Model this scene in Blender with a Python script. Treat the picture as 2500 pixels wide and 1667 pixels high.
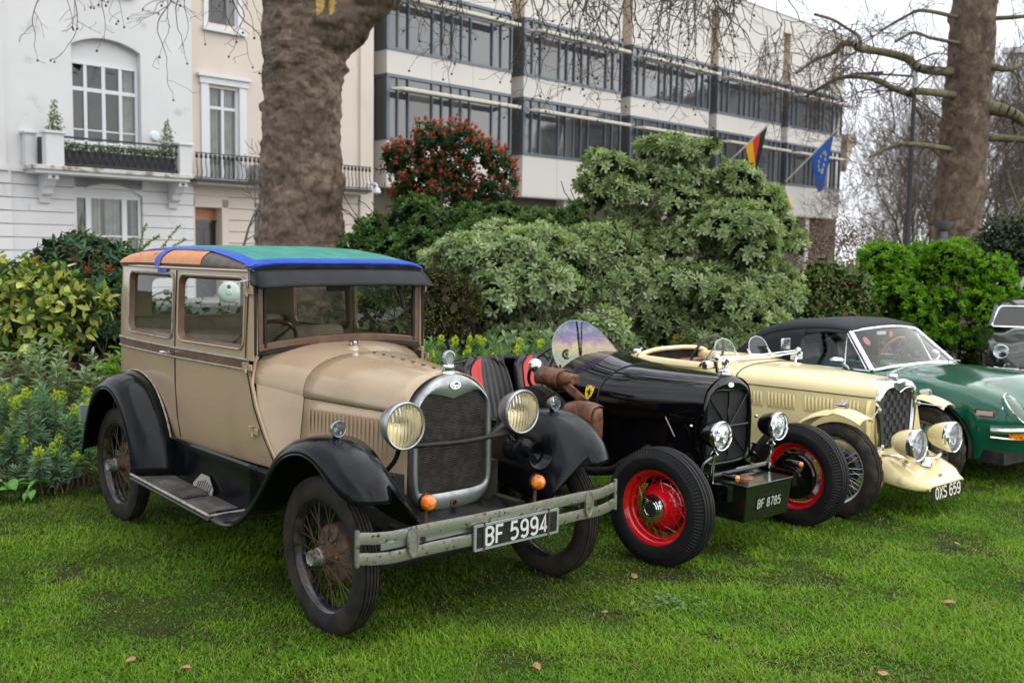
import bpy, math, random
import numpy as np
from mathutils import Vector, Matrix, Euler
random.seed(7)
rng = np.random.default_rng(7)
PI = math.pi; R_ = math.radians
for o in list(bpy.data.objects): bpy.data.objects.remove(o, do_unlink=True)
scene = bpy.context.scene
col = scene.collection

# ---------------------------------------------------------------- camera, sky, sun, exposure
cam_d = bpy.data.cameras.new('camera'); cam = bpy.data.objects.new('camera', cam_d); col.objects.link(cam)
CAM_H = 1.8169
cam_d.lens = 35.73; cam_d.sensor_width = 36; cam_d.sensor_fit = 'HORIZONTAL'
cam_d.clip_start = .05; cam_d.clip_end = 2000
cam.matrix_world = Matrix.Translation((0, 0, CAM_H)) @ Matrix.Rotation(R_(90) - math.atan2(215.9, 2480.9), 4, 'X') @ Matrix.Rotation(.014758, 4, 'Z')
cam_d.dof.use_dof = True; cam_d.dof.focus_distance = 5.1; cam_d.dof.aperture_fstop = 3.5
scene.camera = cam

SUN_EL, SUN_AZ = 50, 102          # azimuth clockwise from +Y
world = bpy.data.worlds.new('World'); scene.world = world; world.use_nodes = True
nt = world.node_tree; nt.nodes.clear()
def N(t, kind, **kw):
    n = t.nodes.new(kind)
    for k, v in kw.items():
        if k in n.inputs.keys() if isinstance(k, str) else False: n.inputs[k].default_value = v
        else: setattr(n, k, v)
    return n
sky = N(nt, 'ShaderNodeTexSky', sky_type='NISHITA', sun_disc=False, sun_elevation=R_(SUN_EL), sun_rotation=R_(SUN_AZ), air_density=1.0, dust_density=2.0, ozone_density=1.0)
tc = N(nt, 'ShaderNodeTexCoord'); mp = N(nt, 'ShaderNodeMapping'); mp.inputs['Scale'].default_value = (1.3, 1.3, 3.2)
nz = N(nt, 'ShaderNodeTexNoise'); nz.inputs['Scale'].default_value = 2.1; nz.inputs['Detail'].default_value = 6; nz.inputs['Roughness'].default_value = .55
rp = N(nt, 'ShaderNodeValToRGB'); rp.color_ramp.elements[0].position = .30; rp.color_ramp.elements[0].color = (.62,.62,.62,1); rp.color_ramp.elements[1].position = .56; rp.color_ramp.elements[1].color = (.97,.97,.97,1)
mx = N(nt, 'ShaderNodeMix', data_type='RGBA'); mx.inputs['B'].default_value = (7.8, 8.05, 8.5, 1)
bg = N(nt, 'ShaderNodeBackground'); bg.inputs['Strength'].default_value = .088
wo = N(nt, 'ShaderNodeOutputWorld')
L_ = nt.links.new
L_(tc.outputs['Generated'], mp.inputs['Vector']); L_(mp.outputs['Vector'], nz.inputs['Vector']); L_(nz.outputs['Fac'], rp.inputs['Fac'])
L_(rp.outputs['Color'], mx.inputs['Factor']); L_(sky.outputs['Color'], mx.inputs['A']); L_(mx.outputs['Result'], bg.inputs['Color']); L_(bg.outputs['Background'], wo.inputs['Surface'])
sun_d = bpy.data.lights.new('sun', 'SUN'); sun = bpy.data.objects.new('sun', sun_d); col.objects.link(sun)
sun_d.energy = 1.5; sun_d.angle = R_(125); sun_d.color = (1, .96, .9)
sd = Vector((math.sin(R_(SUN_AZ)) * math.cos(R_(SUN_EL)), math.cos(R_(SUN_AZ)) * math.cos(R_(SUN_EL)), math.sin(R_(SUN_EL))))
sun.rotation_euler = (-sd).to_track_quat('-Z', 'Y').to_euler(); sun.location = (20, -20, 40)
vs = scene.view_settings
scene.display_settings.display_device = 'sRGB'
vs.view_transform = 'Standard'; vs.look = 'None'; vs.gamma = 1; vs.exposure = 1.08; vs.use_curve_mapping = False
scene.cycles.max_bounces = 8; scene.cycles.transparent_max_bounces = 24; scene.cycles.use_denoising = True

# ---------------------------------------------------------------- helpers
def new_obj(name, data=None, parent=None, loc=None, rot=None, scale=None):
    o = bpy.data.objects.new(name, data); col.objects.link(o)
    if parent: o.parent = parent
    if loc is not None: o.location = loc
    if rot is not None: o.rotation_euler = rot
    if scale is not None: o.scale = scale
    return o
def tag(o, label=None, cat=None, group=None, kind=None):
    for k, v in (('label', label), ('category', cat), ('group', group), ('kind', kind)):
        if v: o[k] = v
    return o
def thing(name, label, cat, loc=(0,0,0), rz=0, group=None):
    return tag(new_obj(name, None, None, loc, (0, 0, rz)), label, cat, group)

class MB:
    def __init__(s): s.v = []; s.f = []; s.c = []
    def add(s, v, f, c=None):
        b = len(s.v); s.v += [tuple(p) for p in v]; s.f += [tuple(b + i for i in q) for q in f]
        if c is not None: s.c += [c] * (len(s.v) - len(s.c))
        return s
    def box(s, c, d, M=None):
        x, y, z = (k / 2 for k in d)
        P = [Vector((sx * x, sy * y, sz * z)) for sz in (-1, 1) for sy in (-1, 1) for sx in (-1, 1)]
        if M is not None: P = [M @ p for p in P]
        P = [p + Vector(c) for p in P]
        return s.add(P, [(0,2,3,1), (4,5,7,6), (0,1,5,4), (2,6,7,3), (0,4,6,2), (1,3,7,5)])
    def box2(s, a, b): return s.box([(a[i] + b[i]) / 2 for i in range(3)], [abs(b[i] - a[i]) for i in range(3)])
    def hexa(s, P): return s.add(P, [(0,3,2,1), (4,5,6,7), (0,1,5,4), (1,2,6,5), (2,3,7,6), (3,0,4,7)])
    def grid(s, P, cu=False, cv=False, capu=False):
        n, m = len(P), len(P[0]); f = []
        for i in range(n - (0 if cu else 1)):
            for j in range(m - (0 if cv else 1)):
                a, b = i, (i + 1) % n; c, d = j, (j + 1) % m
                f.append((a * m + c, b * m + c, b * m + d, a * m + d))
        if capu: f.append(tuple(range(m))[::-1]); f.append(tuple((n - 1) * m + k for k in range(m)))
        return s.add([p for r in P for p in r], f)
    def tube(s, path, r, n=8, closed=False, cap=True, flat=None):
        path = [Vector(p) for p in path]; k = len(path); rows = []
        rr = r if isinstance(r, (list, tuple)) else [r] * k
        up = None
        for i, p in enumerate(path):
            if closed: t = path[(i + 1) % k] - path[i - 1]
            else: t = path[min(i + 1, k - 1)] - path[max(i - 1, 0)]
            if t.length < 1e-9: t = Vector((0, 0, 1))
            t.normalize()
            if up is None: up = Vector((0, 0, 1)) if abs(t.z) < .9 else Vector((1, 0, 0))
            a = t.cross(up)
            if a.length < 1e-6: a = t.orthogonal()
            a.normalize(); b = a.cross(t); up = b
            rows.append([p + (a * math.cos(2 * PI * j / n) + b * math.sin(2 * PI * j / n) * (flat or 1)) * rr[i] for j in range(n)])
        return s.grid(rows, cu=closed, cv=True, capu=cap and not closed)
    def lathe(s, prof, n=32, M=None, lug=None):
        rows = []
        for j in range(n):
            a = 2 * PI * j / n
            row = []
            for k, (r, h) in enumerate(prof):
                if lug and k in lug[0] and (j // lug[2]) % 2: r = r - lug[1]
                p = Vector((r * math.cos(a), r * math.sin(a), h))
                row.append(M @ p if M is not None else p)
            rows.append(row)
        return s.grid(rows, cu=True)
    def disc(s, r, M, n=32, ry=None):
        P = [M @ Vector((r * math.cos(2*PI*j/n), (ry or r) * math.sin(2*PI*j/n), 0)) for j in range(n)]
        return s.add(P, [tuple(range(n))])
    def prism(s, poly, d, M=None):
        n = len(poly); M = M or Matrix()
        P = [M @ Vector((x, y, 0)) for x, y in poly] + [M @ Vector((x, y, d)) for x, y in poly]
        return s.add(P, [tuple(range(n))[::-1], tuple(range(n, 2 * n))] + [(i, (i+1) % n, n + (i+1) % n, n + i) for i in range(n)])
    def ring(s, outer, inner, d, M=None):
        n = len(outer); M = M or Matrix()
        P = [[M @ Vector((x, y, z)) for x, y in q] for q, z in ((outer, 0), (outer, d), (inner, d), (inner, 0))]
        return s.grid(P, cu=True, cv=True)
    def sphere(s, c, r, n=12, m=8, sc=(1,1,1), M=None):
        rows = []
        for i in range(m + 1):
            a = PI * i / m
            row = [Vector((math.sin(a) * math.cos(2*PI*j/n) * sc[0], math.sin(a) * math.sin(2*PI*j/n) * sc[1], math.cos(a) * sc[2])) * r for j in range(n)]
            rows.append([(M @ p if M is not None else p) + Vector(c) for p in row])
        return s.grid(rows, cv=True)
    def mesh(s, name, smooth=None):
        me = bpy.data.meshes.new(name); me.from_pydata(s.v, [], s.f); me.validate(); 
        if s.c and len(s.c) == len(me.vertices):
            at = me.color_attributes.new('Col', 'FLOAT_COLOR', 'POINT')
            at.data.foreach_set('color', np.array(s.c, np.float32).ravel())
        if smooth is not None:
            me.shade_smooth()
            if smooth < 180: me.set_sharp_from_angle(angle=R_(smooth))
        me.update(); return me
    def build(s, name, mat, parent=None, smooth=38, loc=None, rot=None, bevel=0, solid=0, sub=0, off=0, label=None):
        me = s.mesh(name, smooth); me.materials.append(mat)
        o = new_obj(name, me, parent, loc, rot)
        if solid: m = o.modifiers.new('s', 'SOLIDIFY'); m.thickness = solid; m.offset = off
        if sub: m = o.modifiers.new('u', 'SUBSURF'); m.levels = sub; m.render_levels = sub
        if bevel: m = o.modifiers.new('b', 'BEVEL'); m.width = bevel; m.segments = 2; m.limit_method = 'ANGLE'; m.angle_limit = R_(40)
        if label: o['label'] = label
        return o

def lerp(a, b, t): return a + (b - a) * t
def interp(x, xs, ys): return float(np.interp(x, xs, ys))
def spline(pts, n):
    """Catmull-Rom through pts (any dim), n samples"""
    P = np.array(pts, float); k = len(P)
    Q = np.vstack([2 * P[0] - P[1], P, 2 * P[-1] - P[-2]]); out = []
    for t in np.linspace(0, k - 1, n):
        i = min(int(t), k - 2); u = t - i; a, b, c, d = Q[i:i+4]
        out.append(.5 * (2*b + (c - a)*u + (2*a - 5*b + 4*c - d)*u*u + (3*b - a - 3*c + d)*u**3))
    return [tuple(p) for p in out]
def rrect(w, h, r, n=5, cx=0, cy=0):
    """rounded rectangle outline, ccw"""
    out = []
    for (sx, sy, a0) in ((1,1,0), (-1,1,90), (-1,-1,180), (1,-1,270)):
        for i in range(n + 1):
            a = R_(a0 + 90 * i / n); out.append((cx + sx * (w/2 - r) + r * math.cos(a), cy + sy * (h/2 - r) + r * math.sin(a)))
    return out
def AX(origin, z, x=None):
    """frame with local z along z"""
    z = Vector(z).normalized(); x = Vector(x) if x is not None else (Vector((0,0,1)) if abs(z.z) < .9 else Vector((1,0,0)))
    y = z.cross(x).normalized(); x = y.cross(z)
    return Matrix(((x.x, y.x, z.x, origin[0]), (x.y, y.y, z.y, origin[1]), (x.z, y.z, z.z, origin[2]), (0,0,0,1)))
def copy_obj(o, parent=None, **kw):
    c = o.copy(); col.objects.link(c); c.parent = parent
    for k, v in kw.items(): setattr(c, k, v)
    return c

# ---------------------------------------------------------------- materials
MATS = {}
def mat(name, c=(.5,.5,.5), rough=.5, metal=0, coat=0, c2=None, ns=6, lo=.45, hi=.62, bump=0, bs=60, bd=3, spec=.5, attr=None, r2=None, detail=6, trans=0, sheen=0, c3=None, ns3=30, lo3=.6, hi3=.7, stretch=None, wave=None, transl=0):
    if name in MATS: return MATS[name]
    m = bpy.data.materials.new(name); m.use_nodes = True; t = m.node_tree; b = t.nodes['Principled BSDF']; k = t.links.new
    b.inputs['Base Color'].default_value = (*c, 1); b.inputs['Roughness'].default_value = rough; b.inputs['Metallic'].default_value = metal
    b.inputs['Coat Weight'].default_value = coat; b.inputs['Coat Roughness'].default_value = .06; b.inputs['Specular IOR Level'].default_value = spec
    b.inputs['Transmission Weight'].default_value = trans
    if sheen: b.inputs['Sheen Weight'].default_value = sheen
    tcn = t.nodes.new('ShaderNodeTexCoord'); vec = tcn.outputs['Object']
    if stretch:
        mpn = t.nodes.new('ShaderNodeMapping'); mpn.inputs['Scale'].default_value = stretch; k(vec, mpn.inputs['Vector']); vec = mpn.outputs['Vector']
    cur = None
    if attr:
        a = t.nodes.new('ShaderNodeAttribute'); a.attribute_name = attr; cur = a.outputs['Color']; k(cur, b.inputs['Base Color'])
    def noise(sc, l, h, det=detail):
        n = t.nodes.new('ShaderNodeTexNoise'); n.inputs['Scale'].default_value = sc; n.inputs['Detail'].default_value = det; n.inputs['Roughness'].default_value = .6; k(vec, n.inputs['Vector'])
        r = t.nodes.new('ShaderNodeMapRange'); r.inputs['From Min'].default_value = l; r.inputs['From Max'].default_value = h; k(n.outputs['Fac'], r.inputs['Value']); return r.outputs['Result']
    for cc, sc, l, h in ((c2, ns, lo, hi), (c3, ns3, lo3, hi3)):
        if cc is None: continue
        f = noise(sc, l, h); x = t.nodes.new('ShaderNodeMix'); x.data_type = 'RGBA'; k(f, x.inputs['Factor'])
        if cur is None: x.inputs['A'].default_value = (*c, 1)
        else: k(cur, x.inputs['A'])
        if attr: x.blend_type = 'MULTIPLY'
        x.inputs['B'].default_value = (*cc, 1); cur = x.outputs['Result']; k(cur, b.inputs['Base Color'])
        if cc is c2 and r2 is not None:
            y = t.nodes.new('ShaderNodeMapRange'); y.inputs['To Min'].default_value = rough; y.inputs['To Max'].default_value = r2; k(f, y.inputs['Value']); k(y.outputs['Result'], b.inputs['Roughness'])
    if bump:
        n = t.nodes.new('ShaderNodeTexNoise'); n.inputs['Scale'].default_value = bs; n.inputs['Detail'].default_value = bd; k(vec, n.inputs['Vector'])
        u = t.nodes.new('ShaderNodeBump'); u.inputs['Strength'].default_value = bump; u.inputs['Distance'].default_value = .02; k(n.outputs['Fac'], u.inputs['Height']); k(u.outputs['Normal'], b.inputs['Normal'])
    if wave:   # (scale, strength, direction)
        w = t.nodes.new('ShaderNodeTexWave'); w.inputs['Scale'].default_value = wave[0]; w.bands_direction = wave[2]; k(vec, w.inputs['Vector'])
        u = t.nodes.new('ShaderNodeBump'); u.inputs['Strength'].default_value = wave[1]; u.inputs['Distance'].default_value = .01; k(w.outputs['Color'], u.inputs['Height']); k(u.outputs['Normal'], b.inputs['Normal'])
    if transl:   # light coming through thin leaves
        tl = t.nodes.new('ShaderNodeBsdfTranslucent'); mxs = t.nodes.new('ShaderNodeMixShader'); mxs.inputs['Fac'].default_value = transl; hs = t.nodes.new('ShaderNodeMix'); hs.data_type = 'RGBA'; hs.blend_type = 'MULTIPLY'; hs.inputs['Factor'].default_value = 1; hs.inputs['B'].default_value = (1.5,1.6,.7,1)
        if cur is not None: k(cur, hs.inputs['A'])
        else: hs.inputs['A'].default_value = (*c, 1)
        k(hs.outputs['Result'], tl.inputs['Color']); om = t.nodes['Material Output']; k(b.outputs['BSDF'], mxs.inputs[1]); k(tl.outputs['BSDF'], mxs.inputs[2]); k(mxs.outputs['Shader'], om.inputs['Surface'])
    MATS[name] = m; return m
def glass(name, tint=(.93,.95,.94), rough=.01, ior=1.5, bump=0, bs=8, film=False, flute=False):
    if name in MATS: return MATS[name]
    m = bpy.data.materials.new(name); m.use_nodes = True; t = m.node_tree; t.nodes.clear(); k = t.links.new
    o = t.nodes.new('ShaderNodeOutputMaterial'); tr = t.nodes.new('ShaderNodeBsdfTransparent'); gl = t.nodes.new('ShaderNodeBsdfGlossy'); fr = t.nodes.new('ShaderNodeFresnel'); mi = t.nodes.new('ShaderNodeMixShader')
    tr.inputs['Color'].default_value = (*tint, 1); gl.inputs['Roughness'].default_value = rough; fr.inputs['IOR'].default_value = ior
    ge = t.nodes.new('ShaderNodeNewGeometry'); mr_ = t.nodes.new('ShaderNodeMapRange'); mr_.inputs['To Min'].default_value = ior; mr_.inputs['To Max'].default_value = 1/ior   # same reflectance from both sides of a thin sheet
    k(ge.outputs['Backfacing'], mr_.inputs['Value']); k(mr_.outputs['Result'], fr.inputs['IOR'])
    k(fr.outputs['Fac'], mi.inputs['Fac']); k(tr.outputs['BSDF'], mi.inputs[1]); k(gl.outputs['BSDF'], mi.inputs[2]); k(mi.outputs['Shader'], o.inputs['Surface'])
    if bump:
        n = t.nodes.new('ShaderNodeTexNoise'); n.inputs['Scale'].default_value = bs; tcn = t.nodes.new('ShaderNodeTexCoord'); k(tcn.outputs['Object'], n.inputs['Vector'])
        u = t.nodes.new('ShaderNodeBump'); u.inputs['Strength'].default_value = bump; u.inputs['Distance'].default_value = .02; k(n.outputs['Fac'], u.inputs['Height']); k(u.outputs['Normal'], gl.inputs['Normal']); k(u.outputs['Normal'], fr.inputs['Normal'])
    if flute:  # vertical ribs of moulded lamp glass, refracting
        w = t.nodes.new('ShaderNodeTexWave'); w.bands_direction = 'Y'; w.inputs['Scale'].default_value = 16; tcn = t.nodes.new('ShaderNodeTexCoord'); k(tcn.outputs['Object'], w.inputs['Vector'])
        u = t.nodes.new('ShaderNodeBump'); u.inputs['Strength'].default_value = .9; u.inputs['Distance'].default_value = .012; k(w.outputs['Color'], u.inputs['Height'])
        rf = t.nodes.new('ShaderNodeBsdfRefraction'); rf.inputs['Color'].default_value = (*tint, 1); rf.inputs['IOR'].default_value = 1.18; rf.inputs['Roughness'].default_value = .03
        for nd in (rf, gl, fr): k(u.outputs['Normal'], nd.inputs['Normal'])
        k(rf.outputs['BSDF'], mi.inputs[1])
    if film:   # thin-film colours of a heat-worn acrylic sheet, banded over its height
        tcn = t.nodes.new('ShaderNodeTexCoord'); n = t.nodes.new('ShaderNodeTexNoise'); n.inputs['Scale'].default_value = 5; n.inputs['Distortion'].default_value = 1.2; k(tcn.outputs['Object'], n.inputs['Vector'])
        sp = t.nodes.new('ShaderNodeSeparateXYZ'); k(tcn.outputs['Object'], sp.inputs['Vector']); m1 = t.nodes.new('ShaderNodeMapRange'); m1.inputs['From Min'].default_value = 1.0; m1.inputs['From Max'].default_value = 1.36; k(sp.outputs['Z'], m1.inputs['Value'])
        m2 = t.nodes.new('ShaderNodeMath'); m2.operation = 'MULTIPLY_ADD'; m2.inputs[1].default_value = .55; k(n.outputs['Fac'], m2.inputs[0]); m3 = t.nodes.new('ShaderNodeMath'); m3.operation = 'SUBTRACT'; m3.inputs[1].default_value = .27; k(m1.outputs['Result'], m2.inputs[2]); k(m2.outputs['Value'], m3.inputs[0])
        r = t.nodes.new('ShaderNodeValToRGB'); e = r.color_ramp.elements
        e[0].position = .0; e[0].color = (.28,.46,.46,1); e[1].position = 1; e[1].color = (.20,.22,.42,1)
        for p_, c_ in ((.15,(.70,.62,.30,1)), (.27,(.38,.55,.58,1)), (.38,(.78,.66,.40,1)), (.50,(.72,.62,.50,1)), (.62,(.55,.36,.50,1)), (.74,(.28,.30,.55,1)), (.82,(.48,.42,.52,1)), (.9,(.30,.34,.60,1))): q = e.new(p_); q.color = c_
        k(m3.outputs['Value'], r.inputs['Fac']); k(r.outputs['Color'], gl.inputs['Color']); k(r.outputs['Color'], tr.inputs['Color'])
        ad = t.nodes.new('ShaderNodeMath'); ad.operation = 'ADD'; ad.use_clamp = True; ad.inputs[1].default_value = .22; k(fr.outputs['Fac'], ad.inputs[0]); k(ad.outputs['Value'], mi.inputs['Fac'])
    MATS[name] = m; return m

def ribbon(pts, w):
    """flat stroke polygon quads along a 2D polyline, mitred"""
    P = [Vector(p) for p in pts]; n = len(P); L, Rr = [], []
    for i in range(n):
        d0 = (P[i] - P[i-1]).normalized() if i else None; d1 = (P[i+1] - P[i]).normalized() if i < n-1 else None
        if d0 is None: d0 = d1
        if d1 is None: d1 = d0
        nn = Vector((-(d0.y + d1.y), d0.x + d1.x)); nn = nn.normalized() if nn.length > 1e-6 else Vector((-d0.y, d0.x))
        k = w / 2 / max(.5, nn.dot(Vector((-d0.y, d0.x))))
        L.append(P[i] + nn * k); Rr.append(P[i] - nn * k)
    return L, Rr
def arc(cx, cy, rx, ry, a0, a1, n=8): return [(cx + rx * math.cos(R_(lerp(a0, a1, i / n))), cy + ry * math.sin(R_(lerp(a0, a1, i / n)))) for i in range(n + 1)]
def glyphs(w=.5, serif=False):
    W = w; r = .42 * W; G = {}
    G['B'] = [[(0,0),(0,1)], [(0,1)] + arc(W - .24, .77, .24, .23, 90, -90) + [(0,.54)], [(0,.54)] + arc(W - .25, .27, .25, .27, 90, -90) + [(0,0)]]
    G['F'] = [[(0,0),(0,1),(W*.95,1)], [(0,.52),(W*.8,.52)]]
    G['5'] = [[(W*.92,1),(.06,1),(.02,.56)] + arc(W/2 + .02, .33, W/2 - .02, .29, 100, -90, 10) + arc(W/2 - .06, .26, W/2 - .06, .26, -90, -150, 4)]
    G['9'] = [arc(W/2, .7, W/2, .3, 0, 360, 16), [(W,.7),(W,.25)] + arc(W/2, .24, W/2, .24, 0, -150, 8)]
    G['6'] = [arc(W/2, .3, W/2, .3, 0, 360, 16), [(0,.3),(0,.75)] + arc(W/2, .76, W/2, .24, 180, 30, 8)]
    G['4'] = [[(W*.72,0),(W*.72,1),(0,.26),(W*1.05,.26)]]
    G['8'] = [arc(W/2, .75, W*.44, .25, 0, 360, 16), arc(W/2, .26, W/2, .26, 0, 360, 16)]
    G['7'] = [[(0,1),(W,1),(W*.35,0)]]
    G['O'] = [arc(W/2, .5, W/2, .5, 0, 360, 18)]
    G['X'] = [[(0,0),(W,1)], [(0,1),(W,0)]]
    G['S'] = [arc(W/2, .76, W/2, .24, 20, 240, 9) + [(W*.5,.52)] + arc(W/2, .26, W/2, .26, 60, -160, 10)]
    if serif:
        for ch in 'X': G[ch] += [[(-.1,1),(.14,1)], [(W-.14,1),(W+.1,1)], [(-.1,0),(.14,0)], [(W-.14,0),(W+.1,0)]]
    return G
def letters(text, M, h, parent, m_, w=.5, stroke=.16, gap=.24, space=.3, depth=.0012, serif=False):
    """raised block characters, each its own mesh, centred on M's origin in M's x-y plane"""
    G = glyphs(w, serif); tot = sum(space if ch == ' ' else w + gap for ch in text) - gap; x = -tot / 2
    root = new_obj('lettering', None, parent)
    for ch in text:
        if ch == ' ': x += space; continue
        m = MB()
        for i, pl in enumerate(G[ch]):
            L, Rr = ribbon(pl, stroke * (.6 if serif and i and ch in 'X' else 1)); zz = depth * (1 + .12 * i)
            m.grid([[M @ Vector(((x + p.x) * h, (p.y - .5) * h, zz)) for p in q] for q in (L, Rr)])
        m.build('character', m_, root, smooth=None); x += w + gap
# ---------------------------------------------------------------- shared materials
TAN = mat('tan_paint', (.415,.305,.198), .20, coat=.5, c2=(.33,.245,.16), ns=3.5, lo=.5, hi=.8, r2=.34, bump=.03, bs=14, c3=(.30,.21,.13), ns3=28, lo3=.68, hi3=.78)
BROWN = mat('brown_trim', (.105,.05,.026), .38, coat=.2, c2=(.15,.08,.045), ns=9)
BLACK = mat('black_enamel', (.004,.0045,.006), .13, coat=.0, c2=(.006,.007,.009), ns=5, r2=.24, bump=.03, bs=7, c3=(.05,.05,.052), ns3=70, lo3=.76, hi3=.8, spec=.2)
BLACKG = mat('black_gloss', (.003,.003,.004), .06, coat=.0, spec=.5, bump=.012, bs=6)
BLACKR = mat('black_worn', (.007,.007,.008), .5, c2=(.028,.025,.022), ns=14, r2=.7, spec=.35)
DARK = mat('underbody_black', (.008,.008,.008), .8, c2=(.03,.024,.018), ns=10)
NICKEL = mat('dull_nickel', (.40,.43,.44), .32, metal=.85, c2=(.26,.28,.275), ns=7, r2=.46, c3=(.15,.11,.08), ns3=22, lo3=.68, hi3=.75)
BUMPER = mat('rusty_nickel', (.52,.51,.48), .30, metal=.9, c2=(.30,.29,.26), ns=9, r2=.5, c3=(.14,.065,.03), ns3=38, lo3=.58, hi3=.66)
CHROME = mat('chrome', (.78,.79,.80), .07, metal=1, c2=(.6,.61,.62), ns=9)
STEEL = mat('grey_steel', (.36,.37,.39), .35, metal=.8)
RUST = mat('rusty_iron', (.085,.055,.038), .8, c2=(.15,.075,.04), ns=18, bump=.2, bs=50)
RUBBER = mat('dusty_rubber', (.016,.015,.014), .75, spec=.2, c2=(.050,.038,.028), ns=7, lo=.42, hi=.7, bump=.08, bs=80)
RUBBERB = mat('clean_rubber', (.009,.009,.010), .6, spec=.25, c2=(.022,.020,.018), ns=6, lo=.5, hi=.75, bump=.04, bs=90)
RUBBERC = mat('brown_rubber', (.024,.020,.017), .75, spec=.2, c2=(.05,.042,.034), ns=8, bump=.06, bs=80)
RED = mat('red_enamel', (.62,.006,.012), .16, coat=.8)
AMBER = mat('amber_lens', (.80,.15,.008), .10, coat=.6, c2=(.95,.36,.03), ns=55, lo=.5, hi=.56, c3=(.45,.07,.004), ns3=30, lo3=.56, hi3=.62)
REFLECT = mat('lamp_reflector', (.97,.93,.80), .42, metal=1)
REFLECTW = mat('lamp_reflector_clear', (.88,.89,.9), .12, metal=1, bump=.3, bs=30)
LENS = glass('lamp_lens', (.95,.91,.78), .06, 1.45, flute=True)
LENSF = glass('ribbed_lens_clear', (.93,.94,.94), .05, 1.45, flute=True)
LENSW = glass('lamp_lens_clear', (.96,.97,.97), .03, 1.45, bump=.25, bs=40)
PANE = glass('car_window', (.86,.89,.87), .01, 1.52)
GREEN_COVER = mat('green_cloth_cover', (.026,.205,.165), .6, spec=.3, c2=(.045,.255,.21), ns=4, bump=.5, bs=11, bd=6, c3=(.13,.34,.30), ns3=9, lo3=.68, hi3=.72, stretch=(1,1.6,1))
BLACKV = mat('visor_black', (.006,.0065,.008), .38, spec=.18, c2=(.012,.013,.015), ns=7, c3=(.06,.06,.06), ns3=80, lo3=.76, hi3=.8)
TAPE = mat('blue_tape', (.004,.05,.42), .42, spec=.3, c2=(.008,.075,.52), ns=16, bump=.3, bs=40)
ORANGE = mat('orange_primer', (.60,.255,.10), .6, c2=(.52,.21,.085), ns=9, c3=(.06,.05,.045), ns3=7, lo3=.66, hi3=.67)
VINYL = mat('grey_vinyl', (.115,.098,.078), .7, c2=(.085,.072,.058), ns=12, bump=.1, bs=120)
TANCLOTH = mat('tan_cloth', (.25,.19,.13), .9, c2=(.20,.15,.10), ns=12)
WOODW = mat('brown_wheel_rim', (.06,.022,.014), .3, coat=.4)
MATBOARD = mat('worn_board_mat', (.055,.050,.046), .72, spec=.3, c2=(.13,.118,.105), ns=9, lo=.42, hi=.7, bump=.1, bs=60)
TRIM = mat('pale_trim', (.36,.33,.28), .5, c2=(.2,.17,.13), ns=20)
MIRROR = mat('mirror_back_mint', (.40,.50,.44), .3, coat=.4)
PLATEB = mat('plate_black', (.012,.013,.013), .3, c2=(.03,.03,.03), ns=20)
PLATEW = mat('plate_silver', (.62,.63,.62), .35)
PLATEF = mat('plate_frame', (.42,.44,.45), .3, metal=.5)
CORE = mat('radiator_core', (.045,.040,.036), .5, metal=.3, c2=(.085,.075,.065), ns=22)

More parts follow.
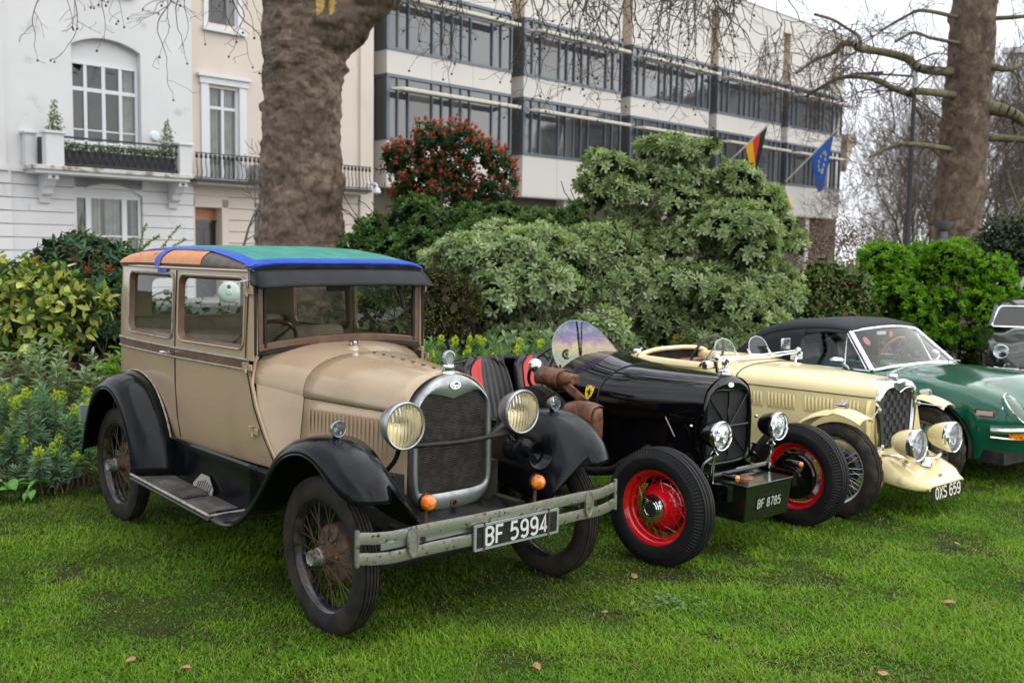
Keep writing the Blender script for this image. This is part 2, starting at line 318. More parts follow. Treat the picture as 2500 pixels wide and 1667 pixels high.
# ---------------------------------------------------------------- wheels
OUT = AX((0,0,0), (0,-1,0), (1,0,0))     # lathe axis -> outward (-y)
WHEELS = {}
def wheel_parts(style):
    """[(name, mesh, [matrices])] in wheel space, outward = -y"""
    P = []
    def one(n, mb, m, sm=38):
        me = mb.mesh(n, sm); me.materials.append(m); P.append((n, me, [None]))
    if style == 'ford':
        R, hw, rb = .379, .056, .272
        prof = [(rb, .043), (.285,.050), (.305,.055), (.33,.056), (.352,.051), (.366,.044), (.3735,.040)]
        tread = [(.373,.040), (.366,.0385), (.366,.034), (.376,.032), (.378,.021), (.371,.019), (.371,.016), (.379,.014), (.380,.004), (.372,.002)]
        full = prof + tread; full = full + [(r, -h) for r, h in reversed(full)]
        one('tyre', MB().lathe(full, 96, OUT, lug=((7,8,9,10,24,25,26,27), .003, 1)), RUBBER, 50)
        one('rim', MB().lathe([(.279,.046), (.284,.049), (.288,.046), (.278,.040), (.266,.034), (.258,.018), (.250,.006), (.250,-.012), (.264,-.03), (.284,-.046)], 64, OUT), mat('black_rim', (.012,.013,.015), .25, coat=.3, c2=(.07,.045,.03), ns=9, lo=.5, hi=.66, r2=.7))
        one('brake_drum', MB().lathe([(.0,-.006), (.085,-.004), (.10,-.012), (.128,-.016), (.139,-.024), (.141,-.075), (.125,-.082), (0,-.082)], 40, OUT), RUST)
        one('hub', MB().lathe([(.06,-.02), (.052,.0), (.046,.012), (.043,.05), (.0,.05)], 24, OUT), RUST)
        one('hub_cap', MB().lathe([(.044,.046), (.043,.062), (.039,.066), (.038,.088), (.036,.104), (.033,.108), (.030,.106), (.027,.104), (0,.105)], 32, OUT), mat('hub_nickel', (.34,.33,.30), .45, metal=.75, c2=(.12,.085,.06), ns=26, lo=.5, hi=.62, r2=.75))
        b = MB()
        for k in range(5): a = 2*PI*k/5; b.sphere(OUT @ Vector((.072*math.cos(a), .072*math.sin(a), .0)), .012, 10, 6)
        one('wheel_nuts', b, RUST)
        ms = []
        for k in range(30):
            a = 2*PI*k/30; row = k % 3
            h0, r0, off = ((.048,.042,.0), (-.002,.060,.34), (-.006,.060,-.34))[row]
            p0 = OUT @ Vector((r0*math.cos(a+off), r0*math.sin(a+off), h0)); p1 = OUT @ Vector((.252*math.cos(a), .252*math.sin(a), .004))
            ms.append((p0, p1))
        P.append(('spoke', (.0026, mat('spoke_rusty', (.05,.036,.027), .6, metal=.3, c2=(.12,.08,.055), ns=30)), ms))
    elif style == 'red':
        R = .351; rb = .222
        prof = [(rb,.062), (.232,.074), (.25,.083), (.272,.086), (.295,.083), (.312,.077)]
        sh = [(.322,.072), (.336,.064)]
        tread = [(.343,.058), (.338,.054), (.338,.051), (.3475,.048), (.348,.034), (.341,.031), (.341,.028), (.3505,.025), (.351,.010), (.344,.007), (.344,.004), (.351,.001)]
        full = prof + sh + tread; n = len(full); full = full + [(r, -h) for r, h in reversed(full)]
        one('tyre', MB().lathe(full, 200, OUT, lug=((5,6,7,2*n-8,2*n-7,2*n-6), .010, 1)), RUBBERB, 20)
        one('rim', MB().lathe([(.214,.062), (.222,.067), (.226,.062), (.216,.056), (.206,.050), (.198,.040), (.193,.022), (.186,.018), (.180,.010), (.180,-.02), (.2,-.05), (.224,-.066)], 64, OUT), RED)
        one('wheel_centre', MB().lathe([(0,.066), (.078,.066), (.092,.060), (.098,.045), (.106,.025), (.118,.010), (.130,.0), (.136,-.012), (.138,-.04)], 48, OUT), RED)
        one('hub_cap', MB().lathe([(.079,.064), (.084,.072), (.080,.082), (.070,.086), (.068,.090), (.059,.093), (.057,.097), (.049,.099), (.047,.103), (.037,.104), (.035,.101), (0,.103)], 48, OUT), CHROME)
        one('cap_emblem', MB().lathe([(.033,.1015), (.033,.1035), (.026,.104), (.018,.1035), (.008,.1055), (0,.1055)], 24, OUT), mat('cap_dark', (.05,.05,.055), .3, metal=.6))
        one('brake_backplate', MB().lathe([(.0,-.10), (.06,-.10), (.075,-.088), (.125,-.08), (.150,-.076), (.158,-.066), (.158,-.04), (.130,-.03)], 48, OUT), BLACKG)
        one('valve', MB().tube([OUT @ Vector((-.12,.155,.035)), OUT @ Vector((-.125,.16,.06))], .005, 8), RUBBERB)
        ms = []
        for k in range(32):
            a = 2*PI*k/32; off = .42 if k % 2 else -.42; h0, r0 = ((.034,.102), (.004,.128))[(k//2) % 2]
            ms.append((OUT @ Vector((r0*math.cos(a+off), r0*math.sin(a+off), h0)), OUT @ Vector((.183*math.cos(a), .183*math.sin(a), .012))))
        P.append(('spoke', (.0022, RED), ms))
    elif style == 'wire':
        R = .335; rb = .236
        prof = [(rb,.052), (.245,.062), (.262,.068), (.285,.070), (.300,.067)]
        sh = [(.309,.064), (.320,.058)]
        tread = [(.3275,.050), (.329,.032), (.324,.030), (.324,.026), (.333,.024), (.335,.010), (.330,.008), (.330,.004), (.335,.002)]
        full = prof + sh + tread; n = len(full); full = full + [(r, -h) for r, h in reversed(full)]
        one('tyre', MB().lathe(full, 128, OUT, lug=((5,6,7,8,2*n-10,2*n-9,2*n-8,2*n-7,2*n-6), .008, 3)), RUBBERC, 30)
        SIL = mat('silver_wire', (.50,.52,.55), .3, metal=.7)
        one('rim', MB().lathe([(.228,.052), (.236,.058), (.240,.053), (.232,.048), (.222,.042), (.214,.02), (.208,.0), (.214,-.03), (.238,-.054)], 64, OUT), SIL)
        one('hub', MB().lathe([(.05,-.06), (.05,.02), (.04,.06), (.034,.07), (.034,.09), (.0,.095)], 24, OUT), SIL)
        one('spinner', MB().lathe([(0,.125), (.02,.122), (.03,.11), (.034,.09)], 20, OUT), CHROME)
        one('brake_drum', MB().lathe([(.0,-.03), (.11,-.03), (.125,-.04), (.128,-.09), (0,-.09)], 32, OUT), BLACKR)
        ms = []
        for k in range(40):
            a = 2*PI*k/40; off = .5 if k % 2 else -.5; h0, r0 = ((.055,.036), (-.045,.052))[(k//2) % 2]
            ms.append((OUT @ Vector((r0*math.cos(a+off), r0*math.sin(a+off), h0)), OUT @ Vector((.211*math.cos(a), .211*math.sin(a), -.004))))
        P.append(('spoke', (.0021, SIL), ms))
    elif style == 'disc':
        prof = [(.185,.055), (.20,.074), (.23,.082), (.262,.079), (.282,.070), (.292,.058), (.295,.045), (.2905,.043), (.2905,.039), (.297,.036), (.298,.01), (.293,.008), (.293,.004), (.298,.0)]
        full = prof + [(r, -h) for r, h in reversed(prof)]
        one('tyre', MB().lathe(full, 64, OUT), RUBBERB)
        one('rim', MB().lathe([(.178,.058), (.186,.064), (.19,.058), (.176,.05), (.165,.04), (.15,.02), (.11,.03), (.08,.045), (.03,.05), (0,.05)], 48, OUT), STEEL)
    return P
def make_wheel(parent, pos, side, style, rot=(0,0,0), label=None, name='wheel'):
    if style not in WHEELS: WHEELS[style] = wheel_parts(style)
    w = new_obj(name, None, parent, pos, (rot[0], rot[1], rot[2] + (PI if side > 0 else 0)))
    a0 = random.uniform(0, 6)
    for n, me, ms in WHEELS[style]:
        if n == 'spoke':
            r, m = me if isinstance(me, tuple) else (None, None)
            key = style + '_spoke'
            if key not in WHEELS:
                b = MB().tube([(0,0,0), (0,0,1)], 1, 5); sm = b.mesh('spoke', 60); sm.materials.append(m); WHEELS[key] = sm
            for p0, p1 in ms:
                d = p1 - p0; o = new_obj('spoke', WHEELS[key], w, p0); o.rotation_euler = d.to_track_quat('Z', 'X').to_euler(); o.scale = (r, r, d.length)
        else: new_obj(n, me, w)
    if label: w['label'] = label
    return w
def lamp(parent, name, pos, rad, depth, shell, rim_m, refl, lens, dirv=(1,0,0), rimw=.012, label=None, prof=None, mesh_guard=False):
    """bowl + rim + reflector + lens, facing dirv"""
    root = new_obj(name, None, parent); M = AX(pos, dirv)
    r = rad
    prof = prof or [(0,-depth), (.25*r,-depth*.97), (.5*r,-depth*.86), (.72*r,-depth*.66), (.88*r,-depth*.36), (.96*r,-depth*.12), (.97*r,0)]
    MB().lathe(prof, 40, M).build('bowl', shell, root)
    MB().lathe([(.965*r,-.25*rimw), (1.0*r,-.25*rimw), (1.03*r,.3*rimw), (1.02*r,.9*rimw), (.97*r,1.25*rimw), (.91*r,1.1*rimw), (.90*r,.6*rimw)], 40, M).build('rim', rim_m, root)
    MB().lathe([(.90*r,.004), (.7*r,-.3*depth), (.45*r,-.55*depth), (.15*r,-.68*depth), (0,-.7*depth)], 32, M).build('reflector', refl, root)
    MB().lathe([(.915*r,.9*rimw), (.7*r,.9*rimw + .08*r), (.4*r,.9*rimw + .14*r), (0,.9*rimw + .16*r)], 32, M).build('lens', lens, root)
    MB().sphere(M @ Vector((0,0,-.42*depth)), .11*r, 8, 6).build('bulb', REFLECTW, root)
    if label: root['label'] = label
    return root
def oval_badge(parent, name, M, a, b, m1, m2, script=True):
    r = new_obj(name, None, parent)
    MB().prism(arc(0,0,a,b,0,360,28)[:-1], .004, M).build('badge_plate', m2, r)
    o = arc(0,0,a,b,0,360,28)[:-1]; i = arc(0,0,a*.86,b*.78,0,360,28)[:-1]
    MB().ring(o, i, .006, M).build('badge_rim', m1, r)
    if script:
        s = a / .5; q = MB()
        strokes = [[(-.34,.12),(-.22,.17),(-.02,.14)], [(-.2,.15),(-.25,-.02),(-.33,-.14),(-.38,-.1)], [(-.28,.03),(-.12,.04)],
                   arc(-.06,-.06,.07,.065,0,360,10), [(.04,-.12),(.07,.0),(.13,.01)], arc(.2,-.06,.065,.06,0,360,10), [(.34,.16),(.27,-.1),(.34,-.1)]]
        for k, pl in enumerate(strokes):
            L, Rr = ribbon([(x*s, y*s) for x, y in pl], .045*s); q.grid([[M @ Vector((p.x, p.y, .0055 + .0002*k)) for p in z] for z in (L, Rr)])
        q.build('script', m1, r)
    return r
# ---------------------------------------------------------------- tan vintage saloon
FORD = (-.3226, 5.2121, -.8492)
car = thing('vintage_car', 'tan boxy vintage saloon with green cloth roof cover and black wings, nearest on the lawn', 'car', (FORD[0], FORD[1], 0), FORD[2])
def BW(x): return interp(x, [-2.95,-2.85,-2.6,-1.92,-1.06,-.8], [.60,.618,.635,.645,.60,.575])
def TUM(z): return interp(z, [.62,.75,.95,1.2,1.45,1.7], [.035,.014,0,0,.008,.022])
def BY(x, z): return BW(x) - TUM(z)
body = MB()
XC = lambda z: interp(z, [.62,.7,.8,.95,1.1,1.2], [-.80,-.83,-.89,-.96,-1.01,-1.04])   # front edge of the body side
zs_ = [.62,.68,.75,.85,.95,1.05,1.15,1.205]
def perim(z, off=0, xf=None):
    xf = XC(z) if xf is None else xf
    pts = [(xf, -BY(xf, z) - off, z)]
    for x in (-1.2,-1.4,-1.6,-1.91,-2.2,-2.5,-2.7,-2.85): pts.append((x, -BY(x, z) - off, z))
    t = TUM(z); cx, cy, r = -2.87, -.46, .155
    for a in (15,30,45,60,75,90): pts.append((cx - (r + off - t) * math.sin(R_(a)) * 1.05, cy - (r + off - t) * math.cos(R_(a)), z))
    for y in (-.3,-.15,0): pts.append((-3.035 + t - off, y, z))
    return pts + [(x, -y, z) for x, y, z in reversed(pts[:-1])]
body.grid([perim(z) for z in zs_]).build('body', TAN, car)
# belt band: brown strip with two pale beads
MB().grid([perim(z, .005, -1.055) for z in (1.152,1.178,1.204)]).build('belt_band', BROWN, car)
for z in (1.150, 1.207): MB().tube(perim(z, .006, -1.05), .006, 6).build('belt_bead', TRIM, car)
def panel(mb, x0, x1, z0, z1, hx0, hx1, hz0, hz1, r, f, n=6):
    inn = rrect(hx1 - hx0, hz1 - hz0, r, n, (hx0 + hx1)/2, (hz0 + hz1)/2); out = []
    cx, cz = (hx0 + hx1)/2, (hz0 + hz1)/2
    for k, (a, b) in enumerate(inn):
        q = k // (n + 1); i = k % (n + 1)
        sx, sz = ((1,1), (-1,1), (-1,-1), (1,-1))[q]
        X = x1 if sx > 0 else x0; Z = z1 if sz > 0 else z0
        u = i / n
        if sx * sz > 0: out.append((X, lerp(b, Z, min(1, 2*u)) if u < .5 else Z) if u < .5 else (lerp(X, a, max(0, 2*u - 1)), Z))
        else: out.append((lerp(a, X, min(1, 2*u)), Z) if u < .5 else (X, lerp(Z, b, max(0, 2*u - 1))))
    mid = [(lerp(a[0], b[0], .12), lerp(a[1], b[1], .12)) for a, b in zip(inn, out)]
    mb.grid([[f(*p) for p in q] for q in (out, mid, inn)], cv=True)
    return inn
up = MB(); fr = {}
ZT = 1.705
for s in (-1, 1):
    f = lambda x, z, s=s: (x, s * BY(x, z), z)
    for nm, x0, x1, a, b in (('rear', -2.80, -1.925, -2.69, -1.965), ('door', -1.915, -1.06, -1.865, -1.10)):
        fr[(s, nm)] = panel(up, x0, x1, 1.207, ZT, a, b, 1.268, 1.65, .055, f)
    # corner behind the quarter window
    rows = []
    for z in (1.207, 1.3, 1.45, 1.6, ZT):
        t = TUM(z); row = [(-2.80, s * BY(-2.8, z), z), (-2.87, s * (.615 - t), z)]
        for a in (15,30,45,60,75,90): row.append((-2.87 - (.155 - t) * math.sin(R_(a)) * 1.05, s * (.46 + (.155 - t) * math.cos(R_(a))), z))
        rows.append(row)
    up.grid(rows)
panel(up, -.46, .46, 1.207, ZT, -.34, .34, 1.32, 1.60, .05, lambda y, z: (-3.035 + TUM(z), y, z))
up.build('upper_body', TAN, car, solid=.0)
# door edge groove, hinges, handle
for s in (-1, 1):
    door = MB().tube([(-1.918, s*(BY(-1.918, z) + .0015), z) for z in (.65,.8,1.0,1.2,1.45,1.68)], .0045, 5).build('door_gap', DARK, car)
    MB().tube([(XC(z) - .03, s*(BY(XC(z) - .03, z) + .0012), z) for z in (.63,.7,.8,.95,1.1,1.2)] + [(-1.06, s*BY(-1.06, 1.5), 1.5), (-1.06, s*BY(-1.06,1.7), 1.69)], .004, 5).build('door_gap', DARK, car)
    for z, x in ((1.585,-1.055), (1.165,-1.045), (.812,-1.005)):
        h = MB(); yy = s*(BY(x, z) + .008)
        h.box((x - .02, yy, z), (.045,.014,.048)); h.box((x + .028, yy - s*.003, z), (.05,.010,.036)); h.tube([(x + .006, yy + s*.006, z - .028), (x + .006, yy + s*.006, z + .028)], .007, 8)
        h.build('hinge', TAN, car, bevel=.003)
    hd = MB(); hd.tube([(-1.95, s*.655, 1.178), (-1.95, s*.69, 1.178)], .010, 8); hd.tube([(-1.945, s*.692, 1.178), (-1.98, s*.695, 1.176), (-2.03, s*.693, 1.174)], [.010,.011,.006], 8); hd.build('door_handle', CHROME, car)
    for nm in ('rear', 'door'):
        inn = fr[(s, nm)]; cx = sum(p[0] for p in inn)/len(inn); cz = sum(p[1] for p in inn)/len(inn)
        sc = lambda p, k: (cx + (p[0]-cx)*(1 - k*.09), cz + (p[1]-cz)*(1 - k*.15))
        w = new_obj('side_window', None, car)
        MB().grid([[(x, s*(BY(x, z) + d), z) for x, z in [sc(p, k) for p in inn]] for k, d in ((-.35,.001),(-.3,.008),(-.12,.009),(.0,-.004),(.45,-.016),(.5,-.022))], cv=True).build('window_frame', BROWN, w)
        MB().tube([(x, s*(BY(x, z) + .006), z) for x, z in [sc(p, -.36) for p in inn]], .006, 6, closed=True).build('window_bead', TRIM if nm == 'rear' else TAN, w)
        g = [(x, s*(BY(x, z) - .020), z) for x, z in [sc(p, .48) for p in inn]]
        MB().add(g, [tuple(range(len(g)))]).build('pane', PANE, w)
MB().add([(-3.02, y, z) for y, z in rrect(.70,.30,.05,4,0,1.46)], [tuple(range(20))]).build('rear_window', PANE, car)
# roof
def zc(x): return interp(x, [-3.035,-3.0,-2.93,-2.8,-2.6,-2.3,-1.9,-1.6,-1.3,-1.12,-1.0,-.97], [1.70,1.735,1.765,1.796,1.818,1.832,1.834,1.826,1.80,1.772,1.748,1.738])
def rw(x): return interp(x, [-3.035,-3.0,-2.93,-2.87,-2.8,-1.92,-1.06,-.97], [.50,.55,.60,.615,.622,.628,.592,.585])
def roofp(x, u, off=0):
    """u in -1..1 across"""
    z0 = 1.700; w = rw(x) + off; y = u * w; X = x if x < -1.6 else -1.6 + (x + 1.6)*.905
    k = (1 - abs(u)**6) ** .42
    return (X, y, z0 + (zc(x) - z0) * k + off * (k**.5))
ux = [-1,-.995,-.98,-.95,-.91,-.86,-.8,-.7,-.55,-.35,-.15,0]; ux = ux + [-u for u in reversed(ux[:-1])]
xr = [-3.035,-3.02,-3.0,-2.96,-2.9,-2.8,-2.65,-2.5,-2.3,-2.1,-1.9,-1.7,-1.5,-1.3,-1.15,-1.05,-.99,-.97]
roof = MB().grid([[roofp(x, u) for u in ux] for x in xr]).build('roof', VINYL, car, solid=.012, off=-1)
def patch(x0, x1, u0, u1, off, n=14, m=14, fx=None):
    rows = []
    for i in range(n + 1):
        x = lerp(x0, x1, i/n); rows.append([roofp(x + (fx(lerp(u0, u1, j/m)) if fx else 0), lerp(u0, u1, j/m), off) for j in range(m + 1)])
    return MB().grid(rows)
for s in (-1, 1):
    patch(-3.0, -1.62, s*.80, s*.998, .003, 24, 12, fx=lambda u: .06*(abs(u) - .8)).build('primer_patch', ORANGE, roof)
    u = [[roofp(x, s*lerp(interp(x,[-2.95,-1.6,-1.0],[.80,.80,.86]), interp(x,[-2.95,-1.6,-1.0],[.88,.88,.975]), j/5), .0075) for j in range(6)] for x in np.linspace(-2.95, -.975, 40)]
    MB().grid(u).build('tape_strip', TAPE, roof)
    patch(-2.19, -2.10, s*.86, s*1.0, .009, 4, 14, fx=lambda u: -.12*(abs(u) - .86)/.14*.5).build('tape_strap', TAPE, roof)
    MB().grid([[(x, s*(BY(x, z) + .011), z) for z in (1.66,1.68,1.70)] for x in (-2.20,-2.12,-2.05)]).build('tape_patch', TAPE, roof)
    MB().tube([(x, s*(BY(x,1.7) + .008), 1.695) for x in (-1.06,-1.2,-1.6,-1.92,-2.3,-2.7,-2.87)], .009, 6).build('drip_rail', TAN, car)
patch(-2.95, -.99, -.86, .86, .005, 40, 40).build('cloth_cover', GREEN_COVER, roof)
sti = MB()
for k in range(46):
    u = -.80 + 1.6*k/45
    for x0 in (-1.10, -1.125): sti.add([roofp(x0, u, .0062), roofp(x0 + .006, u, .0062), roofp(x0 + .006, u + .02, .0062), roofp(x0, u + .02, .0062)], [(0,1,2,3)])
for k in range(60):
    x = -2.8 + 1.66*k/59
    for u in (-.74, .74): sti.add([roofp(x, u, .0062), roofp(x + .016, u, .0062), roofp(x + .016, u + .008, .0062), roofp(x, u + .008, .0062)], [(0,1,2,3)])
tag(sti.build('stitching', mat('pale_thread', (.22,.45,.40), .7), roof, smooth=None), kind='stuff')
patch(-1.045, -.969, -.985, .985, .010, 6, 44).build('tape_strip', TAPE, roof)
q = MB(); q.grid([[(-1.026, y, roofp(-.97, y/.585, .012)[2] - d) for y in np.linspace(-.575,.575,25)] for d in (0,.016)]); q.build('tape_strip', TAPE, roof, solid=.003)
# header, visor
MB().grid([[(x, y, z - .02*(y/.56)**2 - dz) for y in np.linspace(-.58,.58,17)] for x, z, dz in ((-1.045,1.737,0), (-1.034,1.728,0), (-1.036,1.71,0), (-1.045,1.70,0), (-1.05,1.62,0))]).build('roof_header', BLACKR, car, solid=.01)
vis = []
for t in np.linspace(0, 1, 9):
    x = lerp(-1.032, -.918, t); z = 1.712 - .098*t**1.25; w = lerp(.570, .590, t)
    vis.append([(x - .0*abs(y), y*w, z - .010*(abs(y)**3)) for y in np.linspace(-1, 1, 21)])
v = MB().grid(vis)
for s in (-1, 1): v.grid([[(lerp(-1.032,-.918,t), s*lerp(.570,.590,t), 1.702 - .098*t**1.25), (-1.04, s*.582, 1.695 - .075*t)] for t in np.linspace(0,1,6)])
v.build('sun_visor', BLACKV, car, solid=.006)
# windscreen, pillars
WX = -1.035
def bot(y): return 1.252 + .04*(1 - (y/.555)**2)
ws = new_obj('windscreen', None, car)
ys = np.linspace(-.545,.545,19)
b = MB()
b.grid([[(WX + dx, y, bot(y) + dz) for y in ys] for dx, dz in ((.012,-.012), (.02,-.004), (.02,.03), (.008,.036), (-.01,.036))])
for s in (-1, 1): b.box((WX, s*.533, 1.44), (.034,.032,.37))
b.box((WX, 0, 1.622), (.03, 1.09,.03)); b.build('frame', BROWN, ws, bevel=.003)
MB().add([(WX + .002, y, bot(y) + .03) for y in ys] + [(WX + .002, y, 1.61) for y in reversed(ys)], [tuple(range(38))]).build('pane', PANE, ws)
for s in (-1, 1): MB().box((WX + .012, s*.506, 1.44), (.02,.014,.345)).build('gasket', DARK, ws)
MB().grid([[(WX + .022, y, bot(y) - .012), (WX + .036, y, bot(y) - .024)] for y in ys]).build('seal', DARK, ws, solid=.01)
for s in (-1, 1):
    p = MB(); p.hexa([(-1.065, s*.598, 1.2), (-1.01, s*.585, 1.2), (-1.015, s*.553, 1.2), (-1.07, s*.553, 1.2), (-1.065, s*.580, 1.70), (-1.02, s*.575, 1.70), (-1.02, s*.553, 1.70), (-1.07, s*.553, 1.70)]); p.build('pillar', TAN, car)
    MB().tube([(-1.008, s*.57, 1.23), (-1.008, s*.566, 1.65)], .008, 6).build('pillar_seal', DARK, car)
# cowl and hood
HX = [-1.03,-.95,-.85,-.75,-.5,-.25,.0]
def hw_(x): return interp(x, [-1.08,-1.03,-.95,-.85,-.75,-.5,-.25,.0], [.592,.575,.535,.468,.415,.372,.322,.262])
def hzs(x): return interp(x, [-1.03,-.75,0], [1.075,1.018,1.003])
def hzt(x): return interp(x, [-1.03,-.9,-.75,-.4,0], [1.287,1.268,1.240,1.222,1.192])
def arch(x, t, o=0):
    a = t * PI; c, s_ = math.cos(a), math.sin(a)
    e = interp(x, [-.75,0], [.78,.98])
    return (x, -(hw_(x) + o) * math.copysign(abs(c)**e, c), hzs(x) + (hzt(x) - hzs(x) + o) * abs(s_)**(e + .02))
tt = np.linspace(0, 1, 33)
MB().grid([[arch(x, t) for t in tt] for x in (-1.075,-1.03,-.98,-.93,-.88,-.83,-.78,-.752)]).build('cowl_top', TAN, car, smooth=60)
hood = MB().grid([[arch(x, t, .002) for t in tt] for x in np.linspace(-.748, -.002, 9)]).build('bonnet', TAN, car, smooth=60, solid=.004, off=1)
MB().tube([arch(-.75, t, .002) for t in tt] , .004, 5).build('bonnet_gap', DARK, car)
MB().tube([(x, 0, hzt(x) + .0055) for x in np.linspace(-.74,.0,8)], .0055, 6).build('bonnet_hinge', TAN, hood)
for x in np.linspace(-.70,-.05,8): MB().tube([(x, 0, hzt(x) + .007), (x + .03, 0, hzt(x + .03) + .007)], .0065, 6).build('hinge_knuckle', RUST, hood)
for s in (-1, 1):
    # cowl side between body front edge and bonnet rear edge
    rows = []
    for z in np.linspace(.60, 1.0, 9):
        zz = z; xb = XC(max(z,.62)); A = Vector((xb, s*BY(xb, z), z)); Bv = Vector((-.75, s*lerp(.46,.415,(z-.6)/.418), lerp(.60,1.018,(z-.6)/.4)))
        A.z = lerp(.60, 1.075, (z-.6)/.4); A.x = XC(A.z); A.y = s*(BY(A.x, A.z) - .004 - .02*max(0,(z-.9))/.1)
        C1 = A.lerp(Bv, .5) + Vector((.012, s*-.012, 0))
        rows.append([A.lerp(C1, t).lerp(C1.lerp(Bv, t), t) for t in np.linspace(0,1,7)])
    MB().grid(rows).build('cowl_side', TAN, car, smooth=60)
    MB().tube([(XC(z) + .004, s*(BY(XC(z), z) + .001), z) for z in np.linspace(.62,1.075,9)] + [(-1.02, s*.578, 1.13), (-1.012, s*.572, 1.19), (-1.0, s*.560, 1.225)], .0085, 8).build('cowl_moulding', TAN, car)
    rows = [[(x, s*(lerp(lerp(.46,.40,(x+.75)/.75), hw_(x), u) if False else hw_(x) + (1-u)*lerp(.045,.012,(x+.75)/.75)), lerp(.60, hzs(x) - .004, u)) for u in np.linspace(0,1,5)] for x in np.linspace(-.746,.012,7)]
    hs = MB().grid(rows).build('bonnet_side', TAN, car, solid=.004)
    MB().tube([(x, s*(hw_(x) + .002), hzs(x) - .001) for x in np.linspace(-.748,.01,6)], .0035, 5).build('bonnet_gap', DARK, car)
    MB().tube([(-.748, s*(hw_(-.748) + (1-u)*.046), lerp(.6,1.015,u)) for u in (0,.5,1)], .0035, 5).build('bonnet_gap', DARK, car)
    key = None
    for k in range(20):
        x = lerp(-.685, -.13, k/19); yw = hw_(x) + .35*lerp(.045,.012,(x+.75)/.75)
        lv = [[(dx, s*(.0065*math.cos(PI*dx/.022))*(1 if abs(dz) < .11 else 0), dz) for dx in (-.011,-.006,0,.006,.011)] for dz in (-.125,-.115,-.10,-.05,0,.05,.10,.115,.125)]
        if key is None:
            mb = MB().grid([[(dx, s*(.007*max(0,math.cos(PI*dx/.022)) * interp(abs(dz),[.085,.12],[1,0]) + .001), dz) for dx in (-.011,-.006,0,.006,.011)] for dz in (-.12,-.11,-.095,-.05,0,.05,.095,.11,.12)])
            key = mb.mesh('louvre', 60); key.materials.append(TAN)
        new_obj('louvre', key, hs, (x, s*(yw + .002), .845), (0, 0, -s*.14 * -1 if False else s*-.16*-1))
# fuel cap on cowl
fc = MB().lathe([(0,.026), (.026,.026), (.031,.022), (.030,.008), (.022,.004), (.022,-.01)], 24, Matrix.Translation((-.905,0,1.268))); fc.build('fuel_cap', CHROME, car)
# radiator
RX = .048
def half(pts, n): 
    h = spline(pts, n); return h + [(-y, z) for y, z in reversed(h)][1:-1]
out = half([(0,1.198), (.085,1.178), (.17,1.128), (.232,1.06), (.258,.97), (.262,.80), (.260,.65), (.235,.56), (.17,.505), (.08,.488), (0,.484)], 29)
inn = half([(0,1.068), (.09,1.092), (.16,1.098), (.205,1.072), (.222,1.02), (.225,.80), (.224,.66), (.212,.605), (.15,.588), (.08,.584), (0,.584)], 29)
rad = new_obj('radiator', None, car)
rows = [[(x, y*k, 0.84 + (z-.84)*k) for y, z in out] for x, k in ((-.05,1.0), (.01,1.0), (.034,.992), (.046,.97), (RX+.002,.945))]
mi = [(lerp(a[0],b[0],.8), lerp(a[1],b[1],.8)) for a, b in zip(out, inn)]
rows += [[(RX + .0005, y, z) for y, z in mi], [(RX - .006, y, z) for y, z in inn], [(RX - .03, y, z) for y, z in inn]]
MB().grid(rows, cv=True).build('shell', NICKEL, rad, smooth=50)
MB().add([(RX - .03, y, z) for y, z in inn], [tuple(range(len(inn)))]).build('core_back', mat('core_dark',(.01,.009,.008),.8), rad)
cm = MB()
for z in np.arange(.60, 1.09, .0098): 
    w = .222 if z < 1.03 else interp(z, [1.03,1.09], [.22,.17]); cm.box((RX - .022, 0, z), (.014, 2*w, .0032))
for y in np.arange(-.216, .217, .0072):
    cm.box((RX - .024, y, (.592 + interp(abs(y),[0,.1,.17,.222],[1.066,1.09,1.09,1.03]))/2), (.012,.0022, interp(abs(y),[0,.1,.17,.222],[1.066,1.09,1.09,1.03]) - .592))
tag(cm.build('core_fins', CORE, rad, smooth=None), kind='stuff')
oval_badge(rad, 'badge', AX((RX + .003, 0, 1.137), (1,0,.18), (0,1,0)), .034, .019, CHROME, mat('badge_dark', (.03,.03,.035), .3, metal=.5))
cr = MB().lathe([(.022,0), (.022,.006), (.014,.008), (.014,-.01)], 20, AX((RX + .001, 0, .525), (1,0,0))); cr.build('crank_hole', RUST, rad)
MB().disc(.0135, AX((RX + .003, 0, .525), (1,0,0)), 16).build('crank_shadow_hole', DARK, rad)
cap = new_obj('radiator_cap', None, car)
MB().lathe([(.0,.046), (.028,.046), (.031,.04), (.031,.032), (.025,.028), (.025,.012), (.034,.008), (.036,0), (.034,-.02)], 28, Matrix.Translation((-.005,0,1.195))).build('cap', CHROME, cap)
ot = MB(); ot.lathe([(.030,-.011), (.036,-.009), (.038,0), (.036,.009), (.030,.011), (.029,.005), (0,.004)], 28, AX((-.005,0,1.276), (1,0,0))); ot.tube([(-.005,0,1.238), (-.005,0,1.245)], .012, 10); ot.build('temperature_gauge', NICKEL, cap)
# headlamps, bar
for s in (-1, 1):
    lamp(car, 'headlamp', (.135, s*.38, .977), .116, .135, NICKEL, NICKEL, REFLECT, LENS, (1, 0, .0), .018)
    MB().tube(spline([(.10, s*.38, .86), (.09, s*.40, .80), (.06, s*.44, .74), (.03, s*.47, .69)], 9), .012, 8).build('lamp_bracket', BLACK, car)
MB().tube(spline([(.11,-.36,.872), (.115,-.22,.862), (.12,0,.855), (.115,.22,.862), (.11,.36,.872)], 17), .0125, 10).build('lamp_bar', BLACKR, car)
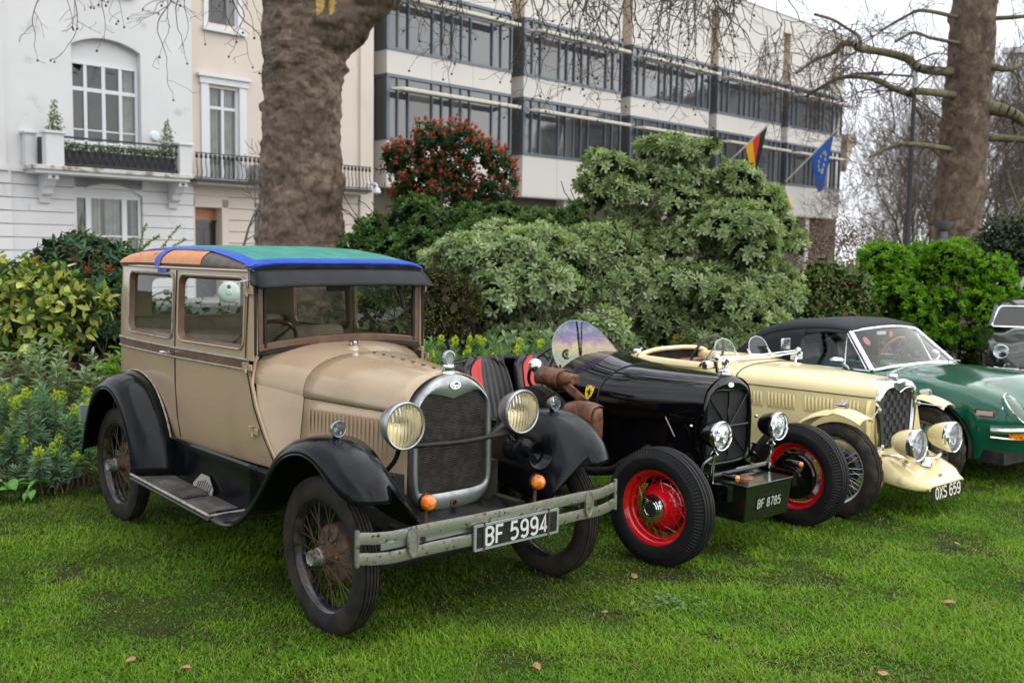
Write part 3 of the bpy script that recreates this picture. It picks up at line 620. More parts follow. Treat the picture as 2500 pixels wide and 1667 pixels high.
# wings: lip and crown profiles (x,z)
LIP = spline([(-1.04,.372), (-.86,.362), (-.70,.395), (-.56,.475), (-.43,.585), (-.335,.69), (-.245,.785), (-.14,.845), (-.02,.872), (.10,.855), (.20,.802), (.28,.745), (.34,.705)], 40)
CRN = spline([(-1.04,.384), (-.87,.376), (-.735,.415), (-.62,.50), (-.51,.62), (-.415,.735), (-.31,.835), (-.185,.905), (-.02,.942), (.14,.928), (.28,.873), (.385,.785), (.435,.700)], 40)
for s in (-1, 1):
    rows = []
    for k in range(40):
        t = k/39; l = Vector((LIP[k][0], 0, LIP[k][1])); c = Vector((CRN[k][0], 0, CRN[k][1])); yo = .858 - .035*max(0,(t-.8)/.2)**2
        yi = interp(t, [0,.25,.5,.8,1], [.64,.60,.585,.60,.645])
        zj = interp(t, [0,.12,.3,.5,.75,1], [.40,.46,.60,.60,.52,.50]); xj = interp(t, [0,.3,.5,.8,1], [CRN[k][0]]*2 + [CRN[k][0], CRN[k][0] - .03, .30]); yj = interp(t, [0,.2,.5,1], [.63,.50,.43,.40])
        low = l.z - .012
        row = [(l.x, yo - .008, low), (l.x, yo, l.z), (lerp(l.x,c.x,.25), yo - .004, lerp(l.z,c.z,.28)), (lerp(l.x,c.x,.62), yo - .028, lerp(l.z,c.z,.68)), (lerp(l.x,c.x,.9), yo - .065, lerp(l.z,c.z,.93)), (c.x, yo - .115, c.z),
               (c.x, lerp(yo - .115, yi, .55), c.z - .004), (lerp(c.x,l.x,.12), yi, lerp(c.z, l.z, .2))]
        A = Vector(row[-1]); J = Vector((xj, yj, zj))
        if t < .93: row += [tuple(A.lerp(J, u) + Vector((0, -.03*math.sin(PI*u), -.02*math.sin(PI*u)))) for u in (.3,.65,1)]
        else: row += [tuple(A)]*3
        rows.append([(x, s*y, z) for x, y, z in row])
    w = MB().grid(rows).build('front_wing', BLACK, car, smooth=70, solid=.006)
    MB().tube([(x, s*(.858 - .035*max(0,(k/39-.8)/.2)**2), z - .004) for k, (x, z) in enumerate(LIP)], .0055, 6).build('wing_lip', BLACK, w)
    # rear wing
    RL = spline([(-2.99,.40), (-2.945,.51), (-2.88,.64), (-2.78,.79), (-2.66,.875), (-2.50,.905), (-2.345,.85), (-2.215,.72), (-2.125,.55), (-2.095,.40)], 36)
    RC = spline([(-3.09,.42), (-3.05,.55), (-2.985,.70), (-2.87,.86), (-2.71,.955), (-2.50,.985), (-2.30,.935), (-2.145,.80), (-2.045,.62), (-1.995,.41)], 36)
    RI = spline([(-3.06,.44), (-3.03,.58), (-2.95,.76), (-2.84,.90), (-2.70,.98), (-2.50,1.005), (-2.27,.945), (-2.10,.80), (-1.98,.60), (-1.93,.41)], 36)
    rows = []
    for k in range(36):
        l, c, i = RL[k], RC[k], RI[k]
        rows.append([(l[0], s*.85, l[1] - .012), (l[0], s*.858, l[1]), (lerp(l[0],c[0],.3), s*.852, lerp(l[1],c[1],.32)), (lerp(l[0],c[0],.72), s*.825, lerp(l[1],c[1],.76)), (c[0], s*.775, c[1]), (lerp(c[0],i[0],.5), s*.71, lerp(c[1],i[1],.55)), (i[0], s*.632, i[1])])
    w = MB().grid(rows).build('rear_wing', BLACK, car, smooth=70, solid=.006)
    MB().tube([(x, s*.858, z - .003) for x, z in RL], .0055, 6).build('wing_lip', BLACK, w)
    MB().tube([(i[0], s*.646, i[1] + .004) for i in RI if i[1] > .60], .006, 6).build('wing_piping', TRIM, w)
    MB().add([(x, s*.642, z - .006) for x, z in RC] , [tuple(range(36))]).build('wheel_house', DARK, w)
    # running board, apron
    rb_ = new_obj('running_board', None, car)
    bd = MB(); bd.hexa([(-2.10, s*.86, .392), (-2.10, s*.645, .392), (-.98, s*.645, .355), (-.98, s*.86, .355), (-2.10, s*.86, .412), (-2.10, s*.645, .412), (-.98, s*.645, .377), (-.98, s*.86, .377)]); bd.build('board', MATBOARD, rb_)
    zb = lambda x: lerp(.412, .377, (x + 2.10)/1.12)
    tr = MB()
    for y in (.862, .648): tr.tube([(-2.10, s*y, zb(-2.1) + .002), (-.98, s*y, zb(-.98) + .002)], .0075, 6)
    for x in (-2.095, -.985): tr.tube([(x, s*.86, zb(x) + .002), (x, s*.65, zb(x) + .002)], .0075, 6)
    tr.build('board_trim', TRIM, rb_)
    MB().tube([(-2.10, s*.862, .39), (-.98, s*.862, .356)], .010, 6).build('board_edge', BLACK, rb_)
    MB().grid([[(x, s*(.655 - .012*math.sin(PI*u) - (0 if u < 1 else .01)), lerp(zb(x), .645 + .0*(x+2), u)) for u in (0,.06,.25,.5,.75,.94,1)] for x in (-2.13,-1.7,-1.3,-.95,-.85)]).build('apron', BLACK, car, solid=.004)
    if s < 0:
        mt = new_obj('step_mat', None, rb_); mm = MB(); mm.box((-1.53, -.755, zb(-1.53) + .006), (.30,.165,.010)); mm.build('mat_base', MATBOARD, mt)
        rd = MB()
        for k in range(14): rd.box((-1.53, -.755 + (k - 6.5)*.0115, zb(-1.53) + .013), (.29,.006,.008))
        rd.build('mat_ribs', MATBOARD, mt)
        sp = MB(); Mq = Matrix.Translation((-1.47, -.668, zb(-1.47) + .055)) @ Matrix.Rotation(R_(90), 4, 'X') @ Matrix.Rotation(R_(-12), 4, 'X')
        sp.prism([(-.13,-.055), (.13,-.055), (.13,-.02), (.05,.045), (-.05,.045), (-.13,-.02)], .005, Mq); sp.build('kick_plate', mat('cast_alloy', (.32,.30,.26), .5, metal=.4), rb_)
        sl = MB()
        for k in range(7): sl.box((0,0,0), (.012,.055,.004), None); 
        sl = MB()
        for k in range(7):
            a = -.085 + k*.028; sl.hexa([Mq @ Vector((a + dx + sh, dy, dz)) for dz in (.0045,.0065) for dx, dy, sh in ((0,-.04,0), (.011,-.04,0), (.011,.02 - abs(a)*.25,.02), (0,.02 - abs(a)*.25,.02))])
        sl.build('plate_slots', DARK, rb_)
# side lamps on wings
for s in (-1, 1): lamp(car, 'side_lamp', (.06, s*.70, .985),   .038, .05, NICKEL, NICKEL, STEEL, LENSF, (1,0,.05), .008)
for s in (-1, 1): MB().tube([(.04, s*.70, .93), (.04, s*.70, .955)], .014, 8).build('lamp_stem', BLACK, car)
# indicators
for s in (-1, 1):
    r_ = new_obj('indicator', None, car); y = s*.355
    MB().lathe([(0,.052), (.012,.050), (.024,.044), (.036,.030), (.0385,.012), (.038,0)], 24, AX((.295,y,.63), (1,0,0))).build('lens', AMBER, r_)
    MB().lathe([(.040,.004), (.043,0), (.043,-.012), (.036,-.022), (0,-.024)], 24, AX((.295,y,.63), (1,0,0))).build('base', BLACKR, r_)
    MB().tube([(.285,y,.60), (.28,y,.47)], .009, 8).build('stalk', RUST, r_)
# horn
hn = new_obj('horn', None, car)
MB().lathe([(0,-.17), (.05,-.17), (.058,-.16), (.058,-.07), (.045,-.06), (.03,-.055)], 28, AX((.24,.36,.775), (1,0,.02))).build('horn_motor', BLACK, hn)
MB().lathe([(.062,-.062), (.066,-.055), (.062,-.045), (.03,-.04), (.026,.03), (.032,.055), (.05,.078), (.072,.09), (.074,.092), (.066,.088), (.03,.05), (0,.03)], 32, AX((.24,.36,.775), (1,-.12,.02))).build('trumpet', BLACK, hn)
MB().tube([(.10,.33,.86), (.12,.345,.80)], .012, 8).build('horn_bracket', BLACK, hn)
# bumper
bp = new_obj('bumper', None, car)
def bx(y): a = abs(y)/.83; return .475 - .035*max(0, a - .55)**1.5/.45**1.5*1.2 + .012*math.cos(min(1,a)*PI)
def bz(y): a = abs(y)/.83; return -.018*math.exp(-((a-.80)/.14)**2) + .006*(1 if a > .95 else 0)
yy = np.linspace(-.825, .825, 49)
for zc_, hh in ((.560,.027), (.468,.027)):
    rows = [[(bx(y) + dx, y, zc_ + bz(y) *.6 + dz) for y in yy] for dx, dz in ((-.004,-hh), (.004,-hh), (.007,0), (.004,hh), (-.004,hh))]
    MB().grid(rows, cu=True).build('bumper_bar', BUMPER, bp, smooth=50)
for s in (-1, 1):
    MB().tube([(bx(.815) - .004, s*.825, .435), (bx(.815) - .004, s*.825, .60)], .011, 10).build('bumper_bolt', BUMPER, bp)
    cl = MB(); Mc = AX((bx(.55) + .006, s*.565, .514), (1,0,0), (0,1,0)); cl.prism(arc(0,0,.029,.068,0,360,24)[:-1], .010, Mc); cl.ring(arc(0,0,.030,.069,0,360,24)[:-1], arc(0,0,.024,.060,0,360,24)[:-1], .013, Mc)
    for k, pl in enumerate(([(-.019,-.006),(-.015,.008),(-.008,.008)], arc(-.004,0,.004,.005,0,360,8), [(.004,-.006),(.005,.004),(.009,.005)], arc(.013,-.001,.004,.005,0,360,8), [(.019,.011),(.017,-.006)])):
        L, Rr = ribbon(pl, .003); cl.grid([[Mc @ Vector((p.x, p.y, .0112)) for p in z] for z in (L, Rr)])
    cl.build('bumper_clamp', BUMPER, bp, smooth=30)
    MB().tube(spline([(.47, s*.5, .514), (.35, s*.46, .50), (.18, s*.40, .47), (.0, s*.36, .46)], 9), .013, 6).build('bumper_iron', BLACKR, bp)
MB().box((bx(.4) - .02, -.45, .514), (.006,.55,.03)).build('bumper_backing', STEEL, bp)
pl = new_obj('number_plate', None, car)
Mp = AX((bx(.04) + .010, .043, .475), (1, 0, -.02), (0,1,0)); Mp = Mp
MB().prism(rrect(.54,.118,.004,2), .006, Mp).build('plate', PLATEB, pl)
MB().ring(rrect(.548,.126,.006,3), rrect(.524,.104,.003,3), .009, Mp).build('plate_frame', PLATEF, pl)
letters('BF 5994', Mp @ Matrix.Translation((-.004,0,.0065)), .084, pl, PLATEW, .50, .165, .27, .34)
for y in (-.215, .205): MB().box((bx(.1) + .018, .043 + y, .476), (.008,.010,.142)).build('plate_strap', mat('rusty_strap', (.06,.035,.025), .7), pl)
# front chassis: apron, axle, spring
MB().grid([[(.05 - .02*abs(u), .30*u, .50), (.14 - .02*abs(u), .31*u, .47), (.25 - .03*abs(u), .33*u, .43), (.27 - .03*abs(u), .33*u, .39)] for u in np.linspace(-1,1,9)]).build('front_apron', BLACKR, car, solid=.006)
MB().tube(spline([(.0,-.68,.37), (.0,-.60,.34), (.0,-.45,.27), (0,0,.26), (.0,.45,.27), (.0,.60,.34), (.0,.68,.37)], 21), .026, 8).build('front_axle', BLACKR, car)
MB().tube(spline([(.03,-.5,.36), (.03,-.25,.43), (.03,0,.455), (.03,.25,.43), (.03,.5,.36)], 13), .028, 6, flat=1.0).build('leaf_spring', DARK, car)
for s in (-1, 1): MB().hexa([(-2.95,s*.36,.42), (.20,s*.36,.42), (.20,s*.31,.42), (-2.95,s*.31,.42), (-2.95,s*.36,.53), (.20,s*.36,.51), (.20,s*.31,.51), (-2.95,s*.31,.53)]).build('chassis_rail', DARK, car)
MB().box2((-2.95,-.60,.52), (-.75,.60,.60)).build('floor', DARK, car)
MB().box2((-.75,-.34,.46), (.0,.34,.70)).build('engine', DARK, car)
MB().box2((-2.2,-.30,.26), (-.3,.1,.46)).build('gearbox', DARK, car)
MB().tube([(-2.629,-.66,.379), (-2.629,.66,.379)], .045, 10).build('rear_axle', DARK, car)
# interior
st = new_obj('front_seat', None, car)
for y in (-.31, .31):
    q = MB(); q.hexa([(-1.78,y-.25,.75), (-1.28,y-.25,.78), (-1.28,y+.25,.78), (-1.78,y+.25,.75), (-1.80,y-.25,.93), (-1.30,y-.25,.96), (-1.30,y+.25,.96), (-1.80,y+.25,.93)]); q.build('cushion', TANCLOTH, st, bevel=.04)
    q = MB(); q.hexa([(-1.90,y-.26,.85), (-1.75,y-.26,.85), (-1.75,y+.26,.85), (-1.90,y+.26,.85), (-2.0,y-.25,1.30), (-1.90,y-.25,1.32), (-1.90,y+.25,1.32), (-2.0,y+.25,1.30)]); q.build('backrest', TANCLOTH, st, bevel=.045)
q = MB(); q.box2((-2.95,-.58,.85), (-2.75,.58,1.34)); q.box2((-2.8,-.58,.70), (-2.35,.58,.95)); q.build('rear_seat', TANCLOTH, car, bevel=.05)
MB().box2((-1.16,-.55,1.02), (-1.06,.55,1.22)).build('dashboard', DARK, car, bevel=.02)
sw = new_obj('steering_wheel', None, car); Ms = AX((-1.38,-.33,1.245), (-.75,0,.66))
MB().tube([Ms @ Vector((.205*math.cos(a), .205*math.sin(a), 0)) for a in np.linspace(0, 2*PI, 41)[:-1]], .0125, 8, closed=True).build('wheel_rim', WOODW, sw)
q = MB()
for a in (0, PI/2, PI, 3*PI/2): q.tube([Ms @ Vector((0,0,-.02)), Ms @ Vector((.205*math.cos(a+.7), .205*math.sin(a+.7), 0))], .008, 6)
q.sphere(Ms @ Vector((0,0,0)), .03, 10, 6); q.tube([Ms @ Vector((0,0,0)), Ms @ Vector((0,0,-.6))], .02, 8); q.build('wheel_spokes', BLACKR, sw)
mr = MB(); mr.box((-1.075, 0, 1.60), (.02,.16,.05)); mr.build('interior_mirror', DARK, car, bevel=.01)
MB().tube([(-1.02,.40,1.60), (-1.015,.43,1.47)], .012, 8).build('wiper_motor', DARK, car)
# door mirror
dm = new_obj('door_mirror', None, car)
MB().tube(spline([(-1.02,-.59,1.645), (-1.0,-.66,1.64), (-.99,-.73,1.615)], 7), .006, 6).build('mirror_arm', NICKEL, dm)
MB().lathe([(0,.016), (.012,.016), (.016,.012), (.034,.010), (.05,.004), (.057,-.004), (.058,-.010), (0,-.012)], 28, AX((-.985,-.735,1.585), (.86,-.50,.08))).build('mirror_head', MIRROR, dm)
MB().sphere((-.985,-.735,1.612), .014, 8, 6).build('mirror_joint', RUST, dm)
# rear bumperette / plate behind the rear wing
rp_ = new_obj('rear_bumper', None, car)
for s in (-1,1): MB().box((-3.17, s*.66, .66), (.03,.30,.10)).build('bumper_bar', mat('grey_plate', (.30,.34,.36), .4, metal=.3), rp_); MB().tube([(-3.15, s*.62,.50), (-2.95,s*.45,.48)], .018, 6).build('bumper_iron', RUST, rp_); MB().box((-3.15, s*.68,.47), (.02,.18,.05)).build('lower_bar', STEEL, rp_)
for x, st_ in ((0, 0), (-2.629, 0)):
    for s in (-1, 1): make_wheel(car, (x, s*.711, .374), s, 'ford', (s*(-.022) if x == 0 else 0, 0, st_))
# ---------------------------------------------------------------- black open roadster
LEATHER = mat('brown_leather', (.165,.062,.026), .36, c2=(.065,.023,.011), ns=11, lo=.42, hi=.62, bump=.5, bs=22, bd=6, r2=.55, c3=(.23,.10,.045), ns3=19, lo3=.58, hi3=.68)
BVINYL = mat('black_vinyl', (.012,.012,.013), .33, bump=.03, bs=200)
RVINYL = mat('red_vinyl', (.60,.012,.018), .35)
YELLOW = mat('shield_yellow', (.85,.62,.02), .3)
BADGEK = mat('badge_black', (.01,.01,.01), .3)
BLK = (1.4234, 6.3488, -.8553)
car = thing('roadster', 'black open vintage roadster with red wire wheels and striped bucket seats', 'car', (BLK[0], BLK[1], 0), BLK[2])
def bw(x): return interp(x, [-1.24,-1.0,-.8,-.5,-.25,-.06], [.455,.45,.432,.365,.305,.245])
def bzs(x): return interp(x, [-1.24,-.8,-.06], [.845,.845,.88])
def bzt(x): return interp(x, [-1.24,-1.1,-.95,-.8,-.5,-.06], [1.13,1.112,1.088,1.07,1.066,1.058])
def bsec(x, o=0):
    w, zs, zt = bw(x) + o, bzs(x), bzt(x) + o
    up = []
    for t in np.linspace(0, 1, 25):
        c, s_ = math.cos(t*PI), math.sin(t*PI); up.append((x, -w * math.copysign(abs(c)**.86, c), zs + (zt - zs) * abs(s_)**.86))
    und = [(x, -w*.80, zs - .115), (x, -w*.93, zs - .085), (x, -w*.985, zs - .042)]
    return und + up + [(a, -b, c) for a, b, c in reversed(und)]
MB().grid([bsec(x) for x in np.linspace(-.80,-.07,10)]).build('bonnet', BLACKG, car, smooth=60)
MB().grid([bsec(x, .003) for x in np.linspace(-1.24,-.80,8)]).build('scuttle', BLACKG, car, smooth=60)
MB().tube([p for p in bsec(-.80,.003)[2:-2]], .005, 6).build('bonnet_gap', DARK, car)
MB().tube([(p[0] + .0, p[1], p[2] + .004) for p in bsec(-1.245, .004)[3:-3]], .014, 8).build('scuttle_edge_trim', RUBBERB, car)
for s in (-1, 1):
    MB().grid([[(x, s*(bw(x)*.80), bzs(x) - .115), (x, s*(min(.33, bw(x)*.8)), .60), (x, s*min(.34, bw(x)*.95), .42)] for x in np.linspace(-1.24,-.08,7)]).build('engine_side', BLACKG, car)
    MB().hexa([(-2.95,s*.38,.36), (.22,s*.36,.36), (.22,s*.31,.36), (-2.95,s*.33,.36), (-2.95,s*.38,.46), (.22,s*.36,.45), (.22,s*.31,.45), (-2.95,s*.33,.46)]).build('chassis_rail', BLACKG, car)
    MB().hexa([(-2.35,s*.56,.44), (-1.2,s*.47,.44), (-1.2,s*.40,.44), (-2.35,s*.48,.44), (-2.35,s*.56,.60), (-1.2,s*.47,.62), (-1.2,s*.44,.62), (-2.35,s*.52,.60)]).build('sill', BLACKG, car, bevel=.02)
    MB().sphere((-.09, s*.335, .77), .012, 8, 6).build('side_rivet', CHROME, car)
# radiator
RX = -.055
out = half([(0,1.066), (.08,1.052), (.16,1.012), (.218,.955), (.243,.88), (.246,.75), (.244,.60), (.232,.52), (.17,.492), (0,.488)], 25)
inn = half([(0,.962), (.07,.968), (.14,.962), (.19,.935), (.212,.87), (.214,.75), (.212,.62), (.20,.545), (.15,.525), (0,.522)], 25)
rad = new_obj('radiator', None, car)
mi = [(lerp(a[0],b[0],.8), lerp(a[1],b[1],.8)) for a, b in zip(out, inn)]
rows = [[(x, y*k, .78 + (z-.78)*k) for y, z in out] for x, k in ((-.13,1.0), (-.08,1.0), (-.064,.985), (RX,.955))] + [[(RX, y, z) for y, z in mi], [(RX - .008, y, z) for y, z in inn], [(RX - .03, y, z) for y, z in inn]]
MB().grid(rows, cv=True).build('shell', BLACKG, rad, smooth=50)
MB().add([(RX - .025, y, z) for y, z in inn], [tuple(range(len(inn)))]).build('grille_mesh', mat('black_mesh', (.008,.008,.009), .6, bump=.6, bs=420), rad)
for a, b in (((0,.965),(0,.525)), ((-.19,.93),(-.0,.72)), ((.19,.93),(.0,.72)), ((0,.72),(.19,.55)), ((0,.72),(-.19,.55)), ((0,.74),(.212,.74))):
    MB().tube([(RX - .012, a[0], a[1]), (RX - .010, b[0], b[1])], .006, 6).build('grille_rib', BLACKG, rad)
md = MB(); md.lathe([(0,.018), (.022,.016), (.03,.010), (.032,0)], 6, AX((RX - .012, 0, .72), (1,0,0))); md.build('medallion_rim', CHROME, rad, smooth=20)
MB().lathe([(0,.022), (.018,.020), (.024,.012)], 20, AX((RX - .012, 0, .72), (1,0,0))).build('medallion', mat('red_glass', (.30,.01,.02), .15, coat=.5), rad)
oval_badge(rad, 'badge', AX((RX + .0005, 0, 1.005), (1,0,.25), (0,1,0)), .027, .015, CHROME, mat('badge_silver', (.45,.46,.48), .3, metal=.6), True)
cap = new_obj('radiator_cap', None, car)
MB().lathe([(0,.045), (.022,.045), (.024,.036), (.044,.032), (.046,.026), (.034,.020), (.036,.004), (.044,0), (.040,-.012)], 28, Matrix.Translation((-.10,0,1.066))).build('cap', CHROME, cap)
ot = MB(); ot.lathe([(.024,-.01), (.030,-.008), (.032,0), (.030,.008), (.024,.010), (.023,.004), (0,.004)], 24, AX((-.10,0,1.145), (1,0,0))); ot.build('temperature_gauge', CHROME, cap)
# headlamps
for s in (-1, 1):
    lamp(car, 'headlamp', (.10, s*.295, .735), .09, .14, BLACKG, CHROME, REFLECTW, LENSW, (1,0,-.02), .022)
    q = MB(); q.tube([(.06, s*.295, .64), (.055, s*.295, .44)], .009, 8); q.lathe([(.0,0), (.028,0), (.03,.01), (.018,.02), (.012,.03)], 16, Matrix.Translation((.06, s*.295, .605))); q.build('lamp_post', CHROME, car)
    MB().tube(spline([(.06, s*.31, .60), (.03, s*.36, .55), (.0, s*.33, .47)], 8), .007, 6).build('lamp_conduit', STEEL, car)
    r_ = new_obj('indicator', None, car)
    MB().lathe([(0,-.10), (.018,-.10), (.021,-.09), (.021,0), (.018,.004)], 20, AX((.26, s*.33, .505), (1,0,0))).build('housing', BLACKG, r_)
    MB().lathe([(.019,.0), (.017,.010), (.008,.016), (0,.017)], 20, AX((.262, s*.33, .505), (1,0,0))).build('lens', AMBER, r_)
MB().tube([(.03,-.33,.475), (.03,.33,.475)], .018, 8).build('cross_tube', BLACKG, car)
# front axle, spring, tie rod
MB().tube(spline([(.0,-.62,.345), (.0,-.55,.31), (.0,-.42,.24), (0,0,.23), (.0,.42,.24), (.0,.55,.31), (.0,.62,.345)], 21), .026, 8).build('front_axle', BLACKG, car)
MB().tube(spline([(.05,-.5,.33), (.05,-.25,.40), (.05,0,.43), (.05,.25,.40), (.05,.5,.33)], 13), .03, 6).build('leaf_spring', BLACKG, car)
MB().tube([(-.12,-.58,.30), (-.12,.58,.30)], .013, 8).build('tie_rod', BLACKG, car)
for s in (-1, 1):
    MB().lathe([(0,-.03), (.055,-.03), (.06,-.02), (.06,.02), (.045,.035), (0,.04)], 20, AX((-.22, s*.40, .52), (0,s,0))).build('shock_absorber', BLACKG, car)
    MB().tube([(-.22, s*.43, .52), (-.02, s*.46, .42), (.0, s*.5, .34)], .012, 6).build('shock_arm', BLACKG, car)
    MB().tube([(-.30,s*.33,.80), (-.21,s*.345,.69)], .004, 5).build('stay_wire', STEEL, car)
# box between the wheels with the number
bxo = new_obj('front_box', None, car, (0,0,-.122))
GBOX = mat('dark_green_box', (.008,.011,.008), .22, coat=.5)
MB().hexa([(.02,-.225,.335), (.245,-.225,.335), (.245,.225,.335), (.02,.225,.335), (-.02,-.235,.565), (.27,-.235,.565), (.27,.235,.565), (-.02,.235,.565)]).build('box', GBOX, bxo, bevel=.006)
lid = MB(); lid.hexa([(-.02,-.235,.55), (.272,-.238,.55), (.272,.238,.55), (-.02,.235,.55), (-.02,-.235,.567), (.275,-.24,.567), (.275,.24,.567), (-.02,.235,.567)]); lid.build('box_rim', GBOX, bxo, bevel=.004)
MB().lathe([(0,.010), (.052,.010), (.055,.004), (.055,0)], 28, Matrix.Translation((.12,-.06,.568))).build('filler_disc', mat('copper_disc', (.30,.14,.07), .4, metal=.5), bxo)
MB().ring(rrect(.19,.14,.012,3), rrect(.176,.126,.010,3), .003, AX((.13,-.2315,.44), (0,-1,.0), (1,0,0))).build('side_panel_bead', GBOX, bxo)
Mp = AX((.2555, 0, .435), (1, 0, -.10), (0,1,0))
MB().ring(rrect(.245,.105,.004,2), rrect(.238,.098,.003,2), .002, Mp @ Matrix.Translation((0,0,.003))).build('plate_recess', BADGEK, bxo)
letters('BF 8785', Mp @ Matrix.Translation((.006,.004,.0045)), .052, bxo, mat('pale_green_paint', (.42,.48,.40), .5), .46, .165, .27, .38, depth=.001)
# windscreen
ol = spline([(-.36,.98), (-.42,1.06), (-.445,1.17), (-.405,1.28), (-.31,1.345), (-.18,1.345), (-.05,1.29), (.10,1.18), (.25,1.04), (.31,.98)], 40)
sc = new_obj('aero_screen', None, car)
lo_, hi_ = [p for p in ol[:23]], [p for p in ol[23:]]
zmax = max(p[1] for p in ol); lft = sorted([(z, y) for y, z in ol if y < -.25 or z > zmax - .004]); rgt = sorted([(z, y) for y, z in ol if y >= -.25])
def scx(y, z): return -1.165 - .13*(z - 1) - .34*(y + .07)**2
rows = []
for z in list(np.linspace(.98, 1.3, 14)) + [1.32, 1.333, 1.341, zmax - .0005]:
    yl = interp(z, [q[0] for q in lft], [q[1] for q in lft]); yr = interp(z, [q[0] for q in rgt], [q[1] for q in rgt]); rows.append([(scx(y, z), y, z) for y in np.linspace(min(yl, yr - .01), yr, 19)])
FILM = glass('rainbow_acrylic', (.80,.82,.86), .03, 1.6, bump=.10, bs=3, film=True)
MB().grid(rows).build('screen', FILM, sc, smooth=180)
MB().tube([(scx(y, z), y, z) for y, z in ol], .003, 5).build('screen_edge', mat('screen_edge_clear', (.35,.38,.42), .2), sc)
for k, (y, z, r, c) in enumerate(((-.33,1.12,.036,(.02,.02,.02)), (-.28,1.04,.04,(.02,.10,.06)), (.20,1.045,.026,(.40,.03,.04)))):
    MB().lathe([(r*.55,.002), (r*.62,.003), (r,.003)], 24, AX((scx(y, z) + .003, y, z), (1,.3,.1))).build('sticker', mat('sticker%d' % k, c, .5), sc)
    MB().disc(r*.4, AX((scx(y, z) + .005, y, z), (1,.3,.1)), 16).build('sticker', mat('sticker%d' % k, c, .5), sc)
# cowl shield badge
sp = bsec(-.88, .003); q = [p for p in sp if p[1] < 0 and .87 < p[2] < .95]
nrm = Vector((.05,-.93,.36))
Msh = AX((-.86, -.452, .905), nrm, (1,0,0))
shp = [(-.034,.042), (-.012,.045), (.012,.045), (.034,.042), (.035,.01), (.028,-.022), (.012,-.046), (0,-.054), (-.012,-.046), (-.028,-.022), (-.035,.01)]
sh = new_obj('shield_badge', None, car)
MB().prism(shp, .003, Msh).build('shield', YELLOW, sh)
for k, c in enumerate(((.02,.25,.06), (.7,.7,.7), (.6,.02,.02))): MB().prism([(-.033 + .022*k,.041), (-.011 + .022*k,.041), (-.011 + .022*k,.034), (-.033 + .022*k,.034)], .0036, Msh).build('stripe', mat('flagstripe%d' % k, c, .4), sh)
hrs = [(-.006,-.032), (.002,-.024), (-.004,-.010), (-.014,-.004), (-.020,.004), (-.016,.008), (-.008,.004), (-.003,.012), (-.006,.022), (.002,.024), (.008,.018), (.006,.010), (.014,.006), (.020,.012), (.022,.007), (.015,.000), (.010,-.004), (.014,-.012), (.022,-.010), (.021,-.015), (.012,-.019), (.007,-.013), (.006,-.024), (.010,-.032), (.003,-.033)]
MB().prism(hrs, .0045, Msh).build('rearing_animal', BADGEK, sh)
# body tub, tail
MB().box2((-2.5,-.5,.40), (-.9,.5,.455)).build('floor', BLACKR, car)
rows = []
for x, w, zt, zb in ((-2.36,.46,.975,.45), (-2.40,.47,.99,.45), (-2.48,.47,.985,.45), (-2.65,.45,.95,.46), (-2.85,.46,.88,.50), (-3.0,.34,.76,.55), (-3.05,.2,.70,.60)):
    rows.append([(x, -w*math.copysign(abs(math.cos(a))**.6, math.cos(a)), zb + (zt - zb)*max(0,math.sin(a))**.6) for a in np.linspace(0, PI, 21)])
MB().grid(rows, capu=False).build('tail', BLACKG, car, smooth=60)
MB().tube(rows[0], .018, 8).build('tail_trim', RUBBERB, car)
MB().add(rows[3], [tuple(range(21))]).build('bulkhead', BLACKR, car)
for k, yc in enumerate((-.265, .265)):
    se = new_obj('bucket_seat', None, car)
    def sv(u, v, o=0):
        w = interp(v, [0,.15,.6,.85,.94,1], [.215,.228,.222,.205,.17,.10]); pl = .0035*abs(math.sin(u*4.5*PI)) if abs(u) < .85 else 0
        return (-2.02 - .16*v - .05*(1 - abs(u)**3)*(1 - v*.5) + pl + o, yc + w*u, .52 + .47*v + (.02*(1 - u*u) if v > .8 else 0))
    us = np.linspace(-1, 1, 41)
    MB().grid([[sv(u, v) for u in us] for v in np.linspace(0,1,14)]).build('backrest', BVINYL, se, smooth=80, solid=.05, off=1)
    MB().grid([[sv(u, v, .009) for u in np.linspace(-.74,-.20,8)] for v in np.linspace(.0,.985,14)]).build('backrest_stripe', RVINYL, se, smooth=80)
    rows = [[(x, yc + .22*u, .50 + .07*(1 - abs(u)**4)**.5 * (1 if -2.0 < x < -1.62 else .5)) for u in np.linspace(-1,1,15)] for x in (-2.05,-1.98,-1.85,-1.7,-1.62,-1.58)]
    MB().grid(rows).build('cushion', BVINYL, se, smooth=80, solid=.05, off=-1)
    MB().tube([(-1.58, yc - .22, .50), (-1.575, yc, .535), (-1.58, yc + .22, .50)], .018, 8).build('cushion_piping', RVINYL, se)
    MB().tube([(-2.05, yc - .225, .50), (-1.58, yc - .225, .495)], .016, 8).build('cushion_piping', RVINYL, se)
MB().tube([(-2.25,-.03,.85), (-2.30,-.03,1.0)], .04, 8).build('harness', BVINYL, car)
sw = new_obj('steering_wheel', None, car); Ms = AX((-1.45,-.27,1.0), (-.85,0,.45))
MB().tube([Ms @ Vector((.18*math.cos(a), .18*math.sin(a), 0)) for a in np.linspace(0, 2*PI, 33)[:-1]], .012, 8, closed=True).build('wheel_rim', BVINYL, sw)
MB().tube([Ms @ Vector((-.18,0,0)), Ms @ Vector((.18,0,0))], .01, 6).build('wheel_bar', STEEL, sw)
MB().tube([Ms @ Vector((0,0,0)), Ms @ Vector((0,0,-.5))], .014, 6).build('column', BLACKR, sw)
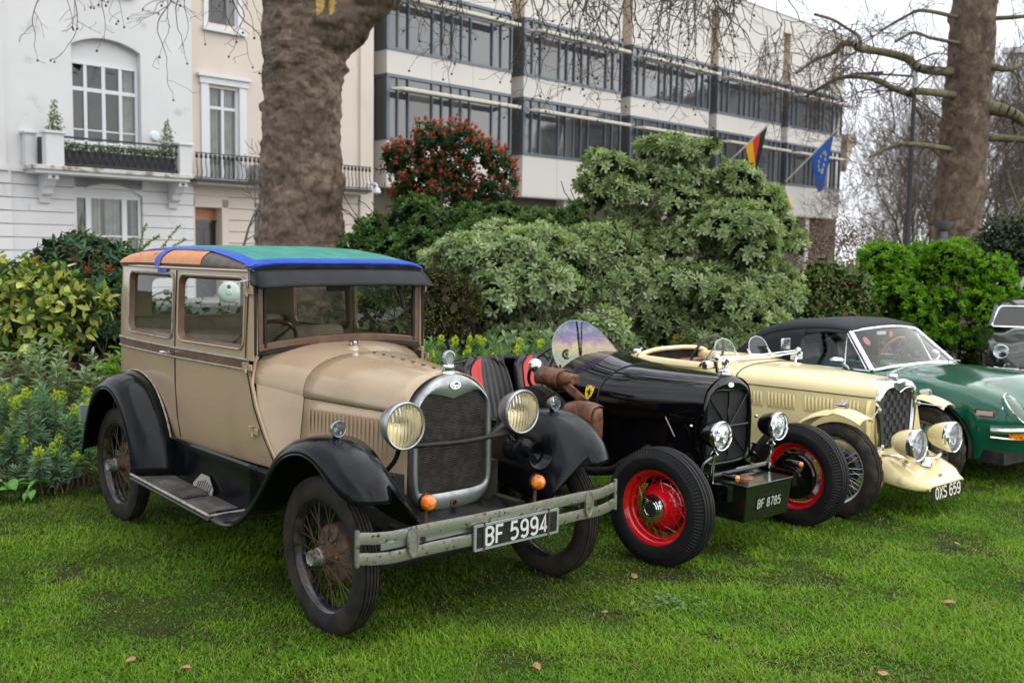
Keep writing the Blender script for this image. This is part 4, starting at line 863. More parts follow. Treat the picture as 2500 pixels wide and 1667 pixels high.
# round mirror
mr = new_obj('round_mirror', None, car)
MB().lathe([(0,.03), (.03,.026), (.045,.014), (.05,0), (.047,-.006), (0,-.006)], 28, AX((-1.31,-.53,1.045), (.85,-.4,.25))).build('mirror_head', CHROME, mr)
MB().tube([(-1.32,-.52,1.0), (-1.24,-.45,.96)], .007, 6).build('mirror_stem', CHROME, mr)
# spare wheel and road wheels
make_wheel(car, (-1.22,-.60,.565), -1, 'red', (0,0,.05), name='spare_wheel', label='spare wheel with red rim hung on the flank')
for x in (0, -2.629):
    for s in (-1, 1): make_wheel(car, (x, s*.711, .345), s, 'red', (0, 0, .087 if x == 0 else 0))
MB().tube([(-2.629,-.62,.35), (-2.629,.62,.35)], .045, 10).build('rear_axle', BLACKG, car)
ex = MB().tube(spline([(-.35,-.40,.60), (-.5,-.46,.50), (-.7,-.47,.40), (-1.4,-.47,.34), (-2.4,-.47,.33)], 14), .03, 10); ex.build('exhaust', BLACKR, car)
# leather panniers hung on the flank
Mw = Matrix.Translation((BLK[0], BLK[1], 0)) @ Matrix.Rotation(BLK[2], 4, 'Z')
bag = thing('leather_saddlebag', 'brown leather saddlebag with roll and buckled pouch hanging beside the black bonnet', 'saddlebag', Mw @ Vector((-.62,-.72,.58)), BLK[2])
T = Vector((-.62,-.72,.58))
def loc(p): return Vector(p) - T
rows = []
for z, w, d in ((.595,.02,.01), (.60,.085,.04), (.62,.105,.055), (.70,.112,.06), (.80,.115,.058), (.86,.11,.05), (.875,.09,.03)):
    rows.append([loc((-.595 + .02*(z-.6) + w*math.copysign(abs(math.cos(a))**.5, math.cos(a)), -.745 + d*math.copysign(abs(math.sin(a))**.5, math.sin(a)), z)) for a in np.linspace(0, 2*PI, 25)[:-1]])
MB().grid(rows, cv=True, capu=True).build('pouch', LEATHER, bag, smooth=70)
fl = [[loc((-.595 + w*u, y - .012*(u*u) + .004*math.sin(7*u), z - .012*u*u)) for u in np.linspace(-1,1,13)] for w, y, z in ((.105,-.69,.885), (.115,-.735,.895), (.12,-.785,.888), (.123,-.812,.865), (.123,-.822,.82), (.122,-.822,.785))]
MB().grid(fl).build('flap', LEATHER, bag, smooth=70, solid=.008)
DKL = mat('dark_strap', (.05,.02,.012), .5)
MB().grid([[loc((x, y, z)) for x in (-.555,-.53)] for y, z in ((-.832,.80), (-.834,.775), (-.815,.74), (-.815,.66))]).build('strap', DKL, bag, solid=.006)
MB().ring(rrect(.035,.03,.004,2), rrect(.024,.02,.003,2), .004, AX(loc((-.5425,-.828,.745)), (0,-1,0), (1,0,0))).build('buckle', CHROME, bag)
MB().grid([[loc((x, y, z)) for x in (-.63,-.57)] for y, z in ((-.828,.80), (-.830,.78))]).build('strap', DKL, bag, solid=.006)
# shoulder strap up to the roll
MB().grid([[loc((x0 + u*.10, y, z + .01*math.sin(PI*u))) for u in np.linspace(-.5,.5,5)] for x0, y, z in ((-.64,-.71,.88), (-.71,-.70,.91), (-.78,-.69,.94), (-.85,-.68,.97), (-.90,-.67,1.0))]).build('yoke', LEATHER, bag, smooth=70, solid=.008)
MB().tube([loc(p) for p in spline([(-.80,-.66,.94), (-.95,-.68,.91), (-1.02,-.70,.87)], 6)], .012, 6, flat=.4).build('strap', LEATHER, bag)
rows = []
for t in np.linspace(0, 1, 13):
    c = Vector((lerp(-.80,-1.16,t), -.64, lerp(1.005,.985,t))); r = .074*(max(0,math.sin(PI*min(1,max(0,.06 + .90*t))))**.35) * (1 if t < .55 else lerp(1,.68,(t-.55)/.45)) * (.55 if abs(t-.52) < .03 else 1)
    rows.append([loc(c + Vector((.03*math.cos(a)*0, math.cos(a)*r*1.0, math.sin(a)*r*.78 + .008*math.sin(3*a + 5*t)))) for a in np.linspace(0, 2*PI, 19)[:-1]])
MB().grid(rows, cv=True, capu=True).build('roll', LEATHER, bag, smooth=70)
MB().grid([[loc((x, -.64 - .082*math.cos(a), .995 + .066*math.sin(a))) for x in (-1.11,-1.03,-.95,-.90)] for a in np.linspace(-.6, 2.4, 9)]).build('roll_flap', LEATHER, bag, smooth=70, solid=.007)
# ---------------------------------------------------------------- cream sports tourer
CREAM = mat('cream_paint', (.80,.68,.36), .22, coat=.5, c2=(.76,.64,.33), ns=3)
MAROON = mat('maroon_leather', (.17,.025,.03), .4, c2=(.22,.05,.05), ns=14)
MESHK = mat('dark_stone_mesh', (.012,.012,.013), .45, metal=.4, bump=.5, bs=260)
MESHS = mat('pale_stone_mesh', (.045,.045,.05), .4, metal=.5, bump=.5, bs=260)
CRM = (2.770, 7.48, -.855)
car = thing('sports_tourer', 'cream vintage sports tourer with chrome shield grille between the black and green cars', 'car', (CRM[0], CRM[1], 0), CRM[2])
def cw(x): return interp(x, [-2.75,-2.5,-2.1,-1.7,-1.3,-1.0,-.5,.08], [.12,.30,.44,.50,.50,.465,.375,.275])
def cb(x): return interp(x, [-2.75,-2.3,-1.3,-1.0,.08], [.72,.80,.86,.83,.815])
def ct(x): return interp(x, [-1.32,-1.2,-1.0,-.5,.08], [1.0,.985,.965,.95,.93])
def csec(x, o=0): 
    return [(x, -(cw(x) + o)*math.copysign(abs(math.cos(a))**.7, math.cos(a)), cb(x) + (ct(x) - cb(x) + o)*abs(math.sin(a))**.75) for a in np.linspace(0, PI, 25)]
MB().grid([csec(x) for x in np.linspace(-1.0,.085,10)]).build('bonnet', CREAM, car, smooth=60)
MB().grid([csec(x) for x in np.linspace(-1.34,-1.006,5)]).build('scuttle', CREAM, car, smooth=60)
MB().tube(csec(-1.003, .001), .005, 6).build('bonnet_gap', DARK, car)
LV = None
for s in (-1, 1):
    def sidey(x, u): return s*(cw(x) + .02*(1-u)*(1 if x < -.9 else .5) - .03*(1-u)*(u < .3))
    MB().grid([[(x, sidey(x,u), lerp(interp(x,[-2.75,-2.2,-.6,.09],[.60,.42,.36,.42]), cb(x) - .002, u)) for u in (0,.15,.3,.6,1)] for x in np.linspace(-1.0,.085,9)]).build('bonnet_side', CREAM, car)
    MB().tube([(x, s*(cw(x) + .001), cb(x)) for x in np.linspace(-1.0,.08,8)], .004, 5).build('bonnet_gap', DARK, car)
    MB().grid([[(x, sidey(x,u), lerp(interp(x,[-2.75,-2.2,-.6],[.60,.42,.36]), interp(x, [-2.75,-2.35,-2.05,-1.9,-1.5,-1.34,-1.0], [.72,.84,.93,.93,.925,.93,.83]), u)) for u in (0,.15,.3,.6,.9,1)] for x in np.linspace(-2.72,-1.006,16)]).build('body_side', CREAM, car, smooth=60)
    for g, (x0, n) in enumerate(((-.98,8), (-.72,8), (-.43,8), (-.15,5))):
        for k in range(n):
            x = x0 + k*.0285
            if LV is None:
                mb = MB().grid([[(dx + .05*dz*-1, -(.012*max(0,math.cos(PI*dx/.02))*interp(abs(dz),[.04,.058],[1,0])), dz) for dx in (-.010,-.005,0,.005,.010)] for dz in (-.06,-.052,-.04,0,.04,.052,.06)])
                LV = mb.mesh('louvre', 60); LV.materials.append(CREAM)
            new_obj('louvre', LV, car, (x, s*(cw(x) + .006), .725), (0, 0, (0 if s < 0 else PI) + .17*s*-1*-1))
# tail and coaming
rows = []
for x in np.linspace(-2.74,-2.02,9):
    w = cw(x) + .005; z0 = interp(x, [-2.75,-2.35,-2.05], [.72,.84,.93]); zt = interp(x, [-2.75,-2.5,-2.2,-2.02], [.76,.88,.975,1.0])
    rows.append([(x, -w*math.copysign(abs(math.cos(a))**.8, math.cos(a)), z0 + (zt - z0)*abs(math.sin(a))**.8) for a in np.linspace(0, PI, 19)])
MB().grid(rows).build('tail_deck', CREAM, car, smooth=60)
for s in (-1, 1):
    MB().grid([[(x, s*(cw(x) + .012), interp(x,[-2.05,-1.9,-1.5,-1.34],[.92,.92,.915,.92])), (x, s*(cw(x) + .006), .945), (x, s*(cw(x) - .03), .962), (x, s*(cw(x) - .075), .955), (x, s*(cw(x) - .09), .93), (x, s*(cw(x) - .085), .86)] for x in np.linspace(-2.04,-1.335,10)]).build('cockpit_coaming', CREAM, car, smooth=60)
MB().tube(rows[-1], .02, 8).build('cockpit_coaming', CREAM, car)
for y in (-.12, .12):
    f = new_obj('filler_cap', None, car); MB().lathe([(0,.03), (.03,.03), (.036,.02), (.036,0)], 20, Matrix.Translation((-2.33, y*1.2, .945))).build('cap', CHROME, f); MB().box((-2.33, y*1.2, .982), (.10,.02,.012)).build('lever', CHROME, f)
MB().box2((-2.1,-.46,.40), (-1.1,.46,.46)).build('floor', DARK, car)
MB().add([(-1.345, y, z) for _, y, z in csec(-1.34)] + [(-1.345,.45,.45), (-1.345,-.45,.45)], [tuple(range(27))]).build('dashboard', DARK, car)
MB().add([(-2.06, y, z) for _, y, z in rows[-1]] + [(-2.06,.42,.45), (-2.06,-.42,.45)], [tuple(range(21))]).build('bulkhead', DARK, car)
for y in (-.23, .23):
    q = MB(); q.hexa([(-2.0,y-.20,.55), (-1.9,y-.20,.55), (-1.9,y+.20,.55), (-2.0,y+.20,.55), (-2.05,y-.19,.90), (-1.98,y-.19,.91), (-1.98,y+.19,.91), (-2.05,y+.19,.90)]); q.box2((-1.95,y-.20,.50), (-1.5,y+.20,.66)); q.build('seat', MAROON, car, bevel=.04)
MB().sphere((-1.85,-.42,.86), .06, 10, 8, (1.6,1,.8)).build('cushion', mat('red_cloth', (.45,.02,.03), .8), car)
sw = new_obj('steering_wheel', None, car); Ms = AX((-1.47,-.24,.97), (-.93,0,.36))
MB().tube([Ms @ Vector((.20*math.cos(a), .20*math.sin(a), 0)) for a in np.linspace(0, 2*PI, 33)[:-1]], .012, 8, closed=True).build('wheel_rim', BVINYL, sw)
q = MB()
for a in (.5, 2.6, 4.7): q.tube([Ms @ Vector((0,0,0)), Ms @ Vector((.2*math.cos(a), .2*math.sin(a), 0))], .006, 5)
q.build('wheel_spokes', STEEL, sw)
CLEAR = glass('clear_screen', (.93,.95,.95), .01, 1.5)
for k, y in enumerate((-.235, .225)):
    a_ = new_obj('aero_screen', None, car)
    ol = [(-.13,0), (-.135,.05), (-.115,.10), (-.07,.135), (0,.148), (.07,.135), (.115,.10), (.135,.05), (.13,0)]
    MB().add([(-1.27 - .35*b, y + a, .995 + b) for a, b in ol], [tuple(range(9))]).build('screen', CLEAR, a_)
    MB().tube([(-1.27 - .35*b, y + a, .995 + b) for a, b in ol], .004, 5).build('screen_edge', mat('screen_edge', (.5,.52,.52), .2), a_)
    MB().tube([(-1.265, y - .15, .992), (-1.265, y + .15, .992)], .009, 6).build('screen_rail', CHROME, a_)
    for e in (-.14, .14): MB().tube([(-1.25, y + e, .98), (-1.30, y + e, 1.04)], .008, 6).build('screen_clamp', CHROME, a_)
br = new_obj('windscreen_frame', None, car)
MB().tube([(-1.12,-.58,1.0), (-1.10,0,.99), (-1.12,.60,1.0)], .010, 6).build('folded_bar', CHROME, br); MB().tube([(-1.16,-.56,1.015), (-1.14,0,1.005), (-1.16,.58,1.015)], .008, 6).build('folded_bar', CHROME, br)
for s in (-1, 1):
    MB().tube([(-1.13, s*.52,.87), (-1.13, s*.545,.95), (-1.13, s*.56,1.02)], [.016,.014,.02], 8).build('bracket', CHROME, br)
    MB().box((-1.16, s*.60, .965), (.05,.13,.07)).build('side_mirror', CHROME, br, bevel=.01)
    MB().sphere((-1.12, s*.56, 1.02), .028, 10, 8).build('knuckle', CHROME, br)
MB().box((-1.18,.46,1.075), (.02,.13,.10)).build('mirror', mat('worn_chrome', (.5,.5,.5), .25, metal=1, c2=(.1,.1,.1), ns=20), br, bevel=.01)
# radiator
RX = .115
out = half([(0,.925), (.09,.935), (.18,.925), (.245,.89), (.276,.82), (.272,.70), (.25,.55), (.225,.42), (.19,.36), (0,.345)], 25)
inn = half([(0,.845), (.07,.872), (.14,.878), (.195,.858), (.218,.81), (.216,.70), (.20,.55), (.178,.43), (.15,.40), (0,.395)], 25)
rad = new_obj('radiator', None, car)
mi = [(lerp(a[0],b[0],.85), lerp(a[1],b[1],.85)) for a, b in zip(out, inn)]
rows = [[(x, y*k, .65 + (z-.65)*k) for y, z in out] for x, k in ((.0,1.0), (.06,1.0), (.095,.985), (RX,.945))] + [[(RX + .004, y, z) for y, z in mi], [(RX - .008, y, z) for y, z in inn], [(RX - .04, y, z) for y, z in inn]]
MB().grid(rows, cv=True).build('shell', CHROME, rad, smooth=50)
MB().add([(RX - .025, y, z) for y, z in inn], [tuple(range(len(inn)))]).build('grille_mesh', MESHK, rad)
for i in range(8):
    for j in range(10):
        if (i + j) % 2: continue
        y = -.1645 + .047*i; z = .43 + .047*j
        if abs(y) > interp(z, [.4,.55,.82,.9], [.15,.18,.20,.15]): continue
        MB().box((RX - .022, y, z), (.004,.042,.042)).build('grille_tile', MESHS, rad)
MB().tube([(RX + .002, y, z) for y, z in half([(0,.842), (.07,.866), (.14,.872), (.19,.855), (.212,.81)], 9)[:9]], .006, 6).build('grille_bead', CHROME, rad)
cp = MB().lathe([(0,.045), (.03,.043), (.04,.034), (.042,.022), (.034,.018), (.034,.008), (.044,.004), (.044,-.02)], 24, Matrix.Translation((.05,0,.932))); cp.build('radiator_cap', CHROME, car)
# lamps
for s in (-1, 1):
    lp = lamp(car, 'headlamp', (.385, s*.262, .525), .112, .17, CREAM, CHROME, REFLECTW, LENSW, (1,0,0), .034)
    gd = MB(); M = AX((.385 + .03, s*.262, .525), (1,0,0)); r = .104
    for k in range(-7, 8):
        d = k*.0145
        if abs(d) < r:
            h = math.sqrt(r*r - d*d)
            for sg in (1, -1):
                c_, s_ = math.cos(.78*sg), math.sin(.78*sg)
                P = [(d*c_ - t*s_, d*s_ + t*c_) for t in (-h, 0, h)]
                gd.tube([M @ Vector((x, y, .018*(1 - (x*x + y*y)/r/r) + .008)) for x, y in P], .0011, 4)
    tag(gd.build('stone_guard', STEEL, lp, smooth=None), kind='stuff')
    MB().tube([(.33, s*.265, .395), (.30, s*.22, .36), (.2, s*.16, .36)], .016, 8).build('lamp_bracket', CHROME, car)
    # cycle wing
    rows = []
    for a in np.linspace(R_(-30), R_(62), 17):
        r = .415 + (.02 if a < 0 else .0); cx, cz = r*math.sin(-a), .335 + r*math.cos(a)
        rows.append([(cx - .01, s*(.60 + yy), cz - .022*(yy/.09)**2 - (.012 if abs(yy) > .085 else 0)) for yy in (-.095,-.09,-.07,-.04,0,.04,.07,.09,.095)])
    wg = MB().grid(rows).build('cycle_wing', CREAM, car, smooth=60, solid=.006)
    pd = new_obj('wing_lamp', None, car); MB().lathe([(0,-.07), (.014,-.06), (.022,-.03), (.026,.0), (.026,.02), (0,.02)], 20, AX((.03, s*.60, .785), (1,0,0))).build('pod', CHROME, pd); MB().lathe([(.024,.021), (.018,.027), (0,.029)], 16, AX((.03, s*.60, .785), (1,0,0))).build('lens', mat('grey_lens', (.2,.2,.21), .15), pd)
    MB().tube([(.20, s*.56, .695), (.12, s*.30, .735)], .006, 6).build('wing_stay', STEEL, car); MB().sphere((.12, s*.285, .735), .018, 8, 6).build('stay_knuckle', STEEL, car)
    MB().hexa([(.02, s*.285, .40), (.10, s*.40, .40), (.11, s*.40, .40), (.06, s*.285, .40), (.02, s*.28, .80), (.06, s*.36, .72), (.07, s*.36, .72), (.06, s*.28, .80)]).build('scuttle_plate', CREAM, car)
    MB().grid([[(x, s*y, z) for x, y, z in ((-.35,.36,.40), (-.2,.42,.40), (.05,.44,.42), (.14,.40,.40))], [(x, s*y, z) for x, y, z in ((-.35,.36,.55), (-.2,.38,.58), (.02,.38,.56), (.10,.36,.50))]]).build('inner_wing', CREAM, car, solid=.006)
    make_wheel(car, (0, s*.61, .33), s, 'wire'); make_wheel(car, (-2.45, s*.61, .33), s, 'wire')
    q = MB().lathe([(0,-.10), (.05,-.10), (.055,-.02), (.06,0), (.045,.004), (.03,-.01), (0,-.015)], 24, AX((.22, s*.42, .26), (1,0,0))); q.build('horn', BLACKG, car)
    MB().lathe([(.040,.003), (.048,.006), (.054,.003)], 24, AX((.22, s*.42, .26), (1,0,0))).build('horn_ring', mat('pink_ring', (.5,.22,.2), .4), car)
# front apron
AXS, AWS, AZS = [.08,.17,.27,.36,.43,.475], [.33,.365,.375,.365,.335,.27], [.445,.42,.375,.335,.305,.275]
rows = []
for t in np.linspace(0, 1, 17):
    x = lerp(.08, .475, t); w = interp(x, AXS, AWS); zt = interp(x, AXS, AZS); zb = interp(x, [.08,.2,.475], [.33,.235,.205])
    rows.append([(x, w*.93*s_, zb) for s_ in (-1,)] + [(x, w*math.copysign(min(1, abs(u)*1.04), u), lerp(zt, zb + .02, max(0,(abs(u)-.70)/.30)**1.8) - .014*max(0, 1 - (u/.7)**2)) for u in np.linspace(-1,1,25)] + [(x, w*.93, zb)])
rows.append([(.50, p[1]*.95, lerp(p[2], .235, .55)) for p in rows[-1]]); rows.append([(.498, p[1]*.96, .21) for p in rows[-1]]); rows.append([(.46, p[1]*.9, .195) for p in rows[-1]])
ap = MB().grid(rows).build('front_apron', CREAM, car, smooth=75, solid=.008)
for s in (-1, 1): MB().lathe([(0,.012), (.018,.010), (.03,.004), (.034,0)], 16, AX((.36, s*.358, .275), (.3,s,.3))).build('apron_boss', CREAM, ap)
em = MB().prism([(-.03,-.006), (-.012,0), (-.03,.006), (0,.010), (.03,.006), (.012,0), (.03,-.006), (0,-.010)], .004, AX((.455,0,.288), (.5,0,.85), (0,1,0))); em.build('winged_emblem', mat('blue_chrome', (.08,.10,.22), .2, metal=.7), ap)
q = MB(); q.tube([(.16,-.30,.41), (.30,-.1,.40), (.30,.1,.40), (.16,.30,.41)], .014, 8); q.build('cross_bar', CHROME, car); MB().lathe([(0,.05), (.04,.045), (.05,.02), (.055,-.02)], 16, Matrix.Translation((.33,0,.36))).build('bracket_boss', CHROME, car)
pl = new_obj('number_plate', None, car); Mp = AX((.507,.0,.188), (1,0,.06), (0,1,0))
MB().prism(rrect(.45,.095,.006,3), .006, Mp).build('plate', PLATEB, pl)
letters('OXS 659', Mp @ Matrix.Translation((0,0,.0065)), .078, pl, mat('plate_cream', (.72,.70,.60), .45), .52, .17, .22, .40, serif=True)
for s in (-1, 1): MB().box2((-2.6,s*.25,.30), (.25,s*.30,.38)).build('chassis_rail', DARK, car)
MB().tube([(0,-.55,.33), (0,-.3,.27), (0,.3,.27), (0,.55,.33)], .025, 8).build('front_axle', DARK, car)
MB().box2((-1.2,-.24,.30), (.05,.24,.60)).build('engine', DARK, car)

# ---------------------------------------------------------------- green convertible with black soft top
AGREEN = mat('racing_green_paint', (.003,.085,.048), .10, coat=.35, c2=(.004,.095,.055), ns=3)
CLOTH = mat('black_canvas', (.020,.021,.026), .85, bump=.08, bs=160)
ALF = (4.12, 8.82, -.95)
car = thing('convertible', 'dark green convertible with black soft top raised, beyond the cream tourer', 'car', (ALF[0], ALF[1], 0), ALF[2])
XS = sorted(set([.76,.74,.70,.64,.56,.48,.40] + list(np.linspace(.36,-.36,15)) + [-.45,-.6,-.8,-1.2,-1.6,-1.85] + list(np.linspace(-1.89,-2.61,13)) + [-2.7,-2.85,-2.95,-3.0]), reverse=True)
def archz(x):
    for a in (0, -2.25):
        if abs(x - a) < .36: return .29 + math.sqrt(max(0, .36**2 - (x - a)**2))
    return .22
def asec(x):
    wm = interp(x, [-3.0,-2.8,-2.25,-1.5,-.8,0,.35,.55,.70,.76], [.55,.70,.80,.80,.80,.80,.76,.66,.45,.20])
    zf = interp(x, [-3.0,-2.6,-2.25,-1.5,-.7,-.1,.27,.51,.70,.76], [.72,.78,.80,.80,.81,.82,.79,.73,.62,.50])
    zc_ = interp(x, [-3.0,-2.5,-1.9,-.75,-.2,.36,.60,.72,.76], [.76,.82,.85,.865,.88,.86,.76,.66,.52])
    zb = max(archz(x), interp(x, [-3.0,-2.7,-2.6,.4,.6,.76], [.40,.26,.22,.22,.27,.36]))
    zs = max(zb + .012, .50); zh = max(zs + .01, lerp(zs, zf, .55))
    return [(x, wm*.95, zb), (x, wm*.985, lerp(zb,zs,.5)), (x, wm, zs), (x, wm*.985, zh), (x, wm*.94, lerp(zh,zf,.7)), (x, wm*.84, zf), (x, wm*.72, zf + .005), (x, wm*.58, lerp(zf,zc_,.35)), (x, wm*.35, lerp(zf,zc_,.8)), (x, 0, zc_)]
for s in (1,):
    rows = [[(x, -y, z) for x, y, z in asec(x)] + [(x, y, z) for x, y, z in reversed(asec(x)[:-1])] for x in XS]
    MB().grid(rows).build('body', AGREEN, car, smooth=60)
MB().add(rows[-1], [tuple(range(len(rows[-1])))]).build('tail_panel', AGREEN, car)
for a in (0, -2.25):
    for s in (-1, 1):
        MB().grid([[(a + r*math.sin(t), s*y, .29 + r*math.cos(t)) for t in np.linspace(-1.75,1.75,15)] for r, y in ((.355,.785), (.355,.50), (.05,.50))]).build('wheel_house', DARK, car)
        make_wheel(car, (a, s*.665, .295), s, 'disc')
MB().box2((-2.9,-.7,.20), (.6,.7,.30)).build('underbody', DARK, car)
# sill-line chrome strip, marker, bumper, headlamps
mk = new_obj('side_marker', None, car)
for s in (-1, 1):
    Mk = AX((.44, s*.728, .60), (.25, s, .0), (1,0,0)); MB().prism(rrect(.15,.055,.008,2), .010, Mk).build('marker_bezel', CHROME, mk); MB().prism(rrect(.125,.036,.004,2), .014, Mk).build('marker_lens', mat('pale_orange_lens', (.55,.42,.32), .2), mk)
    MB().tube(spline([(.50, s*.74, .47), (.62, s*.66, .475), (.74, s*.45, .48), (.79, s*.2, .48)], 10), .028, 8).build('bumper', CHROME, car)
    MB().prism(rrect(.16,.05,.01,2), .012, AX((.66, s*.60, .43), (.7, s*.6, 0), (0,1,0))).build('indicator', AMBER, car)
    MB().tube(spline([(.50, s*.735, .415), (.62, s*.655, .41), (.74, s*.45, .41)], 8), .010, 6).build('bumper_lip', CHROME, car)
    lamp(car, 'headlamp', (.53, s*.56, .615), .085, .08, DARK, CHROME, REFLECTW, LENSW, (1, s*.05, .12), .012)
    cv = [[(lerp(.515,.685,t) + .02*math.sin(PI*t), s*(.565 + .10*u*math.sin(PI*lerp(.12,.9,t))), lerp(.735,.545,t) + .018*(1-u*u)) for u in np.linspace(-1,1,9)] for t in np.linspace(0,1,9)]
    MB().grid(cv).build('headlamp_cover', glass('lamp_cover', (.9,.92,.92), .02, 1.5), car, smooth=180)
    ring = [r[0] for r in cv] + list(cv[-1][1:-1]) + [r[-1] for r in reversed(cv)] + list(reversed(cv[0][1:-1])); MB().tube(ring, .006, 6, closed=True).build('cover_trim', CHROME, car)
# windscreen
wsb = [(-.655,-.66,.825), (-.60,-.40,.852), (-.575,0,.862), (-.60,.40,.852), (-.655,.66,.825)]; wst = [(-1.005,-.51,1.14), (-.965,-.28,1.165), (-.95,0,1.175), (-.965,.28,1.165), (-1.005,.51,1.14)]
ws = new_obj('windscreen', None, car)
MB().grid([spline(wsb, 17), spline(wst, 17)]).build('pane', PANE, ws, smooth=180)
MB().tube(spline(wsb, 17), .016, 8).build('sill_trim', CHROME, ws); MB().tube(spline(wst, 17), .014, 8).build('top_trim', CHROME, ws)
for i in (0, -1): MB().tube([wsb[i], wst[i]], .024, 8, flat=.6).build('pillar', CHROME, ws)
MB().box((-.95,-.12,1.12), (.01,.14,.035)).build('interior_mirror', mat('pale_mirror', (.6,.62,.64), .2), ws, bevel=.008)
MB().box((-.945,.02,1.11), (.006,.05,.05)).build('tax_disc', mat('orange_sticker', (.8,.12,.03), .5), ws)
MB().disc(.045, AX((-.895,-.42,1.06), (.8,0,.6)), 16).build('club_sticker', mat('red_sticker', (.5,.08,.1), .5), ws)
for y0, y1 in ((-.18,-.50), (.34,.02)): w = MB().tube([(-.56, y1 + .55, .86), (-.60, y0 + .1, .875)], .007, 5); w.build('wiper', STEEL, ws)
for s in (-1, 1):
    q = new_obj('quarter_light', None, car); A = [(-.70, s*.685, .83), (-.93, s*.685, .83), (-1.02, s*.535, 1.12)]
    MB().add(A, [(0,1,2)]).build('pane', PANE, q); MB().tube(A, .009, 6, closed=True).build('frame', CHROME, q)
    MB().add([(-.93, s*.685, .83), (-1.46, s*.685, .83), (-1.50, s*.58, 1.08), (-1.25, s*.555, 1.13), (-1.02, s*.535, 1.12)], [(0,1,2,3,4)]).build('side_window', PANE, car)
    MB().tube([(-.66, s*.70, .822), (-1.1, s*.715, .815), (-1.9, s*.72, .81)], .010, 6).build('door_trim', CHROME, car)
    m_ = new_obj('door_mirror', None, car); MB().sphere((-.93, s*.80, .90), .06, 12, 8, (1.1,1.3,.55)).build('mirror_head', CHROME, m_); MB().tube([(-.88, s*.70, .83), (-.90, s*.77, .88)], .010, 6).build('mirror_stem', CHROME, m_)
# soft top
rows = []
for x, w, zt, ze in ((-.99,.51,1.175,1.14), (-1.03,.52,1.205,1.145), (-1.25,.545,1.235,1.15), (-1.5,.56,1.232,1.13), (-1.8,.575,1.20,1.08), (-2.02,.585,1.135,1.0), (-2.15,.60,1.05,.92), (-2.25,.62,.93,.85), (-2.30,.64,.83,.80)):
    rows.append([(x, -w*math.copysign(abs(math.cos(a))**.55, math.cos(a)), ze + (zt - ze)*abs(math.sin(a))**.7) for a in np.linspace(0, PI, 21)])
st = new_obj('soft_top', None, car)
MB().grid(rows).build('canopy', CLOTH, st, smooth=60, solid=.012)
for s in (-1, 1):
    q = MB().grid([[(-1.46, s*.585, z) for z in (.82,.95,1.08,1.13)], [(-1.52, s*.60, z) for z in (.82,.95,1.09,1.13)], [(-1.8, s*.61, z) for z in (.82,.9,1.0,1.08)], [(-2.02, s*.615, z) for z in (.82,.88,.94,1.0)], [(-2.15, s*.62, z) for z in (.82,.85,.88,.92)], [(-2.28, s*.63, z) for z in (.80,.81,.82,.83)]])
    q.grid([[(-.99, s*.515, 1.14), (-.99, s*.53, 1.12)], [(-1.25, s*.548, 1.15), (-1.25, s*.56, 1.125)], [(-1.5, s*.562, 1.13), (-1.5, s*.585, 1.08)]]); q.build('side_cloth', CLOTH, st, smooth=60, solid=.012)
MB().box2((-2.3,-.58,.70), (-1.7,.58,.86)).build('parcel_shelf', DARK, car)
for y in (-.32, .32): q = MB(); q.hexa([(-1.62,y-.22,.5), (-1.5,y-.22,.5), (-1.5,y+.22,.5), (-1.62,y+.22,.5), (-1.74,y-.2,1.0), (-1.66,y-.2,1.0), (-1.66,y+.2,1.0), (-1.74,y+.2,1.0)]); q.build('seat', BVINYL, car, bevel=.03)
MB().box2((-.98,-.62,.70), (-.70,.62,.84)).build('dashboard', DARK, car, bevel=.03)
sw = new_obj('steering_wheel', None, car); Ms = AX((-1.12,.30,.90), (-.85,0,.5))
MB().tube([Ms @ Vector((.185*math.cos(a), .185*math.sin(a), 0)) for a in np.linspace(0, 2*PI, 33)[:-1]], .012, 8, closed=True).build('wheel_rim', mat('orange_wood', (.42,.10,.035), .3, coat=.4), sw)
for a in (.3, 2.84, 4.7): MB().tube([Ms @ Vector((0,0,-.03)), Ms @ Vector((.185*math.cos(a), .185*math.sin(a), 0))], .008, 5).build('wheel_spoke', STEEL, sw)

# ---------------------------------------------------------------- dark saloon cut by the right edge
DGREEN = mat('bottle_green_paint', (.010,.020,.014), .12, spec=.6)
car = thing('parked_saloon', 'very dark green classic coupe facing the camera at the right edge', 'car', (6.74, 12.75, 0), R_(-113)); car.scale = (1, 1, .95)
def dsec(x):
    wm = interp(x, [-4.2,-3.8,-3,-1,-.2,.3,.55,.68], [.5,.70,.76,.76,.75,.70,.60,.40]); zf = interp(x, [-4.2,-3.5,-2.5,-1.2,-.3,.3,.55,.68], [.70,.80,.86,.90,.90,.82,.70,.55]); zc_ = interp(x, [-4.2,-3.5,-2.7,-1.0,-.5,.35,.6,.68], [.72,.84,.92,.97,.96,.88,.74,.58])
    zb = .24
    if abs(x) < .37: zb = max(zb, .30 + math.sqrt(.37**2 - x*x))
    zs = max(zb + .01, .50)
    return [(x, wm*.95, zb), (x, wm, zs), (x, wm*.99, lerp(zs,zf,.45)), (x, wm*.93, lerp(zs,zf,.85)), (x, wm*.82, zf), (x, wm*.62, lerp(zf,zc_,.2) - .01), (x, wm*.45, lerp(zf,zc_,.75)), (x, 0, zc_)]
rows = [[(x, -y, z) for x, y, z in dsec(x)] + [(x, y, z) for x, y, z in reversed(dsec(x)[:-1])] for x in [.68,.66,.62,.55,.48,.42] + list(np.linspace(.37,-.37,13)) + [-.5,-1,-2,-3,-3.6,-4,-4.2]]
MB().grid(rows).build('body', DGREEN, car, smooth=60)
MB().add(rows[0], [tuple(range(len(rows[0])))]).build('nose_panel', DGREEN, car)
rf = []
